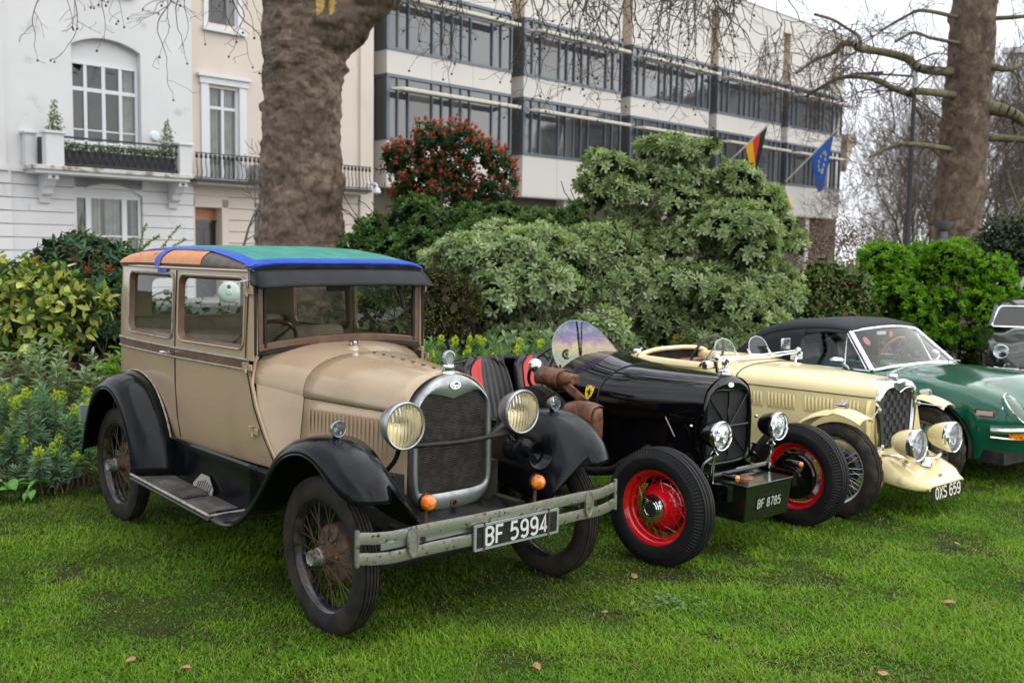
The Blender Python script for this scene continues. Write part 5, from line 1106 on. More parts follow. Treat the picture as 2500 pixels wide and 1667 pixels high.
for x, w, z in ((-1.0,.62,.955), (-1.32,.56,1.20), (-1.37,.555,1.245), (-1.45,.56,1.295), (-1.6,.56,1.335), (-1.9,.56,1.36), (-2.2,.56,1.355), (-2.7,.55,1.24), (-3.3,.53,.95)):
    rf.append([(x, -w*math.copysign(abs(math.cos(a))**.5, math.cos(a)) * lerp(1.0, 1.0, 1), .93 + (z - .93)*abs(math.sin(a))**.45) for a in np.linspace(0, PI, 21)])
MB().grid(rf[2:]).build('cabin', DGREEN, car, smooth=60)
MB().grid([[(-.99, y*.60, .965), (-1.38, y*.50, 1.235)] for y in np.linspace(-1,1,9)]).build('windscreen', glass('tinted_screen', (.45,.48,.48), .01, 1.55), car, smooth=180)
MB().tube(spline([(-.99,0,.965), (-.99,-.50,.962), (-1.01,-.60,.975), (-1.20,-.56,1.11), (-1.36,-.50,1.225), (-1.38,-.40,1.237), (-1.38,0,1.24), (-1.38,.40,1.237), (-1.36,.50,1.225), (-1.20,.56,1.11), (-1.01,.60,.975), (-.99,.50,.962)], 40), .014, 6, closed=True).build('windscreen_trim', CHROME, car)
for s in (-1, 1):
    MB().add([(-1.08, s*.61, .95), (-1.42, s*.535, 1.235), (-2.3, s*.54, 1.25), (-2.6, s*.60, .95)], [(0,1,2,3)]).build('side_window', glass('tinted_screen'), car)
    lamp(car, 'headlamp', (.55, s*.55, .735), .088, .10, DGREEN, CHROME, REFLECTW, LENSW, (1,0,.05), .014)
    lamp(car, 'fog_lamp', (.62, s*.47, .545), .045, .06, CHROME, CHROME, REFLECTW, LENSW, (1,0,0), .010)
    MB().box((.42, s*.715, .72), (.06,.014,.018)).build('wing_repeater', AMBER, car)
    MB().grid([[(r*math.sin(t), s*y, .30 + r*math.cos(t)) for t in np.linspace(-1.75,1.75,13)] for r, y in ((.36,.74), (.36,.48), (.05,.48))]).build('wheel_house', DARK, car)
    make_wheel(car, (0, s*.63, .295), s, 'disc')
MB().box2((-2.6,-.50,.60), (-1.50,.50,1.20)).build('interior', DARK, car, bevel=.05)
for s in (-1, 1): MB().tube([(-1.0,s*.625,.95), (-1.2,s*.585,1.11), (-1.38,s*.545,1.24)], .030, 8).build('pillar', DGREEN, car)
MB().tube([(.60,-.62,.52), (.70,-.3,.52), (.70,.3,.52), (.60,.62,.52)], .02, 8).build('bumper', CHROME, car)
for k in range(7): MB().box((.70, 0, .50 + k*.014), (.02,.70,.006)).build('grille_bar', CHROME, car)
# ---------------------------------------------------------------- numpy mesh tools
def np_obj(name, V, F, mat_, parent=None, C=None, smooth=False, kind=None, loc=None):
    me = bpy.data.meshes.new(name); V = np.ascontiguousarray(V, np.float32); F = np.ascontiguousarray(F, np.int32); k = F.shape[1]
    me.vertices.add(len(V)); me.vertices.foreach_set('co', V.ravel()); me.loops.add(F.size); me.loops.foreach_set('vertex_index', F.ravel())
    me.polygons.add(len(F)); me.polygons.foreach_set('loop_start', np.arange(0, F.size, k, dtype=np.int32))
    try: me.polygons.foreach_set('loop_total', np.full(len(F), k, np.int32))
    except Exception: pass
    me.update(calc_edges=True)
    if C is not None:
        C = np.ascontiguousarray(C, np.float32)
        if C.shape[1] == 3: C = np.hstack([C, np.ones((len(C), 1), np.float32)])
        at = me.color_attributes.new('Col', 'FLOAT_COLOR', 'POINT'); at.data.foreach_set('color', C.ravel())
    if smooth: me.shade_smooth()
    me.materials.append(mat_); o = new_obj(name, me, parent, loc)
    if kind: o['kind'] = kind
    return o
def unit(a): return a / np.maximum(1e-9, np.linalg.norm(a, axis=-1, keepdims=True))
def rand_dirs(n): return unit(rng.normal(size=(n, 3)))
def vnoise(P, seed=0):
    """cheap smooth 2-3D value noise 0..1"""
    P = np.asarray(P, float); I = np.floor(P).astype(int); f = P - I; f = f*f*(3 - 2*f); out = 0
    d = P.shape[1]
    for c in range(2**d):
        o = np.array([(c >> k) & 1 for k in range(d)]); J = I + o
        h = np.zeros(len(P), np.int64) + seed*1013
        for k in range(d): h = (h*73856093) ^ (J[:, k]*[19349663, 83492791, 50331653][k])
        h = (h ^ (h >> 13)) * 1274126177 & 0x7fffffff
        w = np.prod(np.where(o, f, 1 - f), axis=1); out = out + w * (h % 100003) / 100003.
    return out
def fbm(P, o=4, seed=0):
    s, a, t = 0, .5, 0
    for i in range(o): s = s + a*vnoise(np.asarray(P)*2**i + 17.3*i, seed + i); t += a; a *= .5
    return s/t
def segs_mesh(S, n):
    """S: (N,8) p0 p1 r0 r1 -> prisms"""
    S = np.asarray(S, float); p0, p1 = S[:, :3], S[:, 3:6]; d = unit(p1 - p0)
    h = np.where(np.abs(d[:, 2:3]) < .9, [[0, 0, 1.]], [[1., 0, 0]]); a = unit(np.cross(d, h)); b = np.cross(d, a); V = []
    for p, r in ((p0 - d*0, S[:, 6:7]), (p1, S[:, 7:8])):
        for j in range(n): t = 2*PI*j/n; V.append(p + (a*math.cos(t) + b*math.sin(t))*r)
    V = np.stack(V, 1).reshape(-1, 3); base = np.arange(len(S))[:, None]*2*n
    F = np.concatenate([base + np.array([[j, (j+1) % n, n + (j+1) % n, n + j]]) for j in range(n)])
    return V, F
def leaves(pos, d, nrm, L, W, fold=.25, curl=.0, ob=.45):
    """6-point leaves -> verts, quads. d: pointing, nrm: leaf normal"""
    N_ = len(pos); s = unit(np.cross(d, nrm)); nn = np.cross(s, d); L = np.broadcast_to(L, N_)[:, None]; W = np.broadcast_to(W, N_)[:, None]
    mk = lambda t, w, u: pos + d*L*t + s*W*w + nn*(L*u)
    c = curl
    V = np.stack([mk(0,0,0), mk(ob*.75,-.42,fold*.25 - c*.15), mk(ob*1.55,-.40,fold*.25 - c*.5), mk(1,0,-c), mk(ob*1.55,.40,fold*.25 - c*.5), mk(ob*.75,.42,fold*.25 - c*.15)], 1).reshape(-1, 3)
    b = np.arange(N_)[:, None]*6
    return V, np.concatenate([b + np.array([[0,1,2,3]]), b + np.array([[0,3,4,5]])])
def rosettes(P, A, n, L, W, spread=(35, 80), jit=.15, **kw):
    """n leaves round each axis A at P"""
    M_ = len(P); A = unit(A); h = np.where(np.abs(A[:, 2:3]) < .9, [[0, 0, 1.]], [[1., 0, 0]]); a = unit(np.cross(A, h)); b = np.cross(A, a)
    th = (np.arange(n)[None]*2.39996 + rng.uniform(0, 6.28, (M_, 1)) + rng.normal(0, jit, (M_, n)))[..., None]
    el = np.radians(np.linspace(spread[0], spread[1], n)[None] + rng.normal(0, 8, (M_, n)))[..., None]
    rad = a[:, None]*np.cos(th) + b[:, None]*np.sin(th); d = rad*np.sin(el) + A[:, None]*np.cos(el); nn = A[:, None]*np.sin(el) - rad*np.cos(el)
    pos = np.repeat(P[:, None], n, 1) + d*.05*np.mean(L)
    Ls = (L*rng.uniform(.75, 1.15, (M_, n))).ravel(); Ws = (W*rng.uniform(.8, 1.15, (M_, n))).ravel()
    V, F = leaves(pos.reshape(-1, 3), unit(d.reshape(-1, 3)), unit(nn.reshape(-1, 3)), Ls, Ws, **kw)
    return V, F, M_*n
def leafcol(nl, pal, jit=.12, per=1, grad=None):
    """colour per vertex for nl leaves, from palette rows"""
    pal = np.array(pal, float); i = rng.integers(0, len(pal), nl // per + 1); c = np.repeat(pal[i], per, 0)[:nl]
    c = c * (1 + rng.normal(0, jit, (nl, 1))); c = np.clip(c, .003, 1)
    return np.repeat(c, 6, 0)
def join(parts):
    V, F, C, b = [], [], [], 0
    for v, f, c in parts: V.append(v); F.append(f + b); C.append(c); b += len(v)
    return np.concatenate(V), np.concatenate(F), np.concatenate(C)
def sublobes(lobes, n=6, s=.52, flat=.6):
    """break smooth masses into smaller flattened tiers on their surface"""
    out = []
    for x, y, z, a, b, c in lobes:
        for d in rand_dirs(n):
            k = rng.uniform(.45, .80); q = s*rng.uniform(.7, 1.25); out.append((x + d[0]*a*k, y + d[1]*b*k, z + d[2]*c*k, a*q, b*q, c*q*flat*1.5))
    return out
def lobe_pts(lobes, n, shell=.35, top=-.2):
    """points near ellipsoid surfaces (volume-weighted), with outward normals; drops those buried in other lobes"""
    lob = np.array(lobes, float); w = (lob[:, 3]*lob[:, 4]*lob[:, 5])**.66; w /= w.sum(); i = rng.choice(len(lob), n*3, p=w)
    d = rand_dirs(n*3); k = rng.uniform(1 - shell, 1.04, (n*3, 1)); k = k*(.80 + .42*fbm(d*2.3 + i[:, None]*3.7, 2, 3)[:, None]); sh = rng.uniform(size=(n*3, 1)) < .05; k = np.where(sh, k*rng.uniform(1.05, 1.3, (n*3, 1)), k)
    P = lob[i, :3] + d*k*lob[i, 3:]; Nn = unit(d/lob[i, 3:]); keep = np.ones(len(P), bool)
    for j in range(len(lob)):
        q = ((P - lob[j, :3])/lob[j, 3:]); keep &= ~((i != j) & ((q*q).sum(1) < .45))
    keep &= (d[:, 2] > top - rng.uniform(0, .6, len(d)))
    return P[keep][:n], Nn[keep][:n]
LEAF = mat('leaf', (.1,.2,.05), .45, attr='Col', spec=.25, transl=.3)
LEAFM = mat('leaf_matt', (.1,.2,.05), .6, attr='Col', spec=.15, transl=.3)
def shade_up(Nn, k=.55): return unit(Nn + np.array([0, 0, k]))

# ---------------------------------------------------------------- lawn, bed, street
lawn = np_obj('lawn', [(-150,-120,0), (150,-120,0), (150,220,0), (-150,220,0)], [[0,1,2,3]], mat('lawn_ground', (.030,.050,.008), .95, spec=.1, c2=(.030,.024,.016), ns=2.6, lo=.52, hi=.60, bump=.8, bs=40, c3=(.022,.045,.006), ns3=14, lo3=.4, hi3=.7)); lawn['kind'] = 'structure'
bed = MB(); bl = spline([(-9,5.2), (-5,6.5), (-3.4,7.3), (-2.0,8.3), (0,9.7), (2.6,11.9), (5,13.3), (9,14.2), (16,15.5)], 40)
bed.grid([[(x, y + .06*math.sin(3*x), .004), (x - 1.5, y + 14, .004)] for x, y in bl]); bo = bed.build('flower_bed', mat('bed_soil', (.035,.026,.018), .95, c2=(.055,.04,.028), ns=5, bump=.8, bs=18), None); bo['kind'] = 'structure'
st_ = MB(); 
fd = Vector((math.cos(.7974), math.sin(.7974), 0)); fn = Vector((fd.y, -fd.x, 0)); F0 = Vector((-10.7, 35, 0))
a, b = F0 - fd*60, F0 + fd*110
st_.add([a + fn*11 + Vector((0,0,.008)), b + fn*11 + Vector((0,0,.008)), b + fn*3.2 + Vector((0,0,.008)), a + fn*3.2 + Vector((0,0,.008))], [(0,1,2,3)]); o = st_.build('road', mat('asphalt', (.05,.05,.052), .9, bump=.3, bs=60), None); o['kind'] = 'structure'
pv = MB(); P4 = [a + fn*3.2, b + fn*3.2, b - fn*.2, a - fn*.2]; pv.hexa([p + Vector((0,0,.0)) for p in P4] + [p + Vector((0,0,.13)) for p in P4]); o = pv.build('pavement', mat('paving', (.25,.24,.22), .85, c2=(.2,.19,.175), ns=1.5), None); o['kind'] = 'structure'

# ---------------------------------------------------------------- houses: local x along the street, y inward, z up
RZ = .7974
WHITE = mat('white_stucco', (.585,.585,.59), .8, c2=(.54,.54,.545), ns=.5, lo=.4, hi=.7, c3=(.36,.36,.36), ns3=1.2, lo3=.62, hi3=.78)
WHITE2 = mat('white_joinery', (.58,.59,.61), .5)
CREAMW = mat('cream_stucco', (.58,.51,.445), .85, c2=(.53,.465,.405), ns=.5, lo=.4, hi=.7)
GLASSD = mat('dark_window_glass', (.022,.026,.03), .04, spec=1.0, coat=.6)
CURT = mat('net_curtain', (.42,.41,.38), .9, wave=(9,.9,'X'), c2=(.30,.29,.27), ns=2)
IRON = mat('black_ironwork', (.012,.014,.016), .45)
SOOT = mat('stained_stone', (.50,.49,.46), .8, c2=(.22,.19,.12), ns=3, lo=.52, hi=.62)
def bxp(name, m, par, x0, x1, y0, y1, z0, z1, bevel=0): return MB().box2((x0,y0,z0), (x1,y1,z1)).build(name, m, par, bevel=bevel)
h = thing('white_townhouse', 'pale grey-white stucco townhouse with balcony and tall arched window', 'building', F0, RZ)
YW = -.30
# wall pieces round the two windows
bxp('wall', WHITE, h, -11.5, -4.43, YW, 1, 4.12, 14); bxp('wall', WHITE, h, -2.22, -.43, YW, 1, 4.12, 14)
def arch_fill(x0, x1, z0, zm, ztop, y0, y1, name, m, par):
    top = [(x, z0 + (zm - z0)*(1 - ((x - (x0+x1)/2)/((x1-x0)/2))**2)) for x in np.linspace(x0, x1, 15)]
    q = MB(); q.grid([[(x, y, z) for x, z in top] for y in (y0, y1)]); q.add([(x, y0, z) for x, z in top] + [(x1, y0, ztop), (x0, y0, ztop)], [tuple(range(17))]); q.build(name, m, par)
arch_fill(-4.43, -2.22, 7.98, 8.28, 14, YW, 0, 'wall', WHITE, h)
bxp('wall', WHITE, h, -4.43, -2.22, YW + .26, 1, 7.52, 8.4); bxp('wall', WHITE, h, -4.43, -2.22, YW, 1, 4.12, 5.0)
bxp('pier', WHITE, h, -11.6, -6.42, YW - .10, YW + .02, 4.13, 14); bxp('string_course', WHITE, h, -11.6, -.43, YW - .10, YW + .01, 4.00, 4.14); bxp('string_course', WHITE, h, -11.7, -6.38, YW - .2, YW - .08, 4.01, 4.15)
for k in range(11):
    z0 = 3.92 - .39*k
    for (x0, x1) in (((-11.5,-4.42), (-2.22,-.43)) if z0 > .2 and z0 + .02 < 3.6 else ((-11.5,-.43),)):
        bxp('stone_course', WHITE, h, x0, x1, YW, .9, z0 - .28, z0 + .085, bevel=.012)
        bxp('stone_course', WHITE, h, x0, min(x1, -6.30), YW - .12, YW + .01, z0 - .28, z0 + .085, bevel=.012) if x0 < -7 else None
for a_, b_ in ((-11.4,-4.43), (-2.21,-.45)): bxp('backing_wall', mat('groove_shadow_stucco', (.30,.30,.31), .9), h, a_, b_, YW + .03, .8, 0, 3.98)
def window(par, x0, x1, z0, z1, y, cols, rows_, fr=.075, mid=.05, curtain=None, open_back=None):
    w = new_obj('window', None, par); d = .09
    for a, b in ((x0, x0 + fr), (x1 - fr, x1)): bxp('frame', WHITE2, w, a, b, y - d, y + .02, z0, z1)
    for a, b in ((z0, z0 + fr), (z1 - fr, z1)): bxp('frame', WHITE2, w, x0 + fr, x1 - fr, y - d + .004, y + .02, a, b)
    for c in cols: bxp('mullion', WHITE2, w, c[0], c[1], y - d + .012, y + .02, z0 + fr, z1 - fr)
    for r in rows_: bxp('glazing_bar', WHITE2, w, x0 + fr, x1 - fr, y - d + .022, y + .015, r[0], r[1])
    xs = [x0 + fr] + [v for c in cols for v in c] + [x1 - fr]; zs = [z0 + fr] + [v for r in rows_ for v in r] + [z1 - fr]
    for i in range(0, len(xs), 2):
        for j in range(0, len(zs), 2):
            t = random.uniform(-.006, .006), random.uniform(-.006, .006)
            MB().add([(xs[i], y - .02 + t[0], zs[j]), (xs[i+1], y - .02 - t[0], zs[j]), (xs[i+1], y - .02 + t[1], zs[j+1]), (xs[i], y - .02 - t[1], zs[j+1])], [(0,1,2,3)]).build('pane', HGLASS, w, smooth=None)
    bxp('dark_room', mat('dark_room', (.03,.028,.026), .9), w, x0 + .02, x1 - .02, y + .55, y + .6, z0, z1)
    if curtain:
        for a, b in curtain:
            q = MB().grid([[(x, y + .16 + .035*math.sin(x*38) + .02*math.sin(x*91), z) for x in np.linspace(a, b, 40)] for z in (z0 + .05, z1 - .05)]); q.build('curtain', CURT, w, smooth=60)
    return w
HGLASS = glass('house_glass', (.72,.76,.75), .015, 1.7)
window(h, -4.42, -2.24, 5.0, 7.52, YW + .27, ((-3.98,-3.88), (-3.41,-3.30), (-2.86,-2.76)), ((5.42,5.46), (6.62,6.74)), .09, curtain=((-2.78,-2.3),))
window(h, -4.40, -2.24, .9, 3.42, YW + .20, ((-4.02,-3.86), (-2.86,-2.70)), ((2.13,2.18),), .09, curtain=((-4.32,-4.02), (-3.86,-3.45), (-3.3,-2.86)))
arch_fill(-4.42, -2.22, 3.45, 3.80, 4.0, YW, YW + .1, 'wall', WHITE, h); bxp('wall', WHITE, h, -4.42, -2.22, YW + .10, .9, 3.42, 4.0); bxp('wall', WHITE, h, -4.42, -2.22, YW, .9, 0, .9)
bxp('window_sill', WHITE2, h, -4.2, -2.4, YW - .18, YW, 9.72, 9.84); bxp('window_sill', WHITE2, h, -4.1, -2.5, YW - .10, YW, 9.60, 9.72)
MB().lathe([(0,.10), (.13,.09), (.17,.03), (.17,0)], 20, AX((-1.78, YW, 5.42), (0,-1,0))).build('alarm_box', mat('alarm_white', (.7,.74,.82), .4), h)
bl_ = new_obj('balcony', None, h)
bxp('slab', SOOT, bl_, -5.98, -.96, -1.28, YW, 4.06, 4.19, .02); bxp('slab_moulding', WHITE, bl_, -5.90, -1.04, -1.20, YW, 3.96, 4.06)
for x0, x1, y0, y1 in ((-5.60,-5.08,-1.24,-.92), (-1.40,-.98,-1.24,-.92), (-5.95,-5.66,-.62,-.32)):
    bxp('plinth', WHITE, bl_, x0, x1, y0, y1, 4.19, 5.12); bxp('plinth_cap', WHITE, bl_, x0 - .06, x1 + .06, y0 - .06, y1 + .06, 5.12, 5.20, .015)
for xc in (-5.35, -1.22):
    pr = [(0,0), (-.80,0), (-.80,-.16), (-.62,-.20), (-.55,-.34), (-.40,-.42), (-.34,-.58), (-.16,-.66), (-.10,-.84), (0,-.88)]
    MB().prism(pr, .30, Matrix.Translation((xc - .15, YW, 3.96)) @ Matrix(((0,0,1,0), (1,0,0,0), (0,1,0,0), (0,0,0,1)))).build('bracket', WHITE, bl_)
    MB().sphere((xc, YW - .81, 3.87), .05, 8, 6).build('bracket_boss', mat('lead_grey', (.12,.12,.12), .7), bl_)
rl = new_obj('railing', None, bl_)
for z in (4.26, 5.06): bxp('rail', IRON, rl, -5.08, -1.40, -1.12, -1.06, z - .03, z + .03)
for k in range(16):
    x = -5.06 + k*.2275
    for a, b in ((0,1), (1,0)): MB().tube([(x + .2275*a, -1.09, 4.28), (x + .2275*b, -1.085, 4.84)], .016, 4).build('lattice_bar', IRON, rl)
for z in (4.86,): bxp('rail', IRON, rl, -5.08, -1.40, -1.11, -1.07, z - .02, z + .02)
for y0 in (-.62,): bxp('rail', IRON, rl, -5.62, -5.58, -.92, -.62, 4.24, 5.02)
bxp('planter', mat('planter_black', (.012,.013,.015), .5), bl_, -5.02, -1.46, -1.02, -.80, 4.22, 4.70)

c = thing('cream_townhouse', 'cream stucco townhouse with black iron balcony behind the big tree trunk', 'building', F0, RZ)
bxp('wall', CREAMW, c, -.425, .28, 0, 1, 4.0, 14); bxp('wall', CREAMW, c, 1.50, 6.70, 0, 1, 4.0, 14)
for z0, z1 in ((4.0,4.16), (7.28,9.45), (12.2,14)): bxp('wall', CREAMW, c, .28, 1.50, .0, 1, z0, z1)
bxp('pilaster', WHITE2 if False else CREAMW, c, 6.68, 7.30, -.12, 1, 0, 14)
su = new_obj('window_surround', None, c)
for x0, x1 in ((.02,.30), (1.48,1.76)): bxp('jamb', WHITE2, su, x0, x1, -.08, .06, 4.16, 7.40)
bxp('lintel', WHITE2, su, -.04, 1.82, -.12, .06, 7.40, 7.62); bxp('cornice', WHITE2, su, -.12, 1.90, -.20, .06, 7.62, 7.72)
for x0, x1 in ((.16,.32), (1.44,1.62)): bxp('jamb', WHITE2, su, x0, x1, -.06, .06, 9.30, 12.3)
bxp('sill', WHITE2, su, .10, 1.72, -.16, .06, 9.16, 9.32)
window(c, .30, 1.48, 4.16, 7.40, .14, ((.84,.94),), ((5.02,5.07), (6.58,6.68)), .10, curtain=((.36,.84), (.96,1.40)))
window(c, .30, 1.46, 9.36, 12.2, .12, (), ((11,11.06),), .08)
bxp('string_course', CREAMW, c, -.42, 6.68, -.06, .02, 3.94, 4.06)
for k in range(10):
    z0 = 3.90 - .40*k
    segs_ = ((1.05,2.02), (2.9,6.68)) if z0 < 3.45 else ((-.42,6.68),)
    for x0, x1 in segs_: bxp('stone_course', CREAMW, c, x0, x1, 0, .5, z0 - .28, z0 + .09, bevel=.012)
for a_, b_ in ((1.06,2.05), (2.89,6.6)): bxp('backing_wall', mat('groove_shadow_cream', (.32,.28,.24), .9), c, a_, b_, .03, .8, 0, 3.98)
bxp('wall', CREAMW, c, 2.05, 2.89, .0, .5, 0, 1.0); bxp('wall', CREAMW, c, 2.05, 2.89, .0, .5, 3.3, 3.46)
dr = new_obj('front_door', None, c)
bxp('door_leaf', mat('black_door', (.012,.012,.016), .25, coat=.4), dr, -.22, .80, .45, .50, .2, 2.72); bxp('fanlight', mat('amber_fanlight', (.36,.15,.05), .35), dr, -.22, .80, .44, .48, 2.80, 3.32); bxp('transom', mat('black_door'), dr, -.22, .80, .40, .5, 2.70, 2.80)
for x in (-.1, .34):
    for z0, z1 in ((.5,1.3), (1.5,2.5)): bxp('door_panel', mat('black_door'), dr, x, x + .34, .435, .46, z0, z1, bevel=.02)
bxp('door_jamb', CREAMW, c, .80, 1.06, 0, .6, 0, 3.5); bxp('door_jamb', CREAMW, c, -.42, -.22, 0, .6, 0, 3.5); bxp('door_head', CREAMW, c, -.42, 1.06, .02, .6, 3.34, 3.62)
window(c, 2.06, 2.88, 1.0, 3.3, .18, (), ((2.1,2.15),), .06)
bk = new_obj('iron_balcony', None, c)
bxp('slab', IRON, bk, -.66, 6.66, -.86, .0, 4.04, 4.13); bxp('soffit', CREAMW, bk, -.5, 6.6, -.7, .0, 3.96, 4.04)
for z in (4.17, 4.97): bxp('rail', IRON, bk, -.64, 6.64, -.84, -.80, z - .018, z + .018)
bm_ = MB()
bm_.tube(spline([(0,0,4.17), (0,-.045,4.3), (0,-.05,4.42), (0,.01,4.62), (0,0,4.76)], 7), .016, 5); bm_.lathe([(.0,-.0),(.05,.05),(.055,.10),(.04,.16),(.0,.20)], 8, Matrix.Translation((0,0,4.77)))
bme = bm_.mesh('baluster', 60); bme.materials.append(IRON)
for k in range(44): new_obj('baluster', bme, bk, (-.58 + k*.1665, -.82, 0))
bxp('ac_unit', mat('grey_unit', (.25,.25,.25), .6), c, 1.85, 2.6, -.5, -.1, 4.2, 4.75)
cc = thing('security_camera', 'white dome security camera on an arm at the end of the iron balcony', 'camera', F0, RZ)
bxp('mount', WHITE2, cc, 6.98, 7.22, -.22, -.10, 4.14, 4.44)
MB().tube(spline([(7.1,-.2,4.38), (7.12,-.42,4.42), (7.14,-.52,4.36), (7.14,-.54,4.28)], 8), .05, 8).build('arm', WHITE2, cc); MB().lathe([(.05,.12), (.11,.06), (.14,-.02), (.15,-.10), (.12,-.13), (0,-.15)], 20, Matrix.Translation((7.14,-.55,4.16))).build('dome', WHITE2, cc)

# modern office block
PANEL = mat('pale_concrete_panel', (.56,.535,.50), .75, c2=(.525,.50,.465), ns=.4, lo=.4, hi=.7, c3=(.42,.38,.33), ns3=.9, lo3=.62, hi3=.8, stretch=(1,1,.35))
SIDEP = mat('tan_stone_return', (.58,.47,.36), .8, c2=(.53,.43,.33), ns=1)
FRAME = mat('blue_grey_frame', (.10,.125,.15), .4, metal=.2)
OGLASS = mat('office_glass', (.040,.041,.045), .03, spec=.8, coat=.7, bump=.02, bs=2)
OGLASS2 = mat('office_glass_blind', (.10,.095,.092), .06, spec=.7, coat=.15)
SHADE = mat('sunshade_cream', (.60,.56,.46), .6)
m = thing('office_block', 'pale modern office block with dark ribbon windows and cream sunshades', 'building', F0, RZ)
MUL = [0, .55, 1.1, 2.37, 2.9, 3.45, 3.98, 4.5, 5.8, 6.33, 6.92]
BAYW = 6.98; RD = .85
bxp('core', mat('recess_dark', (.10,.095,.09), .8), m, 7.32, 47.6, RD, 12, 0, 16.0)
bxp('parapet', PANEL, m, 7.32, 47.6, -.02, 1.2, 15.25, 16.2); bxp('coping', mat('coping_grey', (.30,.30,.30), .7), m, 7.3, 47.7, -.05, 1.3, 16.2, 16.27)
bxp('undercroft_wall', mat('undercroft', (.09,.075,.06), .8), m, 7.32, 47.5, RD - .05, RD + .02, 0, 4.5)
for b in range(5):
    x0 = 8.05 + 7.775*b; x1 = x0 + BAYW
    bay = new_obj('bay', None, m)
    for z0, z1 in ((4.42,6.22), (8.80,9.72), (12.28,15.25)):
        nb = 3
        for k in range(nb):
            a, e = lerp(x0, x1, k/nb), lerp(x0, x1, (k+1)/nb); bxp('panel', PANEL, bay, a + (.008 if k else 0), e - .008, 0, RD - .1, z0, z1)
        bxp('return_panel', SIDEP if z0 > 12 else PANEL, bay, x0 - .004, x0, .01, RD - .05, z0 + .002, z1 - .002)
    bxp('soffit', PANEL, bay, x0, x1, .02, RD, 4.36, 4.42)
    for z0, z1 in ((6.22,8.80), (9.72,12.28)):
        bxp('sill_beam', FRAME, bay, x0 - .02, x1 + .02, -.04, .10, z0, z0 + .12); bxp('head_beam', FRAME, bay, x0 - .02, x1 + .02, -.05, .10, z1 - .13, z1 - .03); bxp('head_beam', FRAME, bay, x0 - .02, x1 + .02, -.02, .12, z1 - .03, z1)
        bxp('corner_post', FRAME, bay, x0 - .03, x0 + .12, -.03, .16, z0 + .12, z1 - .13); bxp('end_post', FRAME, bay, x1 - .06, x1 + .03, -.03, .12, z0 + .12, z1 - .13)
        bxp('transom', FRAME, bay, x0 + .1, x1 - .05, -.01, .08, z1 - .62, z1 - .55)
        for q in MUL[1:-1]: bxp('mullion', FRAME, bay, x0 + q - .035, x0 + q + .035, -.025, .10, z0 + .12, z1 - .13)
        # side glazing of the return
        bxp('side_pane', mat('side_glass', (.10,.095,.09), .06, spec=1, coat=.5), bay, x0 + .01, x0 + .03, .16, RD - .12, z0 + .12, z1 - .13); bxp('side_sill', FRAME, bay, x0 - .02, x0 + .05, .10, RD - .1, z0, z0 + .12); bxp('side_head', FRAME, bay, x0 - .02, x0 + .05, .10, RD - .1, z1 - .13, z1)
        for i in range(len(MUL) - 1):
            a, e = x0 + MUL[i] + (.035 if i else .12), x0 + MUL[i+1] - .035
            for za, ze in ((z0 + .12, z1 - .62), (z1 - .55, z1 - .13)):
                t = [random.uniform(-.010, .010) for _ in range(4)]
                MB().add([(a, .05 + t[0], za), (e, .05 + t[1], za), (e, .05 + t[2], ze), (a, .05 + t[3], ze)], [(0,1,2,3)]).build('pane', OGLASS2 if random.random() < .16 else OGLASS, bay, smooth=None)
        sh = MB(); xs_, xe = x0 - .22, x1 - .32
        sh.hexa([(xs_ + .3,-.95,z1 - .76), (xe,-.95,z1 - .76), (xe,-.42,z1 - .70), (xs_ + .12,-.42,z1 - .70), (xs_ + .3,-.97,z1 - .62), (xe,-.97,z1 - .62), (xe,-.40,z1 - .60), (xs_ + .1,-.40,z1 - .60)]); sh.build('sunshade', SHADE, bay, bevel=.03)
        for q in (.9, 3.5, 6.2): bxp('shade_bracket', FRAME, bay, x0 + q - .03, x0 + q + .03, -.45, .0, z1 - .68, z1 - .63)
    # stone pier in the recess left of the bay
    if b: 
        bxp('recess_pier', SIDEP, bay, x0 - .74, x0 - .05, RD - .06, RD + .0, 12.28, 16.1)
        for z0, z1 in ((4.42,6.22), (8.80,9.72)): bxp('recess_pier', SIDEP, bay, x0 - .74, x0 - .05, RD - .06, RD, z0, z1)
    bxp('column', PANEL, bay, x0 + 3.2, x0 + 3.7, .3, .8, 0, 4.38)
bxp('end_cap', SIDEP, m, 47.5, 48.6, .2, 2.2, 9.6, 9.75)
MB().prism([(47.6,10.1), (48.9,10.1), (47.6,7.6)], 1.2, Matrix(((1,0,0,0), (0,0,1,.3), (0,1,0,0), (0,0,0,1)))).build('end_bracket', SIDEP, m)
MB().sphere((39.0,-.3,5.05), .45, 10, 8, (.7,.3,1)).build('crest_sign', mat('crest_yellow', (.75,.45,.04), .5), m)

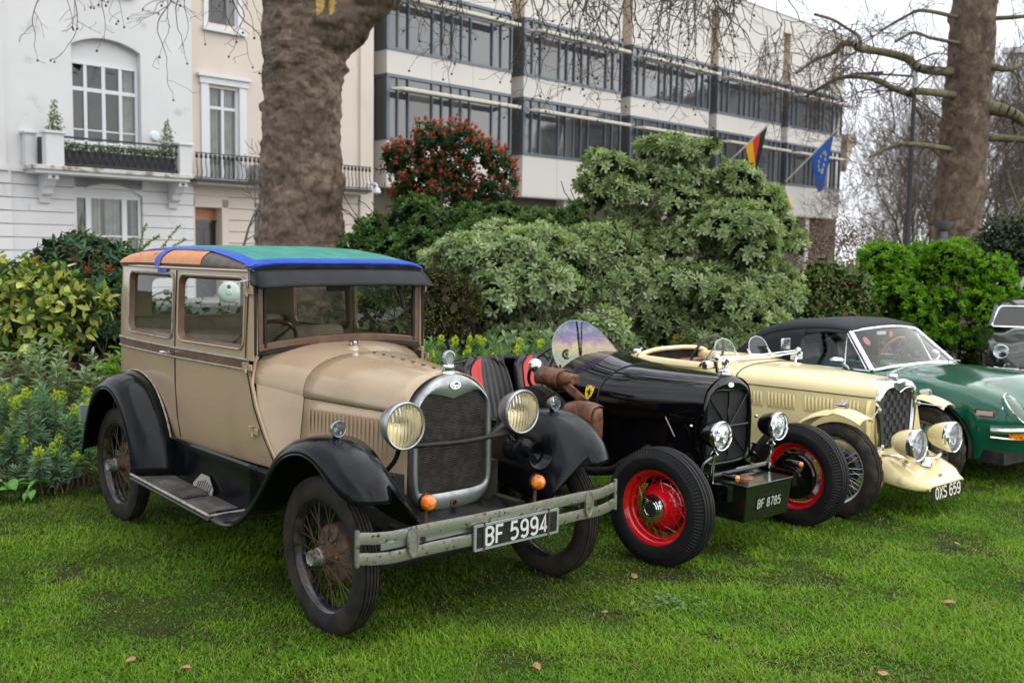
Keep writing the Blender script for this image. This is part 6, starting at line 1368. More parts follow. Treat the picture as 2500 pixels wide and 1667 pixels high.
# flags on slanting poles
POLE = mat('flag_pole', (.60,.56,.50), .5)
def flag(name, label, base, tip, k0, k1, drop, cols, stars=False):
    f = thing(name, label, 'flag', F0, RZ); b, t = Vector(base), Vector(tip)
    MB().tube([b, t], .045, 8).build('pole', POLE, f)
    A, B = b.lerp(t, k0), b.lerp(t, k1); low = A.lerp(B, .5) + Vector((-.02,.05,-drop)); low.x = lerp(A.x, B.x, .45)
    def pt(u, v):
        top = A.lerp(B, u); c = lerp(1, .10, v**1.15); p = top.lerp(low, v); mid = A.lerp(B, .5).lerp(low, v); w = mid + (top - A.lerp(B,.5))*c
        return (w.x, w.y + .07*math.sin(u*9 + 2*v)*(.3 + v), lerp(p.z, w.z, .5))
    n = len(cols)
    for i, m_ in enumerate(cols):
        MB().grid([[pt(lerp(i/n, (i+1)/n, a), v) for a in np.linspace(0,1,6)] for v in np.linspace(0,1,14)]).build('stripe' if n > 1 else 'cloth', m_, f, smooth=80)
    if stars:
        for k in range(12):
            a = 2*PI*k/12; u, v = .5 + .24*math.cos(a), .40 + .20*math.sin(a); p = Vector(pt(u, v)) + Vector((-.02,-.045,0))
            MB().prism([((.13 if q % 2 == 0 else .055)*math.sin(q*PI/5), (.13 if q % 2 == 0 else .055)*math.cos(q*PI/5)) for q in range(10)], .012, AX(p, (0,-1,0), (1,0,0))).build('star', mat('star_gold', (.85,.62,.05), .6), f)
flag('striped_flag', 'black, red and gold flag hanging from a slanting pole on the office block', (32.3,0,6.9), (32.9,-2.4,9.1), .48, .97, 1.9, (mat('flag_gold', (.80,.42,.01), .7), mat('flag_red', (.60,.03,.02), .7), mat('flag_black', (.015,.012,.012), .7)))
flag('blue_star_flag', 'blue flag with gold stars hanging from a slanting pole', (39.1,0,6.4), (39.8,-3.0,9.5), .50, .92, 2.8, (mat('flag_blue', (.004,.10,.44), .7),), True)

# far pale terrace at the right
ft = thing('terrace', 'distant white terrace with cornices seen right of the right-hand tree', 'building', (36, 62, 0), R_(-28))
bxp('wall', WHITE2, ft, -6, 26, 0, 8, 0, 15)
for z in (4.2, 8, 11.5, 14.6): bxp('cornice', WHITE2, ft, -6.3, 26.3, -.45, .0, z, z + .35)
for i in range(10):
    for z0 in (1.2, 5.2, 9): 
        q = new_obj('window', None, ft); bxp('pane', OGLASS, q, -4.6 + i*3, -3.4 + i*3, -.05, .05, z0, z0 + 2.2); bxp('surround', WHITE2, q, -4.8 + i*3, -3.2 + i*3, -.04, .0, z0 - .2, z0 + 2.4)
bn = thing('blue_banner', 'bright blue hanging banner at the right edge above the hedge', 'banner', (15.25, 30, 1.75), R_(-30))
MB().grid([[(x, .05*math.sin(5*x + z), z) for x in np.linspace(-.25,.35,8)] for z in (.0,.4,.8,1.0)]).build('cloth', mat('banner_blue', (.01,.10,.48), .6), bn, smooth=80, solid=.02); MB().tube([(-.3,0,-1.7), (-.3,0,1.05)], .03, 8).build('pole', IRON, bn)

# street lamp
sl = thing('street_lamp', 'black street lamp with a long flat arm left of the right-hand tree trunk', 'street lamp', (13.10, 34, 0), 0)
MB().tube([(0,0,0), (0,0,1.2), (0,0,1.25), (0,0,7.4)], [.11,.11,.085,.07], 12).build('post', IRON, sl); MB().tube([(0,0,7.35), (0,0,7.95)], .085, 10).build('collar', mat('lamp_grey', (.35,.42,.42), .5), sl)
MB().tube([(0,0,7.78), (-1.4,0,7.84)], [.04,.03], 8).build('arm', IRON, sl); MB().hexa([(-1.1,-.16,7.80), (-2.1,-.05,7.83), (-2.1,.05,7.83), (-1.1,.16,7.80), (-1.1,-.16,7.90), (-2.1,-.05,7.86), (-2.1,.05,7.86), (-1.1,.16,7.90)]).build('lantern', IRON, sl)
ur = thing('stone_urn', 'dark grey bowl-shaped urn on a pedestal above the bright green bush', 'urn', (9.05, 21.5, 0), 0)
MB().lathe([(0,2.40), (.07,2.41), (.12,2.46), (.17,2.54), (.19,2.60), (.18,2.60), (.12,2.52), (.0,2.47)], 24).build('bowl', mat('dark_stone', (.13,.14,.14), .8), ur); MB().box((0,0,1.2), (.13,.13,2.40)).build('pedestal', mat('dark_stone'), ur, bevel=.03)
# ---------------------------------------------------------------- grass
def grass(n, x0, x1, y0, y1, seed=3):
    g = np.random.default_rng(seed)
    # more blades close to the camera
    Y = y0 + (y1 - y0)*g.uniform(0, 1, n*2)**1.3; X = g.uniform(-1, 1, n*2)*(.60*Y + .35); P = np.stack([X, Y], 1)
    big = fbm(P*.55 + 31, 3, 5); med = fbm(P*2.6 + 11, 3, 9); fine = fbm(P*9, 2, 12)
    bare = np.clip((fbm(P*np.array([2.4,3.4]) + 50, 4, 21) - .585)*8 + np.clip((X - .6)*.22 - (Y - 4.2)*.05, -.5, .55), 0, 1)
    keep = g.uniform(0, 1, n*2) > bare*.62
    P, Y, med, big, fine, bare = P[keep][:n], Y[keep][:n], med[keep][:n], big[keep][:n], fine[keep][:n], bare[keep][:n]; N_ = len(P)
    H = (.014 + .023*np.clip(med*1.7 - .4, 0, 1) + .010*big)*g.uniform(.5, 1.55, N_)*(1 - .3*bare)
    tilt = np.radians(np.clip(g.normal(42, 20, N_) + 20*(1 - big), 5, 84)); th = g.uniform(0, 6.283, N_) + 2.0*np.sin(P[:, 0]*3 + P[:, 1]*2)*(fine > .5)
    d = np.stack([np.cos(th)*np.sin(tilt), np.sin(th)*np.sin(tilt), np.cos(tilt)], 1); s = np.stack([-np.sin(th), np.cos(th), 0*th], 1)
    W = (.0016 + .0013*g.uniform(0, 1, N_))[:, None]*(1 + .08*(Y[:, None] - 4)); b = np.hstack([P, np.zeros((N_, 1)) - .002]); H = H[:, None]
    bend = np.hstack([np.cos(th)[:, None], np.sin(th)[:, None], -np.ones((N_, 1))*.3])*H*.28
    mid = b + d*H*.5; tip = b + d*H + bend
    V = np.stack([b, mid + s*W, tip, mid - s*W], 1).reshape(-1, 3); F = np.arange(N_*4).reshape(-1, 4)
    c1, c2, c3 = np.array([.072,.190,.010]), np.array([.185,.325,.024]), np.array([.088,.145,.020])
    t = np.clip(med*1.6 - .3 + g.normal(0, .25, N_), 0, 1)[:, None]; C = c1*(1 - t) + c2*t; k = np.clip((.52 - big)*5 + (.47 - med)*1.6 + bare*.8, 0, 1)[:, None]*.8; C = C*(1 - k) + c3*k
    dry = (g.uniform(0, 1, N_) < .03 + .14*np.clip(fine*2 - .8, 0, 1) + .12*bare)[:, None]; C = np.where(dry, np.array([.30,.26,.11])*g.uniform(.6, 1.1, (N_, 1)), C)*g.uniform(.75, 1.25, (N_, 1))
    return V, F, np.repeat(C, 4, 0)
V, F, C = grass(620000, 0, 0, 3.5, 12.0)
gr = np_obj('grass', V, F, mat('grass_blade', (.1,.2,.03), .55, attr='Col', spec=.15, transl=.3), None, C, kind='stuff'); tag(gr, 'short green lawn grass under and in front of the cars', 'grass')
# fallen leaves
lf = MB(); lf.add([(0,0,0), (.022,.012,.006), (.05,.018,.002), (.04,.0,.010), (.062,-.006,.004), (.036,-.022,.004), (.014,-.016,.008)], [(0,1,3), (1,2,3), (3,2,4), (0,3,6), (3,4,5), (3,5,6)]); lme = lf.mesh('leaf', None); lme.materials.append(mat('dead_leaf', (.38,.20,.10), .7, c2=(.28,.14,.07), ns=40))
for (x, y), lab in zip([(.142,4.26), (1.66,4.27), (-1.36,4.23), (-1.66,4.28), (.71,5.62), (2.85,6.3), (2.35,5.2), (.47,5.0)],
    ('dry brown leaf lying on the grass at the bottom centre', 'largest dry brown leaf lying at the bottom right of the lawn', 'small dry leaf on the grass at the bottom left, nearer the tan car wheel', 'small dry leaf on the grass in the bottom left corner', 'dry leaf on the grass against the near front tyre of the roadster', 'orange dry leaf on the grass in front of the cream tourer', 'pale dry leaf on the muddy grass at the right', 'dry leaf on the grass between the tan saloon and the roadster')):
    o = new_obj('fallen_leaf', lme, None, (x, y, .022), (random.uniform(-.3,.3), random.uniform(-.3,.3), random.uniform(0,6)), (random.uniform(.75,1.25),)*3); tag(o, lab, 'leaf', 'fallen leaves on the lawn')
wp = rng.normal(0, 1, (34, 3))*np.array([.12,.08,0]) + np.array([.88,5.10,.03]); V, F, k = rosettes(wp, np.tile([[0,0,1.]], (34,1)), 5, .022, .018, (50,85)); o = np_obj('weed_patch', V, F, LEAFM, None, leafcol(k, [(.14,.22,.10), (.11,.19,.07), (.18,.25,.13)])); tag(o, 'pale leaved weed patch in the lawn below the roadster', 'weed', kind='stuff')

# ---------------------------------------------------------------- bare plane trees
BARK = mat('plane_bark', (.115,.082,.060), .9, attr='Col', c2=(.55,.52,.50), ns=9, lo=.48, hi=.62, bump=1.0, bs=14, bd=8, c3=(1.35,1.32,1.28), ns3=15, lo3=.55, hi3=.66, stretch=(1,1,.75))
BARKP = mat('plain_bark', (.10,.075,.056), .9, c2=(.15,.115,.09), ns=7, bump=.8, bs=16, bd=6)
BARKG = mat('green_bark', (.13,.115,.06), .9, c2=(.18,.17,.10), ns=4, bump=.6, bs=20, c3=(.08,.06,.045), ns3=9)
TWIG = mat('twig', (.085,.064,.052), .85)
TWIGB = mat('brown_twig', (.10,.068,.050), .9)
def grow(p, d, r, L, depth, out, g, up=.05, wig=.28, n=6, split=(2, 3), ratio=.68, rmin=.004, droop=0.):
    """recursive limb: appends segments (p0 p1 r0 r1)"""
    p = np.array(p, float); d = unit(np.array(d, float)); seg = L/n; r0 = r
    for i in range(n):
        d = unit(d + g.normal(0, wig, 3)*.5 + np.array([0, 0, up - droop*(r < .03)])); q = p + d*seg; r1 = max(rmin, r0*(1 - .45*(i + 1)/n)); out.append((*p, *q, max(rmin, r0*(1 - .45*i/n)), r1)); p = q
        if depth > 0 and i >= 1 and g.uniform() < .62:
            a = unit(np.cross(d, rand_dirs(1)[0])); dd = unit(d*g.uniform(.35, .8) + a*g.uniform(.6, 1)); grow(p, dd, r1*g.uniform(.4, .65), L*ratio*g.uniform(.6, 1.1), depth - 1, out, g, up, wig, max(4, n - 1), split, ratio, rmin, droop)
    if depth > 0:
        for k in range(g.integers(*split) if split[0] < split[1] else split[0]):
            a = unit(np.cross(d, rand_dirs(1)[0])); grow(p, unit(d + a*.6), r1*.8, L*ratio*g.uniform(.7, 1.1), depth - 1, out, g, up, wig, max(4, n - 1), split, ratio, rmin, droop)
def seg_parts(parent, S, thick, m1, m2, r=.02):
    S = np.array(S); big = S[:, 6] > r
    if big.any(): V, F = segs_mesh(S[big], 7); np_obj('limbs', V, F, m1, parent, smooth=True)
    if (~big).any(): V, F = segs_mesh(S[~big], 3); np_obj('twigs', V, F, m2, parent, kind='stuff')
def trunk_mesh(path, rad, n=96, rows=150, lump=.05, seed=1, patches=(), base=(.160,.118,.088)):
    """displaced bark tube along a path, with bark colours"""
    P = np.array(spline(path, rows)); Rr = np.interp(np.linspace(0, 1, rows), np.linspace(0, 1, len(rad)), rad); T = unit(np.gradient(P, axis=0)); X = unit(np.cross(T, [[.1, -1., .05]])); Yv = np.cross(T, X)
    a = np.linspace(0, 2*PI, n, endpoint=False); Dr = X[:, None]*np.cos(a)[None, :, None] + Yv[:, None]*np.sin(a)[None, :, None]; S0 = (P[:, None] + Dr*Rr[:, None, None]).reshape(-1, 3)
    disp = (fbm(S0*2.3 + 5, 3, seed) - .5)*lump*2.4 + (fbm(S0*np.array([6,6,9]), 4, seed + 7) - .5)*lump*1.6 + (np.abs(fbm(S0*np.array([13,13,17]), 2, seed + 3) - .5))*lump*.9
    g = np.random.default_rng(seed)
    for k in range(46): i = g.integers(0, len(S0)); ks = g.uniform(.06, .15); disp += g.uniform(.03, .09)*np.exp(-(((S0 - S0[i])/ks)**2).sum(1))
    V = S0 + Dr.reshape(-1, 3)*disp[:, None]; F = np.array([[i*n + j, i*n + (j+1) % n, (i+1)*n + (j+1) % n, (i+1)*n + j] for i in range(rows - 1) for j in range(n)])
    C = np.tile(np.array(base), (len(V), 1))*(1 + .9*(fbm(S0*3.1, 3, seed + 11)[:, None] - .5)); q = fbm(S0*np.array([5,5,7]), 3, seed + 20)
    C = np.where((q > .66)[:, None], np.array([.21,.15,.11]), C); C = np.where((fbm(S0*np.array([4,4,5]) + 9, 3, seed + 30) > .82)[:, None], np.array([.20,.14,.095]), C)
    for (px_, pz_, rx_, rz_) in patches:
        m_ = (((S0[:, 0] - px_)/rx_)**2 + ((S0[:, 2] - pz_)/rz_)**2) < 1.6*fbm(S0*5, 3, 44)**1.2*1.3; C = np.where((m_ & (S0[:, 1] < 15))[:, None], np.array([.50,.34,.10])*(.75 + .5*fbm(S0*8, 2, 5)[:, None]), C)
    return V, F, C
g1 = np.random.default_rng(4)
tA = thing('plane_tree', 'massive gnarled plane tree trunk behind the tan saloon with hanging bare twigs', 'tree')
V, F, C = trunk_mesh([(-3.12,15,0), (-3.12,15,.7), (-3.12,15,1.9), (-3.12,15,3.2), (-3.10,15,4.2), (-3.06,15,5.0), (-3.05,15,6.2), (-3.05,15,8)], [.80,.68,.615,.565,.57,.60,.56,.48], 180, 330, .062, 3, ((-2.74,5.25,.06,.4),)); np_obj('trunk', V, F, BARK, tA, C, smooth=True)
V, F, C = trunk_mesh([(-3.10,15,3.9), (-2.93,14.97,4.55), (-2.60,14.9,5.05), (-2.05,14.8,5.55), (-1.4,14.6,6.1), (-.2,14.1,6.9), (1.2,13.4,7.6)], [.36,.42,.42,.38,.33,.26,.2], 90, 150, .05, 5, ((-2.56,5.3,.05,.3),)); np_obj('limb', V, F, BARK, tA, C, smooth=True)
S = []
for (p, d, r, L) in (((-2.95,15,7.5),(-.5,-.2,1),.32,4), ((-2.9,15,7.2),(.3,-.6,.8),.28,4.5), ((-3.1,15,6.8),(-.9,-.5,.5),.26,4.5), ((1.2,13.4,7.6),(.8,-.5,.3),.18,3.5), ((-.2,14.1,6.7),(.1,-.9,.4),.16,4.0), ((-3.2,14.8,6.4),(-.6,-.9,.45),.22,4.5)): grow(p, d, r, L, 4, S, g1, .03, .34, 6, (1, 3), .68, .006, .05)
# hanging sprays in view
def hang(p, L, g, out, depth=2, r=.011):
    p = np.array(p, float); d = unit(np.array([g.normal(0, .35), g.normal(0, .25), -1.])); n = max(5, int(L/.09)); side = g.choice([-1, 1])
    for i in range(n):
        d = unit(d + g.normal(0, .26, 3)*np.array([1, .8, .5]) + np.array([0, 0, -.16])); q = p + d*L/n; rr = max(.0035, r*(1 - .75*i/n)); out.append((*p, *q, rr, max(.003, r*(1 - .75*(i + 1)/n)))); p = q
        if depth and g.uniform() < .33: side = -side; hh = L*g.uniform(.18, .5)*(1 - .5*i/n); sub = len(out); grow_hang(p, d, hh, g, out, depth - 1, rr*.7, side)
    TIPS.append(p)
def grow_hang(p, d, L, g, out, depth, r, side):
    p = np.array(p); d = unit(d*.5 + np.array([side*g.uniform(.4, 1.1), g.normal(0, .5), g.uniform(-.2, .35)])); n = max(3, int(L/.08))
    for i in range(n):
        d = unit(d + g.normal(0, .3, 3) + np.array([0, 0, -.12])); q = p + d*L/n; rr = max(.0028, r*(1 - .7*i/n)); out.append((*p, *q, rr, max(.0026, r*(1 - .7*(i + 1)/n)))); p = q
        if depth and g.uniform() < .4: grow_hang(p, d, L*g.uniform(.25, .5), g, out, depth - 1, rr*.75, g.choice([-1, 1]))
    if g.uniform() < .45: TIPS.append(p)
TIPS = []; Hs = []
def ray_at(u, v, Y):     # picture position (2500 px wide) -> point at depth Y
    p_ = math.atan2(215.9, 2480.9); c_, s_ = math.cos(p_), math.sin(p_); du, dv = u - 1250, v - 833.5; ro = .014758
    a_ = du*math.cos(ro) + dv*math.sin(ro); b_ = -du*math.sin(ro) + dv*math.cos(ro); f_ = 2480.9
    d_ = np.array([a_/f_, c_ - b_/f_*s_, -s_ - b_/f_*c_]); return np.array([0, 0, CAM_H]) + d_*(Y/d_[1])
g2 = np.random.default_rng(12)
for u, ve in [(110,150),(140,90),(190,165),(215,110),(255,60),(300,40),(165,60),(330,55),(395,130),(420,265),(430,150),(455,120),(520,180),(545,190),(505,120),(560,150),(590,60),(575,90),(985,215),(1010,90),(1035,40),(1090,60),(1165,230),(1180,120),(1215,80),(1245,170),(1290,110),(1330,150),(1350,90),(1370,60),(1395,250),(1410,120),(1440,270),(1455,110),(1475,60),(1490,190),(1515,80),(1535,230),(1560,120),(1580,200),(1600,90),(1625,150),(1650,280),(1670,110),(1690,180),(1715,70),(1735,200),(1760,260),(1775,140),(1800,120),(1560,60),(1640,50),(1480,120),(1700,250),(1425,200)] + [(int(g2.uniform(1320, 1830)), int(g2.uniform(60, 300))) for _ in range(34)] + [(int(g2.uniform(980, 1320)), int(g2.uniform(30, 170))) for _ in range(9)]:
    Y = g2.uniform(11.5, 14.5); p = ray_at(u + g2.normal(0, 14), -60, Y); L = (ve + 60)*Y/2481*1.02; hang(p, L, g2, Hs, 2, .008 if ve < 150 else .011)
    top = ray_at(u, -60, Y); S.append((*top, *(top + np.array([g2.normal(0, .5), .4, 1.0])), .012, .02))
seg_parts(tA, S + Hs, .02, BARKP, TWIG)
T_ = np.array(TIPS); T_ = T_[rng.uniform(size=len(T_)) < .55]; sb = MB().sphere((0,0,0), 1, 6, 4); sv_ = np.array(sb.v); sf = np.array(sb.f)
V = (T_[:, None] + np.array([0,0,-.02]) + sv_[None]*.016).reshape(-1, 3); F = (np.arange(len(T_))[:, None, None]*len(sv_) + sf[None]).reshape(-1, 4); np_obj('seed_balls', V, F, TWIG, tA, kind='stuff')

g3 = np.random.default_rng(8)
tB = thing('plane_tree', 'tall straight plane tree with crooked mossy limbs at the right', 'tree')
V, F, C = trunk_mesh([(9.50,22,0), (9.52,22,2.2), (9.60,22,5), (9.66,22,7.3), (9.75,22,12), (9.8,22,16)], [.56,.50,.47,.44,.34,.2], 80, 200, .03, 9, (), (.125,.088,.060)); np_obj('trunk', V, F, BARK, tB, C, smooth=True)
def zt(x, y): return (1900 + x/2.24, y/2.24)
S = []
LIMBS = [([(925,375),(790,380),(700,320),(560,285),(450,270),(410,245),(350,240),(300,290),(200,330),(100,400)], .105, 21.5), ([(450,265),(440,200),(380,160),(300,110),(200,80)], .045, 21.2), ([(910,485),(760,500),(720,515),(620,480),(540,440),(430,420),(330,430),(250,470),(150,530)], .085, 21), ([(895,800),(740,790),(600,810),(500,860)], .065, 21), ([(1160,550),(1250,610),(1344,670),(1420,700)], .17, 21.5), ([(1180,735),(1344,765),(1450,800)], .10, 21.5), ([(1165,300),(1230,380),(1344,350),(1450,300)], .08, 21.5), ([(1185,80),(1344,90),(1460,60)], .06, 21.5), ([(935,80),(800,60),(700,90),(560,170)], .05, 21.5), ([(930,190),(840,210),(740,180),(640,230)], .045, 21)]
TW = []
def limb_parts(L):
    L = np.array(L); big = L[:, 6] > .028; V, F = segs_mesh(L[big], 7); np_obj('limb', V, F, BARKG, tB, smooth=True); TW.append(L[~big])
for pts, r, Y in LIMBS:
    S = []; W_ = [ray_at(*zt(*p), Y + .12*k*math.sin(k)) for k, p in enumerate(pts)]
    if pts[0][0] > 880: W_[0] = np.array([9.58, 22, W_[0][2]])
    w = spline(W_, len(W_)*4); dp = g3.integers(0, 1000)
    for k in range(len(w) - 1):
        ra, rb2 = r*(1 - .72*k/len(w)), r*(1 - .72*(k + 1)/len(w)); S.append((*w[k], *w[k+1], max(.03, ra), max(.03, rb2)))
        if k > 2 and g3.uniform() < .75:
            q = []; grow(w[k], (g3.normal(0, .8), g3.normal(0, .5), g3.uniform(-1, .7)), max(.009, rb2*.26), g3.uniform(.5, 1.3), 2, q, g3, -.02, .42, 5, (1, 3), .60, .0048, .06); TW.append(np.array(q))
    limb_parts(S)
for (z, a) in ((9,2.5), (10.5,.5), (11.5,4), (13,1.5), (14.5,5), (8,3.6), (12,2.9), (15.5,.2)): S = []; grow((9.7,22,z), (math.cos(a), math.sin(a), .6), .16, 3.2, 3, S, g3, .02, .32, 6, (1, 3), .66, .006, .03); limb_parts(S)
Q = []
for _ in range(64): u = g3.uniform(1860, 2110); v0 = g3.uniform(40, 230); hang(ray_at(u, v0, g3.uniform(19.5, 21.5)), g3.uniform(.5, 1.5), g3, Q, 2, .011)
for _ in range(26): u = g3.uniform(2100, 2500); v0 = g3.uniform(-40, 160); hang(ray_at(u, v0, g3.uniform(20, 22.5)), g3.uniform(.4, 1.2), g3, Q, 2, .010)
TW.append(np.array(Q)); V, F = segs_mesh(np.concatenate(TW), 3); np_obj('twigs', V, F, TWIGB, tB, kind='stuff')

# generic bare trees: two meshes reused
def bare_tree(seed, stems, H, depth):
    g = np.random.default_rng(seed); out = []; tw = []
    for k in range(stems):
        S = []; a = 2*PI*k/max(1, stems) + g.uniform(0, 1); grow((.12*math.cos(a)*(stems > 1), .12*math.sin(a)*(stems > 1), 0), (.45*math.cos(a)*(stems > 1), .45*math.sin(a)*(stems > 1), 1), .20 if stems == 1 else .09, H*.42, depth, S, g, .10, .20, 6, (2, 3), .70, .006, 0)
        S = np.array(S); big = S[:, 6] > .03; out.append(segs_mesh(S[big], 6)); tw.append(S[~big])
    return out, segs_mesh(np.concatenate(tw), 3)
PROTO = {}
def place_tree(kind, name, label, loc, rz, sc, group=None):
    t = thing(name, label, 'tree', loc, rz, group); t.scale = (sc,)*3
    if kind not in PROTO:
        st, (V2, F2) = bare_tree(*{'multi': (5, 4, 9, 5), 'single': (23, 1, 13, 5)}[kind]); PROTO[kind] = [np_obj('stem', V, F, BARKG, t, smooth=True) for V, F in st] + [np_obj('twigs', V2, F2, TWIGB, t, kind='stuff')]
    else:
        for o in PROTO[kind]: copy_obj(o, t)
    return t
GB = 'bare trees behind the hedge'
for lab, loc, rz, sc in (('bare multi-stemmed tree right of the office block', (18.0,46,0), .3, .95), ('bare tree just left of the street lamp post', (15.9,42,0), 2.1, .62), ('bare tree between the street lamp and the right-hand trunk', (20.5,50,0), 4.0, 1.1), ('bare twiggy tree at the right edge of the view', (15.6,33,0), 1.2, .95), ('far bare tree at the right edge above the blue banner', (24,52,0), 5.1, 1.3)): place_tree('multi', 'bare_tree', lab, loc, rz, sc, GB)
GC = 'bare trees standing behind the viewer'
for k, (lab, loc, rz, sc) in enumerate((('bare tree behind the viewer, left of centre', (-5.5,-5,0), .2, 1.1), ('bare tree behind the viewer, right of centre', (5.0,-3.5,0), 1.9, 1.15), ('bare tree beyond the left edge of the view', (-11,4,0), 3.3, 1.1), ('bare tree beyond the right edge of the view', (12,4,0), 4.4, 1.2), ('bare tree farther behind the viewer', (0,-13,0), 5.2, 1.4), ('bare tree far behind on the left', (-14,-12,0), 2.2, 1.5), ('bare tree far behind on the right', (15,-11,0), .9, 1.5))): place_tree('single', 'bare_tree', lab, loc, rz, sc, GC)

# ---------------------------------------------------------------- shrubs
def shrub(name, label, lobes, parts, stems=None, group=None, cat='shrub', dark=None, nd=0):
    """parts: (part name, count, leaf fn(P,N)->(V,F,C)); stems: list of paths"""
    base = np.array(lobes, float); cx, cy = base[:, 0].mean(), base[:, 1].mean(); t = thing(name, label, cat, (cx, cy, 0), 0, group); off = np.array([cx, cy, 0])
    for pn, cnt, fn, kw in parts:
        P, Nn = lobe_pts(lobes, cnt, **kw); V, F, C = fn(P, Nn); np_obj(pn, V - off, F, LEAF, t, C, kind='stuff')
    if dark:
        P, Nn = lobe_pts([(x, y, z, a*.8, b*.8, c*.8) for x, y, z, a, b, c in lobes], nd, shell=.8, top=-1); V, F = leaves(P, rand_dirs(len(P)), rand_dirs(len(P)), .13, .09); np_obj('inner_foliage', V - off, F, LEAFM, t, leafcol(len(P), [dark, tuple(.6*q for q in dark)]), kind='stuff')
    S = []; g = np.random.default_rng(len(label))
    for x, y, z, a, b, c in lobes[::max(1, len(lobes)//9)]:
        if z - c < 2.6: grow((cx + (x - cx)*.4, cy + (y - cy)*.4, 0), (x - cx, y - cy, z + .5), .03, max(.4, z)*.6, 2, S, g, .02, .25, 5, (2, 3), .7, .006)
    if S: V, F = segs_mesh(S, 5); np_obj('stems', V - off, F, mat('shrub_stem', (.07,.05,.038), .9), t, smooth=True, kind='stuff')
    return t
def ros(n, L, W, pal, spread=(25, 80), up=.5, per=1, tipf=0, tippal=None, tipL=.5, **kw):
    def fn(P, Nn):
        A = shade_up(Nn, up); V, F, k = rosettes(P, A, n, L, W, spread, **kw); C = leafcol(k, pal, .14, per); out = [(V, F, C)]
        if tipf:
            i = rng.uniform(size=len(P)) < tipf; V2, F2, k2 = rosettes(P[i] + A[i]*L*.25, A[i], 5, L*tipL, W*tipL*.8, (8, 40)); out.append((V2, F2, leafcol(k2, tippal, .15, 5)))
        return join(out)
    return fn
def rnd(L, W, pal, out=.6, droop=.2, **kw):
    def fn(P, Nn):
        d = unit(Nn*out + rand_dirs(len(P)) + np.array([0, 0, -droop])); V, F = leaves(P, d, unit(Nn + rand_dirs(len(P))*.8 + np.array([0, 0, .6])), L*rng.uniform(.7, 1.2, len(P)), W*rng.uniform(.8, 1.2, len(P)), **kw); return V, F, leafcol(len(P), pal, .16)
    return fn
def at(u, v, Y): return tuple(ray_at(u, v, Y))
def lob(u, v, Y, rx, ry, rz): x, y, z = at(u, v, Y); return (x, y, z, rx, ry, rz)
PITT = [(.235,.315,.145), (.30,.375,.195), (.17,.24,.10), (.36,.43,.25)]
YT = [(.30,.33,.08), (.24,.30,.07)]
# big grey-green evergreen
L1 = [lob(1475,410,12.9,.42,.4,.24), lob(1425,470,12.7,.30,.4,.24), lob(1510,470,12.7,.28,.4,.16), lob(1640,385,13,.38,.45,.26), lob(1710,385,13,.36,.45,.24), lob(1785,455,12.9,.34,.4,.22), lob(1690,470,12.9,.58,.45,.32), lob(1640,445,12.9,.36,.45,.26), lob(1770,525,12.9,.5,.5,.32), lob(1830,510,12.9,.45,.45,.26), lob(1890,580,12.8,.34,.4,.28), lob(1700,560,12.7,.85,.7,.5), lob(1560,580,12.5,.75,.7,.45), lob(1820,660,12.6,.65,.6,.5), lob(1620,700,12.3,.95,.7,.5), lob(1780,760,12.3,.75,.6,.45), lob(1480,700,12.1,.70,.6,.45), lob(1400,640,12.0,.5,.5,.35), lob(1880,740,12.5,.5,.5,.45), lob(1560,820,12.1,.8,.6,.4), lob(1700,840,12.2,.7,.6,.4)]
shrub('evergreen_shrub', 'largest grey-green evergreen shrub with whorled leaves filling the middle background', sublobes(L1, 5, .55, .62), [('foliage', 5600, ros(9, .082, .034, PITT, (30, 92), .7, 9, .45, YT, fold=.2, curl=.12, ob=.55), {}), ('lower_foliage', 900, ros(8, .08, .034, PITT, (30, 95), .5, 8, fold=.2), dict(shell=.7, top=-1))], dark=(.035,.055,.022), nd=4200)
L2 = [lob(1150,640,11.6,.42,.45,.36), lob(1230,600,11.7,.50,.5,.34), lob(1310,640,11.6,.50,.5,.40), lob(1210,720,11.4,.50,.5,.40), lob(1320,750,11.3,.55,.5,.42), lob(1400,800,11.3,.55,.5,.40), lob(1130,740,11.5,.32,.4,.30), lob(1270,820,11.2,.45,.45,.32)]
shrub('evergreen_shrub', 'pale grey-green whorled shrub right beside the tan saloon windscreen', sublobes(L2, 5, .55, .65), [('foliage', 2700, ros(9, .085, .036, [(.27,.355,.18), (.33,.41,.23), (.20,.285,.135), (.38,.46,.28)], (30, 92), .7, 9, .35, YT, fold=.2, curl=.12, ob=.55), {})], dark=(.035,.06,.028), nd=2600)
L3 = [lob(960,600,13.6,.55,.5,.42), lob(1040,560,13.8,.55,.5,.34), lob(1120,560,14,.5,.5,.34), lob(1200,555,14,.55,.5,.32), lob(1300,555,13.9,.5,.5,.34), lob(1380,570,13.8,.45,.5,.34), lob(930,680,13.2,.55,.5,.4), lob(1060,640,13.3,.6,.5,.45), lob(1240,600,13.5,.6,.5,.4), lob(1350,650,13.4,.6,.5,.5), lob(880,640,13.6,.35,.4,.30)]
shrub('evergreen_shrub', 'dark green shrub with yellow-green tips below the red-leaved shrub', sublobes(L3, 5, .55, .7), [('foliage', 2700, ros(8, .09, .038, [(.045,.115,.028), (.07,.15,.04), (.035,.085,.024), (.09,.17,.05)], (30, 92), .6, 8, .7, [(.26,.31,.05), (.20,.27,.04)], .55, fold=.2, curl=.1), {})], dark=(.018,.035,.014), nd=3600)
L4 = [lob(1090,370,15,.62,.55,.44), lob(1000,420,15,.42,.5,.36), lob(1180,400,15,.40,.5,.34), lob(1010,480,14.8,.42,.5,.34), lob(1150,470,15,.55,.5,.32), lob(1215,450,15,.30,.4,.24), lob(970,400,15,.25,.3,.26), lob(1080,460,15.1,.5,.5,.4)]
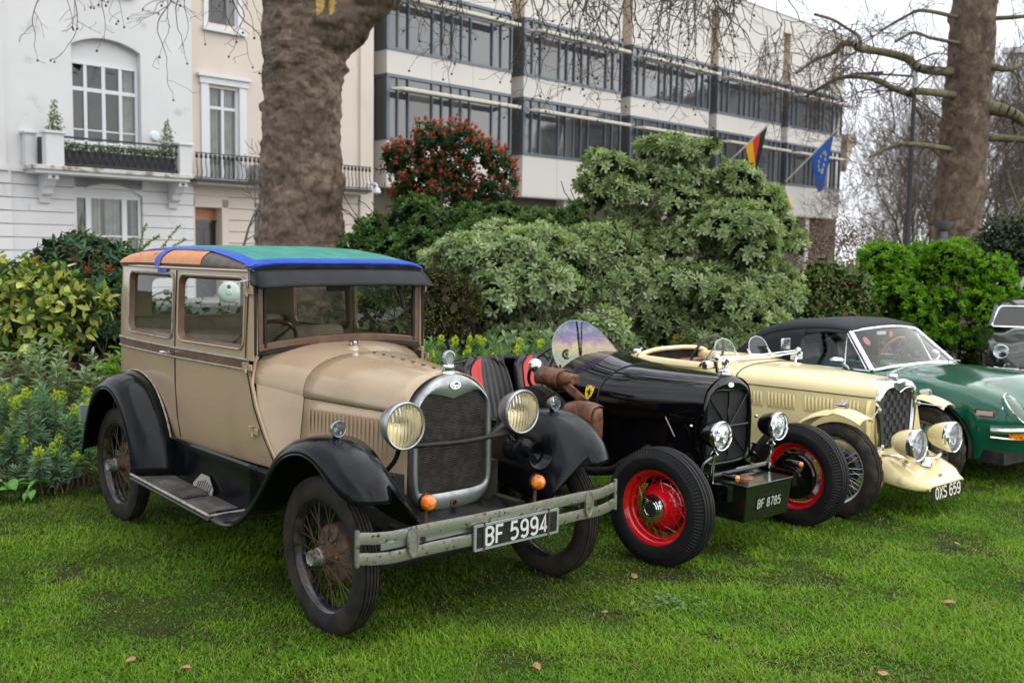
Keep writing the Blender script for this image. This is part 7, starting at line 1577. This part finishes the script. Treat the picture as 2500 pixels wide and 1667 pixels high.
def photinia(P, Nn):
    A = shade_up(Nn, .9); V, F, k = rosettes(P, A, 7, .080, .034, (45, 105)); C = leafcol(k, [(.018,.055,.018), (.028,.075,.025), (.04,.09,.03)], .2); i = (rng.uniform(size=len(P)) < .72) & (Nn[:, 2] > -.45)
    V2, F2, k2 = rosettes(P[i] + A[i]*.05, A[i], 6, .075, .026, (8, 48)); return join([(V, F, C), (V2, F2, leafcol(k2, [(.46,.10,.06), (.40,.08,.05), (.48,.15,.08), (.32,.07,.04)], .15, 7))])
shrub('red_tipped_shrub', 'tall shrub with bright red young leaves in front of the office block', sublobes(L4, 5, .50, .8), [('foliage', 1200, photinia, {})], dark=(.015,.035,.012), nd=300)
L5 = [lob(2195,648,16.9,0.73,0.60,0.46), lob(2265,628,16.9,0.73,0.60,0.40), lob(2350,652,16.9,0.63,0.60,0.42), lob(2430,712,16.7,0.58,0.60,0.51), lob(2235,738,16.5,0.87,0.60,0.56), lob(2330,772,16.4,0.87,0.60,0.56), lob(2195,768,16.5,0.58,0.60,0.51), lob(2480,772,16.7,0.48,0.60,0.51), lob(2295,838,16.2,0.77,0.50,0.40), lob(2410,852,16.1,0.58,0.50,0.40)]
shrub('bright_green_bush', 'vivid bright green rounded bush behind the green convertible', sublobes(L5, 6, .50, .72), [('foliage', 3800, ros(8, .075, .030, [(.085,.24,.008), (.13,.31,.010), (.06,.17,.008), (.18,.35,.015)], (20, 85), .7, 8, .6, [(.27,.42,.015), (.20,.36,.015)], .6), {})], dark=(.02,.05,.008), nd=3600)
L6 = [lob(1960,720,14.6,.55,.5,.45), lob(2030,700,15,.5,.5,.45), lob(1890,760,14.2,.55,.5,.45), lob(1990,790,14.1,.65,.5,.42), lob(1830,800,13.6,.5,.5,.35), lob(2060,740,14.6,.45,.5,.5), lob(1930,840,13.8,.6,.5,.3), lob(1780,850,13.2,.5,.45,.28)]
shrub('mixed_hedge', 'loose mixed hedge with reddish tips above the black soft top', L6, [('foliage', 5200, rnd(.075, .032, [(.06,.13,.03), (.09,.17,.035), (.045,.10,.03), (.13,.19,.045), (.20,.10,.045)]), dict(shell=.5))], dark=(.022,.04,.015), nd=3200)
L7 = [lob(1060,700,10.9,.30,.35,.32), lob(1120,740,10.8,.30,.35,.32), lob(1070,790,10.7,.32,.35,.28), lob(1030,760,10.9,.25,.3,.3)]
tw = shrub('twiggy_shrub', 'small brown twiggy shrub with tiny green leaves right of the tan saloon', L7, [('foliage', 5200, rnd(.022, .012, [(.10,.17,.025), (.07,.12,.02), (.14,.20,.03), (.09,.055,.035)]), dict(shell=.6))], dark=(.045,.035,.02), nd=700)
# viburnum with tan flower heads, left
L8 = [lob(200,650,10.2,.42,.4,.34), lob(150,690,10,.34,.4,.34), lob(260,660,10.3,.36,.4,.32), lob(230,760,9.9,.5,.45,.42), lob(150,800,9.8,.4,.4,.4), lob(290,800,10,.35,.4,.4)]
def viburnum(P, Nn):
    A = shade_up(Nn, .4); V, F, k = rosettes(P, A, 8, .10, .036, (50, 115)); C = leafcol(k, [(.022,.065,.028), (.035,.085,.035), (.05,.105,.045)], .2); i = rng.uniform(size=len(P)) < .16; j = rng.uniform(size=len(P)) < .05
    Q = (P[i] + A[i]*.06)[:, None] + rand_dirs(i.sum()*26).reshape(-1, 26, 3)*np.array([.05,.05,.022]); Q = Q.reshape(-1, 3); V2, F2 = leaves(Q, rand_dirs(len(Q)), rand_dirs(len(Q)), .014, .012); V3, F3, k3 = rosettes(P[j] + A[j]*.04, A[j], 6, .09, .03, (10, 45))
    return join([(V, F, C), (V2, F2, leafcol(len(Q), [(.27,.20,.085), (.33,.24,.10), (.22,.13,.07)])), (V3, F3, leafcol(k3, [(.38,.05,.035), (.30,.045,.03)], .15))])
shrub('flowering_shrub', 'dark leaved shrub with tan flower heads and red shoots left of the saloon roof', L8, [('foliage', 620, viburnum, {})], dark=(.015,.03,.012), nd=1300)
# variegated laurel: its largest leaves are parts of their own
L9 = [lob(40,700,9.3,.55,.45,.26), lob(120,740,9.2,.42,.4,.25), lob(190,740,9.2,.26,.3,.17), lob(30,790,9.1,.5,.4,.28), lob(110,810,9.0,.35,.35,.22), lob(-60,740,9.3,.5,.4,.4)]
au = thing('variegated_laurel', 'yellow-splashed variegated laurel bush at the left edge', 'shrub', (-4.4, 9.2, 0))
AUC = mat('aucuba_leaf', (.085,.17,.028), .32, spec=.5, c2=(.48,.50,.11), ns=70, lo=.50, hi=.55, detail=3, coat=.2); AUC2 = mat('aucuba_leaf_yellow', (.13,.22,.035), .32, spec=.5, c2=(.55,.54,.14), ns=60, lo=.44, hi=.50, detail=3, coat=.2)
P, Nn = lobe_pts(L9, 520, shell=.25, top=-.7); AUM = []
for k in range(4):
    m_ = MB(); w = (.030,.034,.027,.031)[k]; cu = (.02,.035,.01,.03)[k]
    xs = (0,.03,.06,.09,.12); ww = (0,w,w*1.12,w*.75,0)
    m_.grid([[(x, s_*y_, .012*abs(s_) - cu*(x/.12)**2) for s_ in (-1,0,1)] for x, y_ in zip(xs, ww)]); me = m_.mesh('leaf', 180); me.materials.append(AUC if k % 2 else AUC2); AUM.append(me)
cnt = 0
for p, n_ in zip(P, Nn):
    for q in range(3):
        if cnt >= 300: break
        d = Vector(unit(n_*.7 + rand_dirs(1)[0]*.9 + np.array([0,-.25,-.15]))); o = new_obj('leaf', AUM[cnt % 4], au, Vector(p) - Vector((-4.4,9.2,0))); o.rotation_mode = 'QUATERNION'; up_ = Vector((n_[0], n_[1], n_[2] + .7)); z_ = (up_ - d*up_.dot(d)).normalized(); y_ = z_.cross(d); o.rotation_quaternion = Matrix(((d.x,y_.x,z_.x),(d.y,y_.y,z_.y),(d.z,y_.z,z_.z))).to_quaternion(); o.scale = (random.uniform(.7,1.15),)*3; cnt += 1
P, Nn = lobe_pts(L9, 900, shell=.7, top=-1); V, F, k = rosettes(P, shade_up(Nn, .3), 4, .12, .055, (40, 100)); o = np_obj('inner_leaves', V - np.array([-4.4,9.2,0]), F, LEAF, au, leafcol(k, [(.10,.18,.03), (.26,.30,.06), (.06,.12,.025), (.36,.38,.08)]), kind='stuff')
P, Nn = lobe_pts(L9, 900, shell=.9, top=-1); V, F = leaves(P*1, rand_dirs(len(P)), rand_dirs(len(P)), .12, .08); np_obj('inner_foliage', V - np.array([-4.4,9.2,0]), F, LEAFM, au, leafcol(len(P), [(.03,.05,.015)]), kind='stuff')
# spurges
def spurge(pos, hts, name, label, heads=.6, seed=1, lean=.25, pal=((.20,.32,.225),(.25,.38,.27),(.15,.26,.175)), dense=1.0):
    g = np.random.default_rng(seed); t = thing(name, label, 'plant', (pos[0][0], pos[0][1], 0), 0, 'spurge plants in the flower bed'); off = np.array([pos[0][0], pos[0][1], 0]); parts, S, hd = [], [], []
    for (x, y), H in zip(pos, hts):
        top = np.array([x + g.normal(0, lean*.3), y + g.normal(0, lean*.3), H]); b = np.array([x, y, 0]); ax = unit(top - b); S.append((*b, *top, .007, .005)); n = int(130*dense); u = g.uniform(.35, 1, n)**.7; P = b + (top - b)*u[:, None]
        a = g.uniform(0, 6.28, n); h = np.stack([np.cos(a), np.sin(a), np.zeros(n)], 1); el = np.radians(np.interp(u, [.3, .8, 1], [112, 82, 30]) + g.normal(0, 10, n))[:, None]; d = unit(h*np.sin(el) + ax*np.cos(el)); V, F = leaves(P, d, unit(ax - d*(d@ax)[:, None]), g.uniform(.06, .095, n), .0135, ob=.5); parts.append((V, F, leafcol(n, pal, .12)))
        if g.uniform() < heads:
            n = 70; Q = top + np.array([0, 0, .03]) + rand_dirs(n)*np.array([.027,.027,.048]); V, F = leaves(Q, unit(rand_dirs(n) + [0, 0, .8]), rand_dirs(n), .020, .020); hd.append((V, F, leafcol(n, [(.42,.50,.03), (.50,.55,.05), (.34,.45,.04)])))
    V, F, C = join(parts); np_obj('foliage', V - off, F, LEAFM, t, C, kind='stuff')
    V, F = segs_mesh(S, 5); np_obj('stems', V - off, F, mat('spurge_stem', (.16,.09,.06), .8), t)
    for v, f, c_ in hd: np_obj('flower_head', v - off, f, LEAFM, t, c_)
    return t
g4 = np.random.default_rng(3)
def clump(x, y, rx, ry, n, h0, h1): 
    q = [(x + g4.uniform(-rx, rx), y + g4.uniform(-ry, ry)) for _ in range(n)]; return q, [g4.uniform(h0, h1)*(1 + .12*(b - y)) for a, b in q]
for k, (x, y, rx, ry, n, h0, h1, lab) in enumerate(((-3.72,7.65,.24,.24,24,.38,.72,'blue-green spurge at the far left with yellow-green flower heads'), (-3.30,7.72,.22,.22,22,.32,.68,'blue-green spurge left of the rear wheel with yellow flower heads'), (-3.0,7.95,.2,.2,16,.35,.74,'tall blue-green spurge directly behind the rear wing'), (-3.5,7.32,.3,.12,14,.16,.36,'low front spurge rosettes at the lawn edge'), (-4.1,7.5,.2,.3,18,.4,.78,'spurge clump cut by the left edge of the view'))): spurge(*clump(x, y, rx, ry, n, h0, h1), 'spurge', lab, .42, k + 1)
for k, (u, Y, n, lab) in enumerate(((1040,9.35,9,'spurge with a yellow head just right of the tan saloon scuttle'), (1105,9.5,9,'yellow-headed spurge behind the saloon radiator cap'), (1180,9.7,9,'spurge left of the roadster seats'), (1260,9.9,9,'spurge behind the roadster seats'), (1350,10.3,8,'spurge partly hidden by the rainbow screen'))):
    x, y, _ = at(u, 700, Y); spurge(*clump(x, y, .24, .2, n + 3, .76, .98), 'spurge', lab, .5 if k < 3 else .15, 20 + k, pal=((.17,.32,.14),(.21,.37,.17),(.13,.25,.11)))
# sage-like plants
def sage(name, label, pos, pal, H=(.7,1.05), L=.09, W=.022, n=60, heads=0, seed=5, cat='plant', group=None):
    g = np.random.default_rng(seed); t = thing(name, label, cat, (pos[0][0], pos[0][1], 0), 0, group); off = np.array([pos[0][0], pos[0][1], 0]); parts, S = [], []
    for x, y in pos:
        Hh = g.uniform(*H); top = np.array([x + g.normal(0, .1), y + g.normal(0, .1), Hh]); b = np.array([x, y, 0]); S.append((*b, *top, .006, .003)); u = g.uniform(.25, 1, n); P = b + (top - b)*u[:, None]; a = g.uniform(0, 6.28, n); d = unit(np.stack([np.cos(a), np.sin(a), g.uniform(.1, 1.2, n)], 1)); V, F = leaves(P, d, unit(np.array([[0, 0, 1.]]) + .3*rand_dirs(n)), L*g.uniform(.6, 1.2, n), W, curl=.2); parts.append((V, F, leafcol(n, pal, .15)))
    V, F, C = join(parts); np_obj('foliage', V - off, F, LEAFM, t, C, kind='stuff'); V, F = segs_mesh(S, 4); np_obj('stems', V - off, F, mat('spurge_stem'), t); return t
sage('grey_sage', 'grey-green sage stems above the spurges at the left', [(-3.75 + g4.uniform(-.35,.55), 8.35 + g4.uniform(-.2,.2)) for _ in range(26)], [(.24,.32,.20), (.29,.37,.25), (.18,.26,.155)], (.75,1.05), .10, .028, 75)
sage('leafy_perennial', 'mid green leafy perennial behind the rear wing of the saloon', [(-3.15 + g4.uniform(-.3,.3), 8.55 + g4.uniform(-.2,.2)) for _ in range(18)], [(.15,.30,.04), (.20,.36,.055), (.11,.22,.035)], (.65,.98), .13, .045, 34, seed=8)
sage('low_green_plant', 'low dark leafy plant between the spurges and the rear wheel', [(-2.95 + g4.uniform(-.15,.18), 7.55 + g4.uniform(-.1,.15)) for _ in range(14)], [(.09,.19,.045), (.12,.23,.06)], (.15,.36), .08, .03, 30, seed=9)
bp_ = thing('broad_leaf_plant', 'broad bright green leaves at the lawn edge in the left corner', 'plant', (-3.62,7.05,0)); BLM = MB(); BLM.grid([[(x, s_*y_, .03*abs(s_) + .05*math.sin(x*16) - x*x*2.2) for s_ in (-1,-.5,0,.5,1)] for x, y_ in ((0,.004),(.03,.03),(.07,.048),(.11,.046),(.15,.028),(.175,0))]); blm = BLM.mesh('leaf', 180); blm.materials.append(mat('broad_leaf', (.07,.19,.025), .4, c2=(.10,.25,.04), ns=12))
for k in range(34): new_obj('leaf', blm, bp_, (g4.uniform(-.32,.30), g4.uniform(-.10,.14), g4.uniform(.01,.10)), (g4.uniform(-.3,.3), g4.uniform(-1.1,-.2), g4.uniform(0,6.28)), (g4.uniform(.55,1.0),)*3)
# arching bright sprigs behind the roof
sg = thing('arching_shrub', 'arching sprays of small bright leaves behind the rear of the saloon roof', 'shrub', (-3.9,11,0)); S, parts = [], []
for (u0, v0, u1, v1) in ((330,600,357,545), (370,600,440,550), (300,605,390,575), (350,610,455,585), (260,600,330,580), (320,615,365,590), (240,640,300,600)):
    a, b = np.array(at(u0, v0 + 60, 11)), np.array(at(u1, v1, 11)); w = spline([a, (a + b)/2 + [0, 0, .05], b], 9); w = np.array(w)
    for k in range(8): S.append((*w[k], *w[k+1], .006, .005))
    n = 80; u = rng.uniform(0, 8, n); i = u.astype(int); P = w[i] + (w[i+1] - w[i])*(u - i)[:, None]; d = unit(rand_dirs(n) + [0, 0, .4]); V, F = leaves(P, d, rand_dirs(n) + [0, 0, 1.], .035, .018); parts.append((V, F, leafcol(n, [(.17,.33,.03), (.13,.27,.03), (.22,.38,.05)])))
V, F, C = join(parts); off = np.array([-3.9,11,0]); np_obj('foliage', V - off, F, LEAF, sg, C, kind='stuff'); V, F = segs_mesh(S, 4); np_obj('stems', V - off, F, mat('spurge_stem'), sg)
sp_ = thing('bare_sapling', 'thin bare sapling against the cream house left of the trunk', 'tree', (-7.6,28,0)); S = []; g5 = np.random.default_rng(6); grow((0,0,1.0), (0,0,1), .045, 2.2, 3, S, g5, .08, .22, 6, (2, 3), .62, .008); seg_parts(sp_, S, .02, TWIG, TWIG, .02)
# daffodil-like yellow flowers
for k, (u, v) in enumerate(((1690,820),(1720,812),(1745,826),(1775,818),(1800,830),(1670,835),(1830,822),(1855,832),(1650,822))):
    x, y, z = at(u, v, 11.9); t = thing('yellow_flower', ('third','fourth','fifth','sixth','seventh','second','eighth','last','first')[k] + ' yellow trumpet flower from the left behind the cream tourer', 'flower', (x, y, 0), 0, 'yellow flowers behind the cream tourer'); MB().tube([(0,0,0), (0,0,z)], .004, 5).build('stem', mat('flower_stem', (.06,.14,.03), .6), t); q = MB()
    for j in range(6): a = j*PI/3; q.add([(0,0,z), (.035*math.cos(a-.35), .035*math.sin(a-.35)*.5 - .01, z + .02*math.sin(a)), (.05*math.cos(a), -.02, z + .045*math.sin(a)), (.035*math.cos(a+.35), -.01, z + .03*math.sin(a+.35))], [(0,1,2,3)])
    q.build('petals', mat('petal_yellow', (.85,.55,.02), .5), t); MB().lathe([(.010,0), (.013,.02), (.018,.028)], 10, AX((0,-.01,z), (0,-1,.1))).build('trumpet', mat('petal_orange', (.85,.42,.01), .5), t)
# reddish bare shrubs and dark hedge behind
L10 = [lob(1960,600,19,.9,.8,.55), lob(2060,590,19.5,.9,.8,.6), lob(2000,650,18.5,.9,.7,.5)]
shrub('russet_hedge', 'russet brown thin hedge below the end of the office block', L10, [('foliage', 3600, rnd(.05, .03, [(.10,.05,.04), (.13,.07,.05), (.08,.045,.03), (.20,.13,.11)]), dict(shell=.8))])
L11 = [lob(2440,600,17.5,.5,.5,.5), lob(2500,590,17.5,.5,.5,.5), lob(2470,640,17.2,.6,.5,.4)]
shrub('dark_holly', 'dark green holly at the right edge behind the bright bush', L11, [('foliage', 1800, rnd(.07, .035, [(.02,.045,.022), (.03,.06,.03), (.045,.08,.05)]), {})], dark=(.01,.02,.01), nd=800)
HED = [(.03,.06,.02), (.045,.08,.028), (.022,.045,.018)]
for nm, lobes in (('left', [(-7.5,12.5,.6,1.2,.7,.8), (-6,13,.6,1.3,.7,.8), (-4.6,13.4,.6,1.2,.7,.8), (-3.4,13,.55,.9,.6,.75), (-5.2,11.2,.6,.9,.6,.75), (-3.9,11.6,.6,.8,.6,.7)]), ('centre', [(-1.6,13.2,.55,1,.6,.7), (-.4,14.5,.7,1.2,.7,.9), (1,15,.7,1.3,.7,.9), (2.6,15.6,.7,1.3,.7,.9), (4,16.2,.7,1.2,.7,.9), (-2.2,12,.5,.7,.5,.6)]), ('right', [(5.6,17,.7,1.3,.7,.9), (7.2,17.2,.7,1.3,.7,.9), (9,17.4,.7,1.3,.7,.9), (11,17.4,.7,1.4,.7,.9), (8,13.6,.35,.9,.6,.5), (6.6,12.9,.25,.7,.5,.35)])):
    shrub('hedge', {'left': 'dark evergreen hedge filling in behind the tan saloon', 'centre': 'dark evergreen hedge filling in behind the grey-green shrubs', 'right': 'dark evergreen hedge filling in behind the bright green bush'}[nm], lobes, [('foliage', 2600, rnd(.10, .05, HED), dict(shell=.5, top=-1))], dark=(.015,.03,.012), nd=1600)
# planting on the white house balcony (house space -> world)
HM = Matrix.Translation(F0) @ Matrix.Rotation(RZ, 4, 'Z')
for lab, xh in (('conical box topiary on the left plinth of the balcony', -5.25), ('conical box topiary at the right end of the balcony', -1.62)):
    w = HM @ Vector((xh, -1.0 if xh < -3 else -.85, 4.9 if xh < -3 else 4.72)); shrub('topiary', lab, [(w.x, w.y, w.z + .25, .26, .26, .35), (w.x, w.y, w.z + .62, .19, .19, .32), (w.x, w.y, w.z + .95, .10, .10, .28)], [('foliage', 700, rnd(.07, .04, [(.08,.13,.02), (.12,.17,.03), (.05,.09,.02)]), dict(shell=.6))], group='topiary cones')
lobs = []
for k in range(12): w = HM @ Vector((-4.9 + k*.30, -.92, 4.80)); lobs.append((w.x, w.y, w.z, .2, .2, .17))
shrub('planter_hedge', 'low box hedge in the black planter of the balcony', lobs, [('foliage', 1500, rnd(.07, .045, [(.07,.14,.02), (.11,.19,.03), (.05,.10,.02), (.16,.22,.04)]), dict(shell=.7))])
# low brick wall behind the left shrubs
bwl = thing('brick_wall', 'low red brick wall glimpsed behind the variegated laurel', 'wall', (-5.2,10.6,0), R_(46)); MB().box((0,.06,.5), (4,.09,1.0)).build('mortar_core', mat('mortar', (.30,.28,.25), .9), bwl)
bmm = MB(); bmm.box((0,0,0), (.215,.10,.065)); bme = bmm.mesh('brick', None); bme.materials.append(mat('red_brick', (.24,.085,.055), .85, c2=(.17,.06,.04), ns=5))
for r in range(13):
    for k in range(17): new_obj('brick', bme, bwl, (-1.95 + k*.225 + (.11 if r % 2 else 0), .0 + random.uniform(-.003,.003), .04 + r*.076))
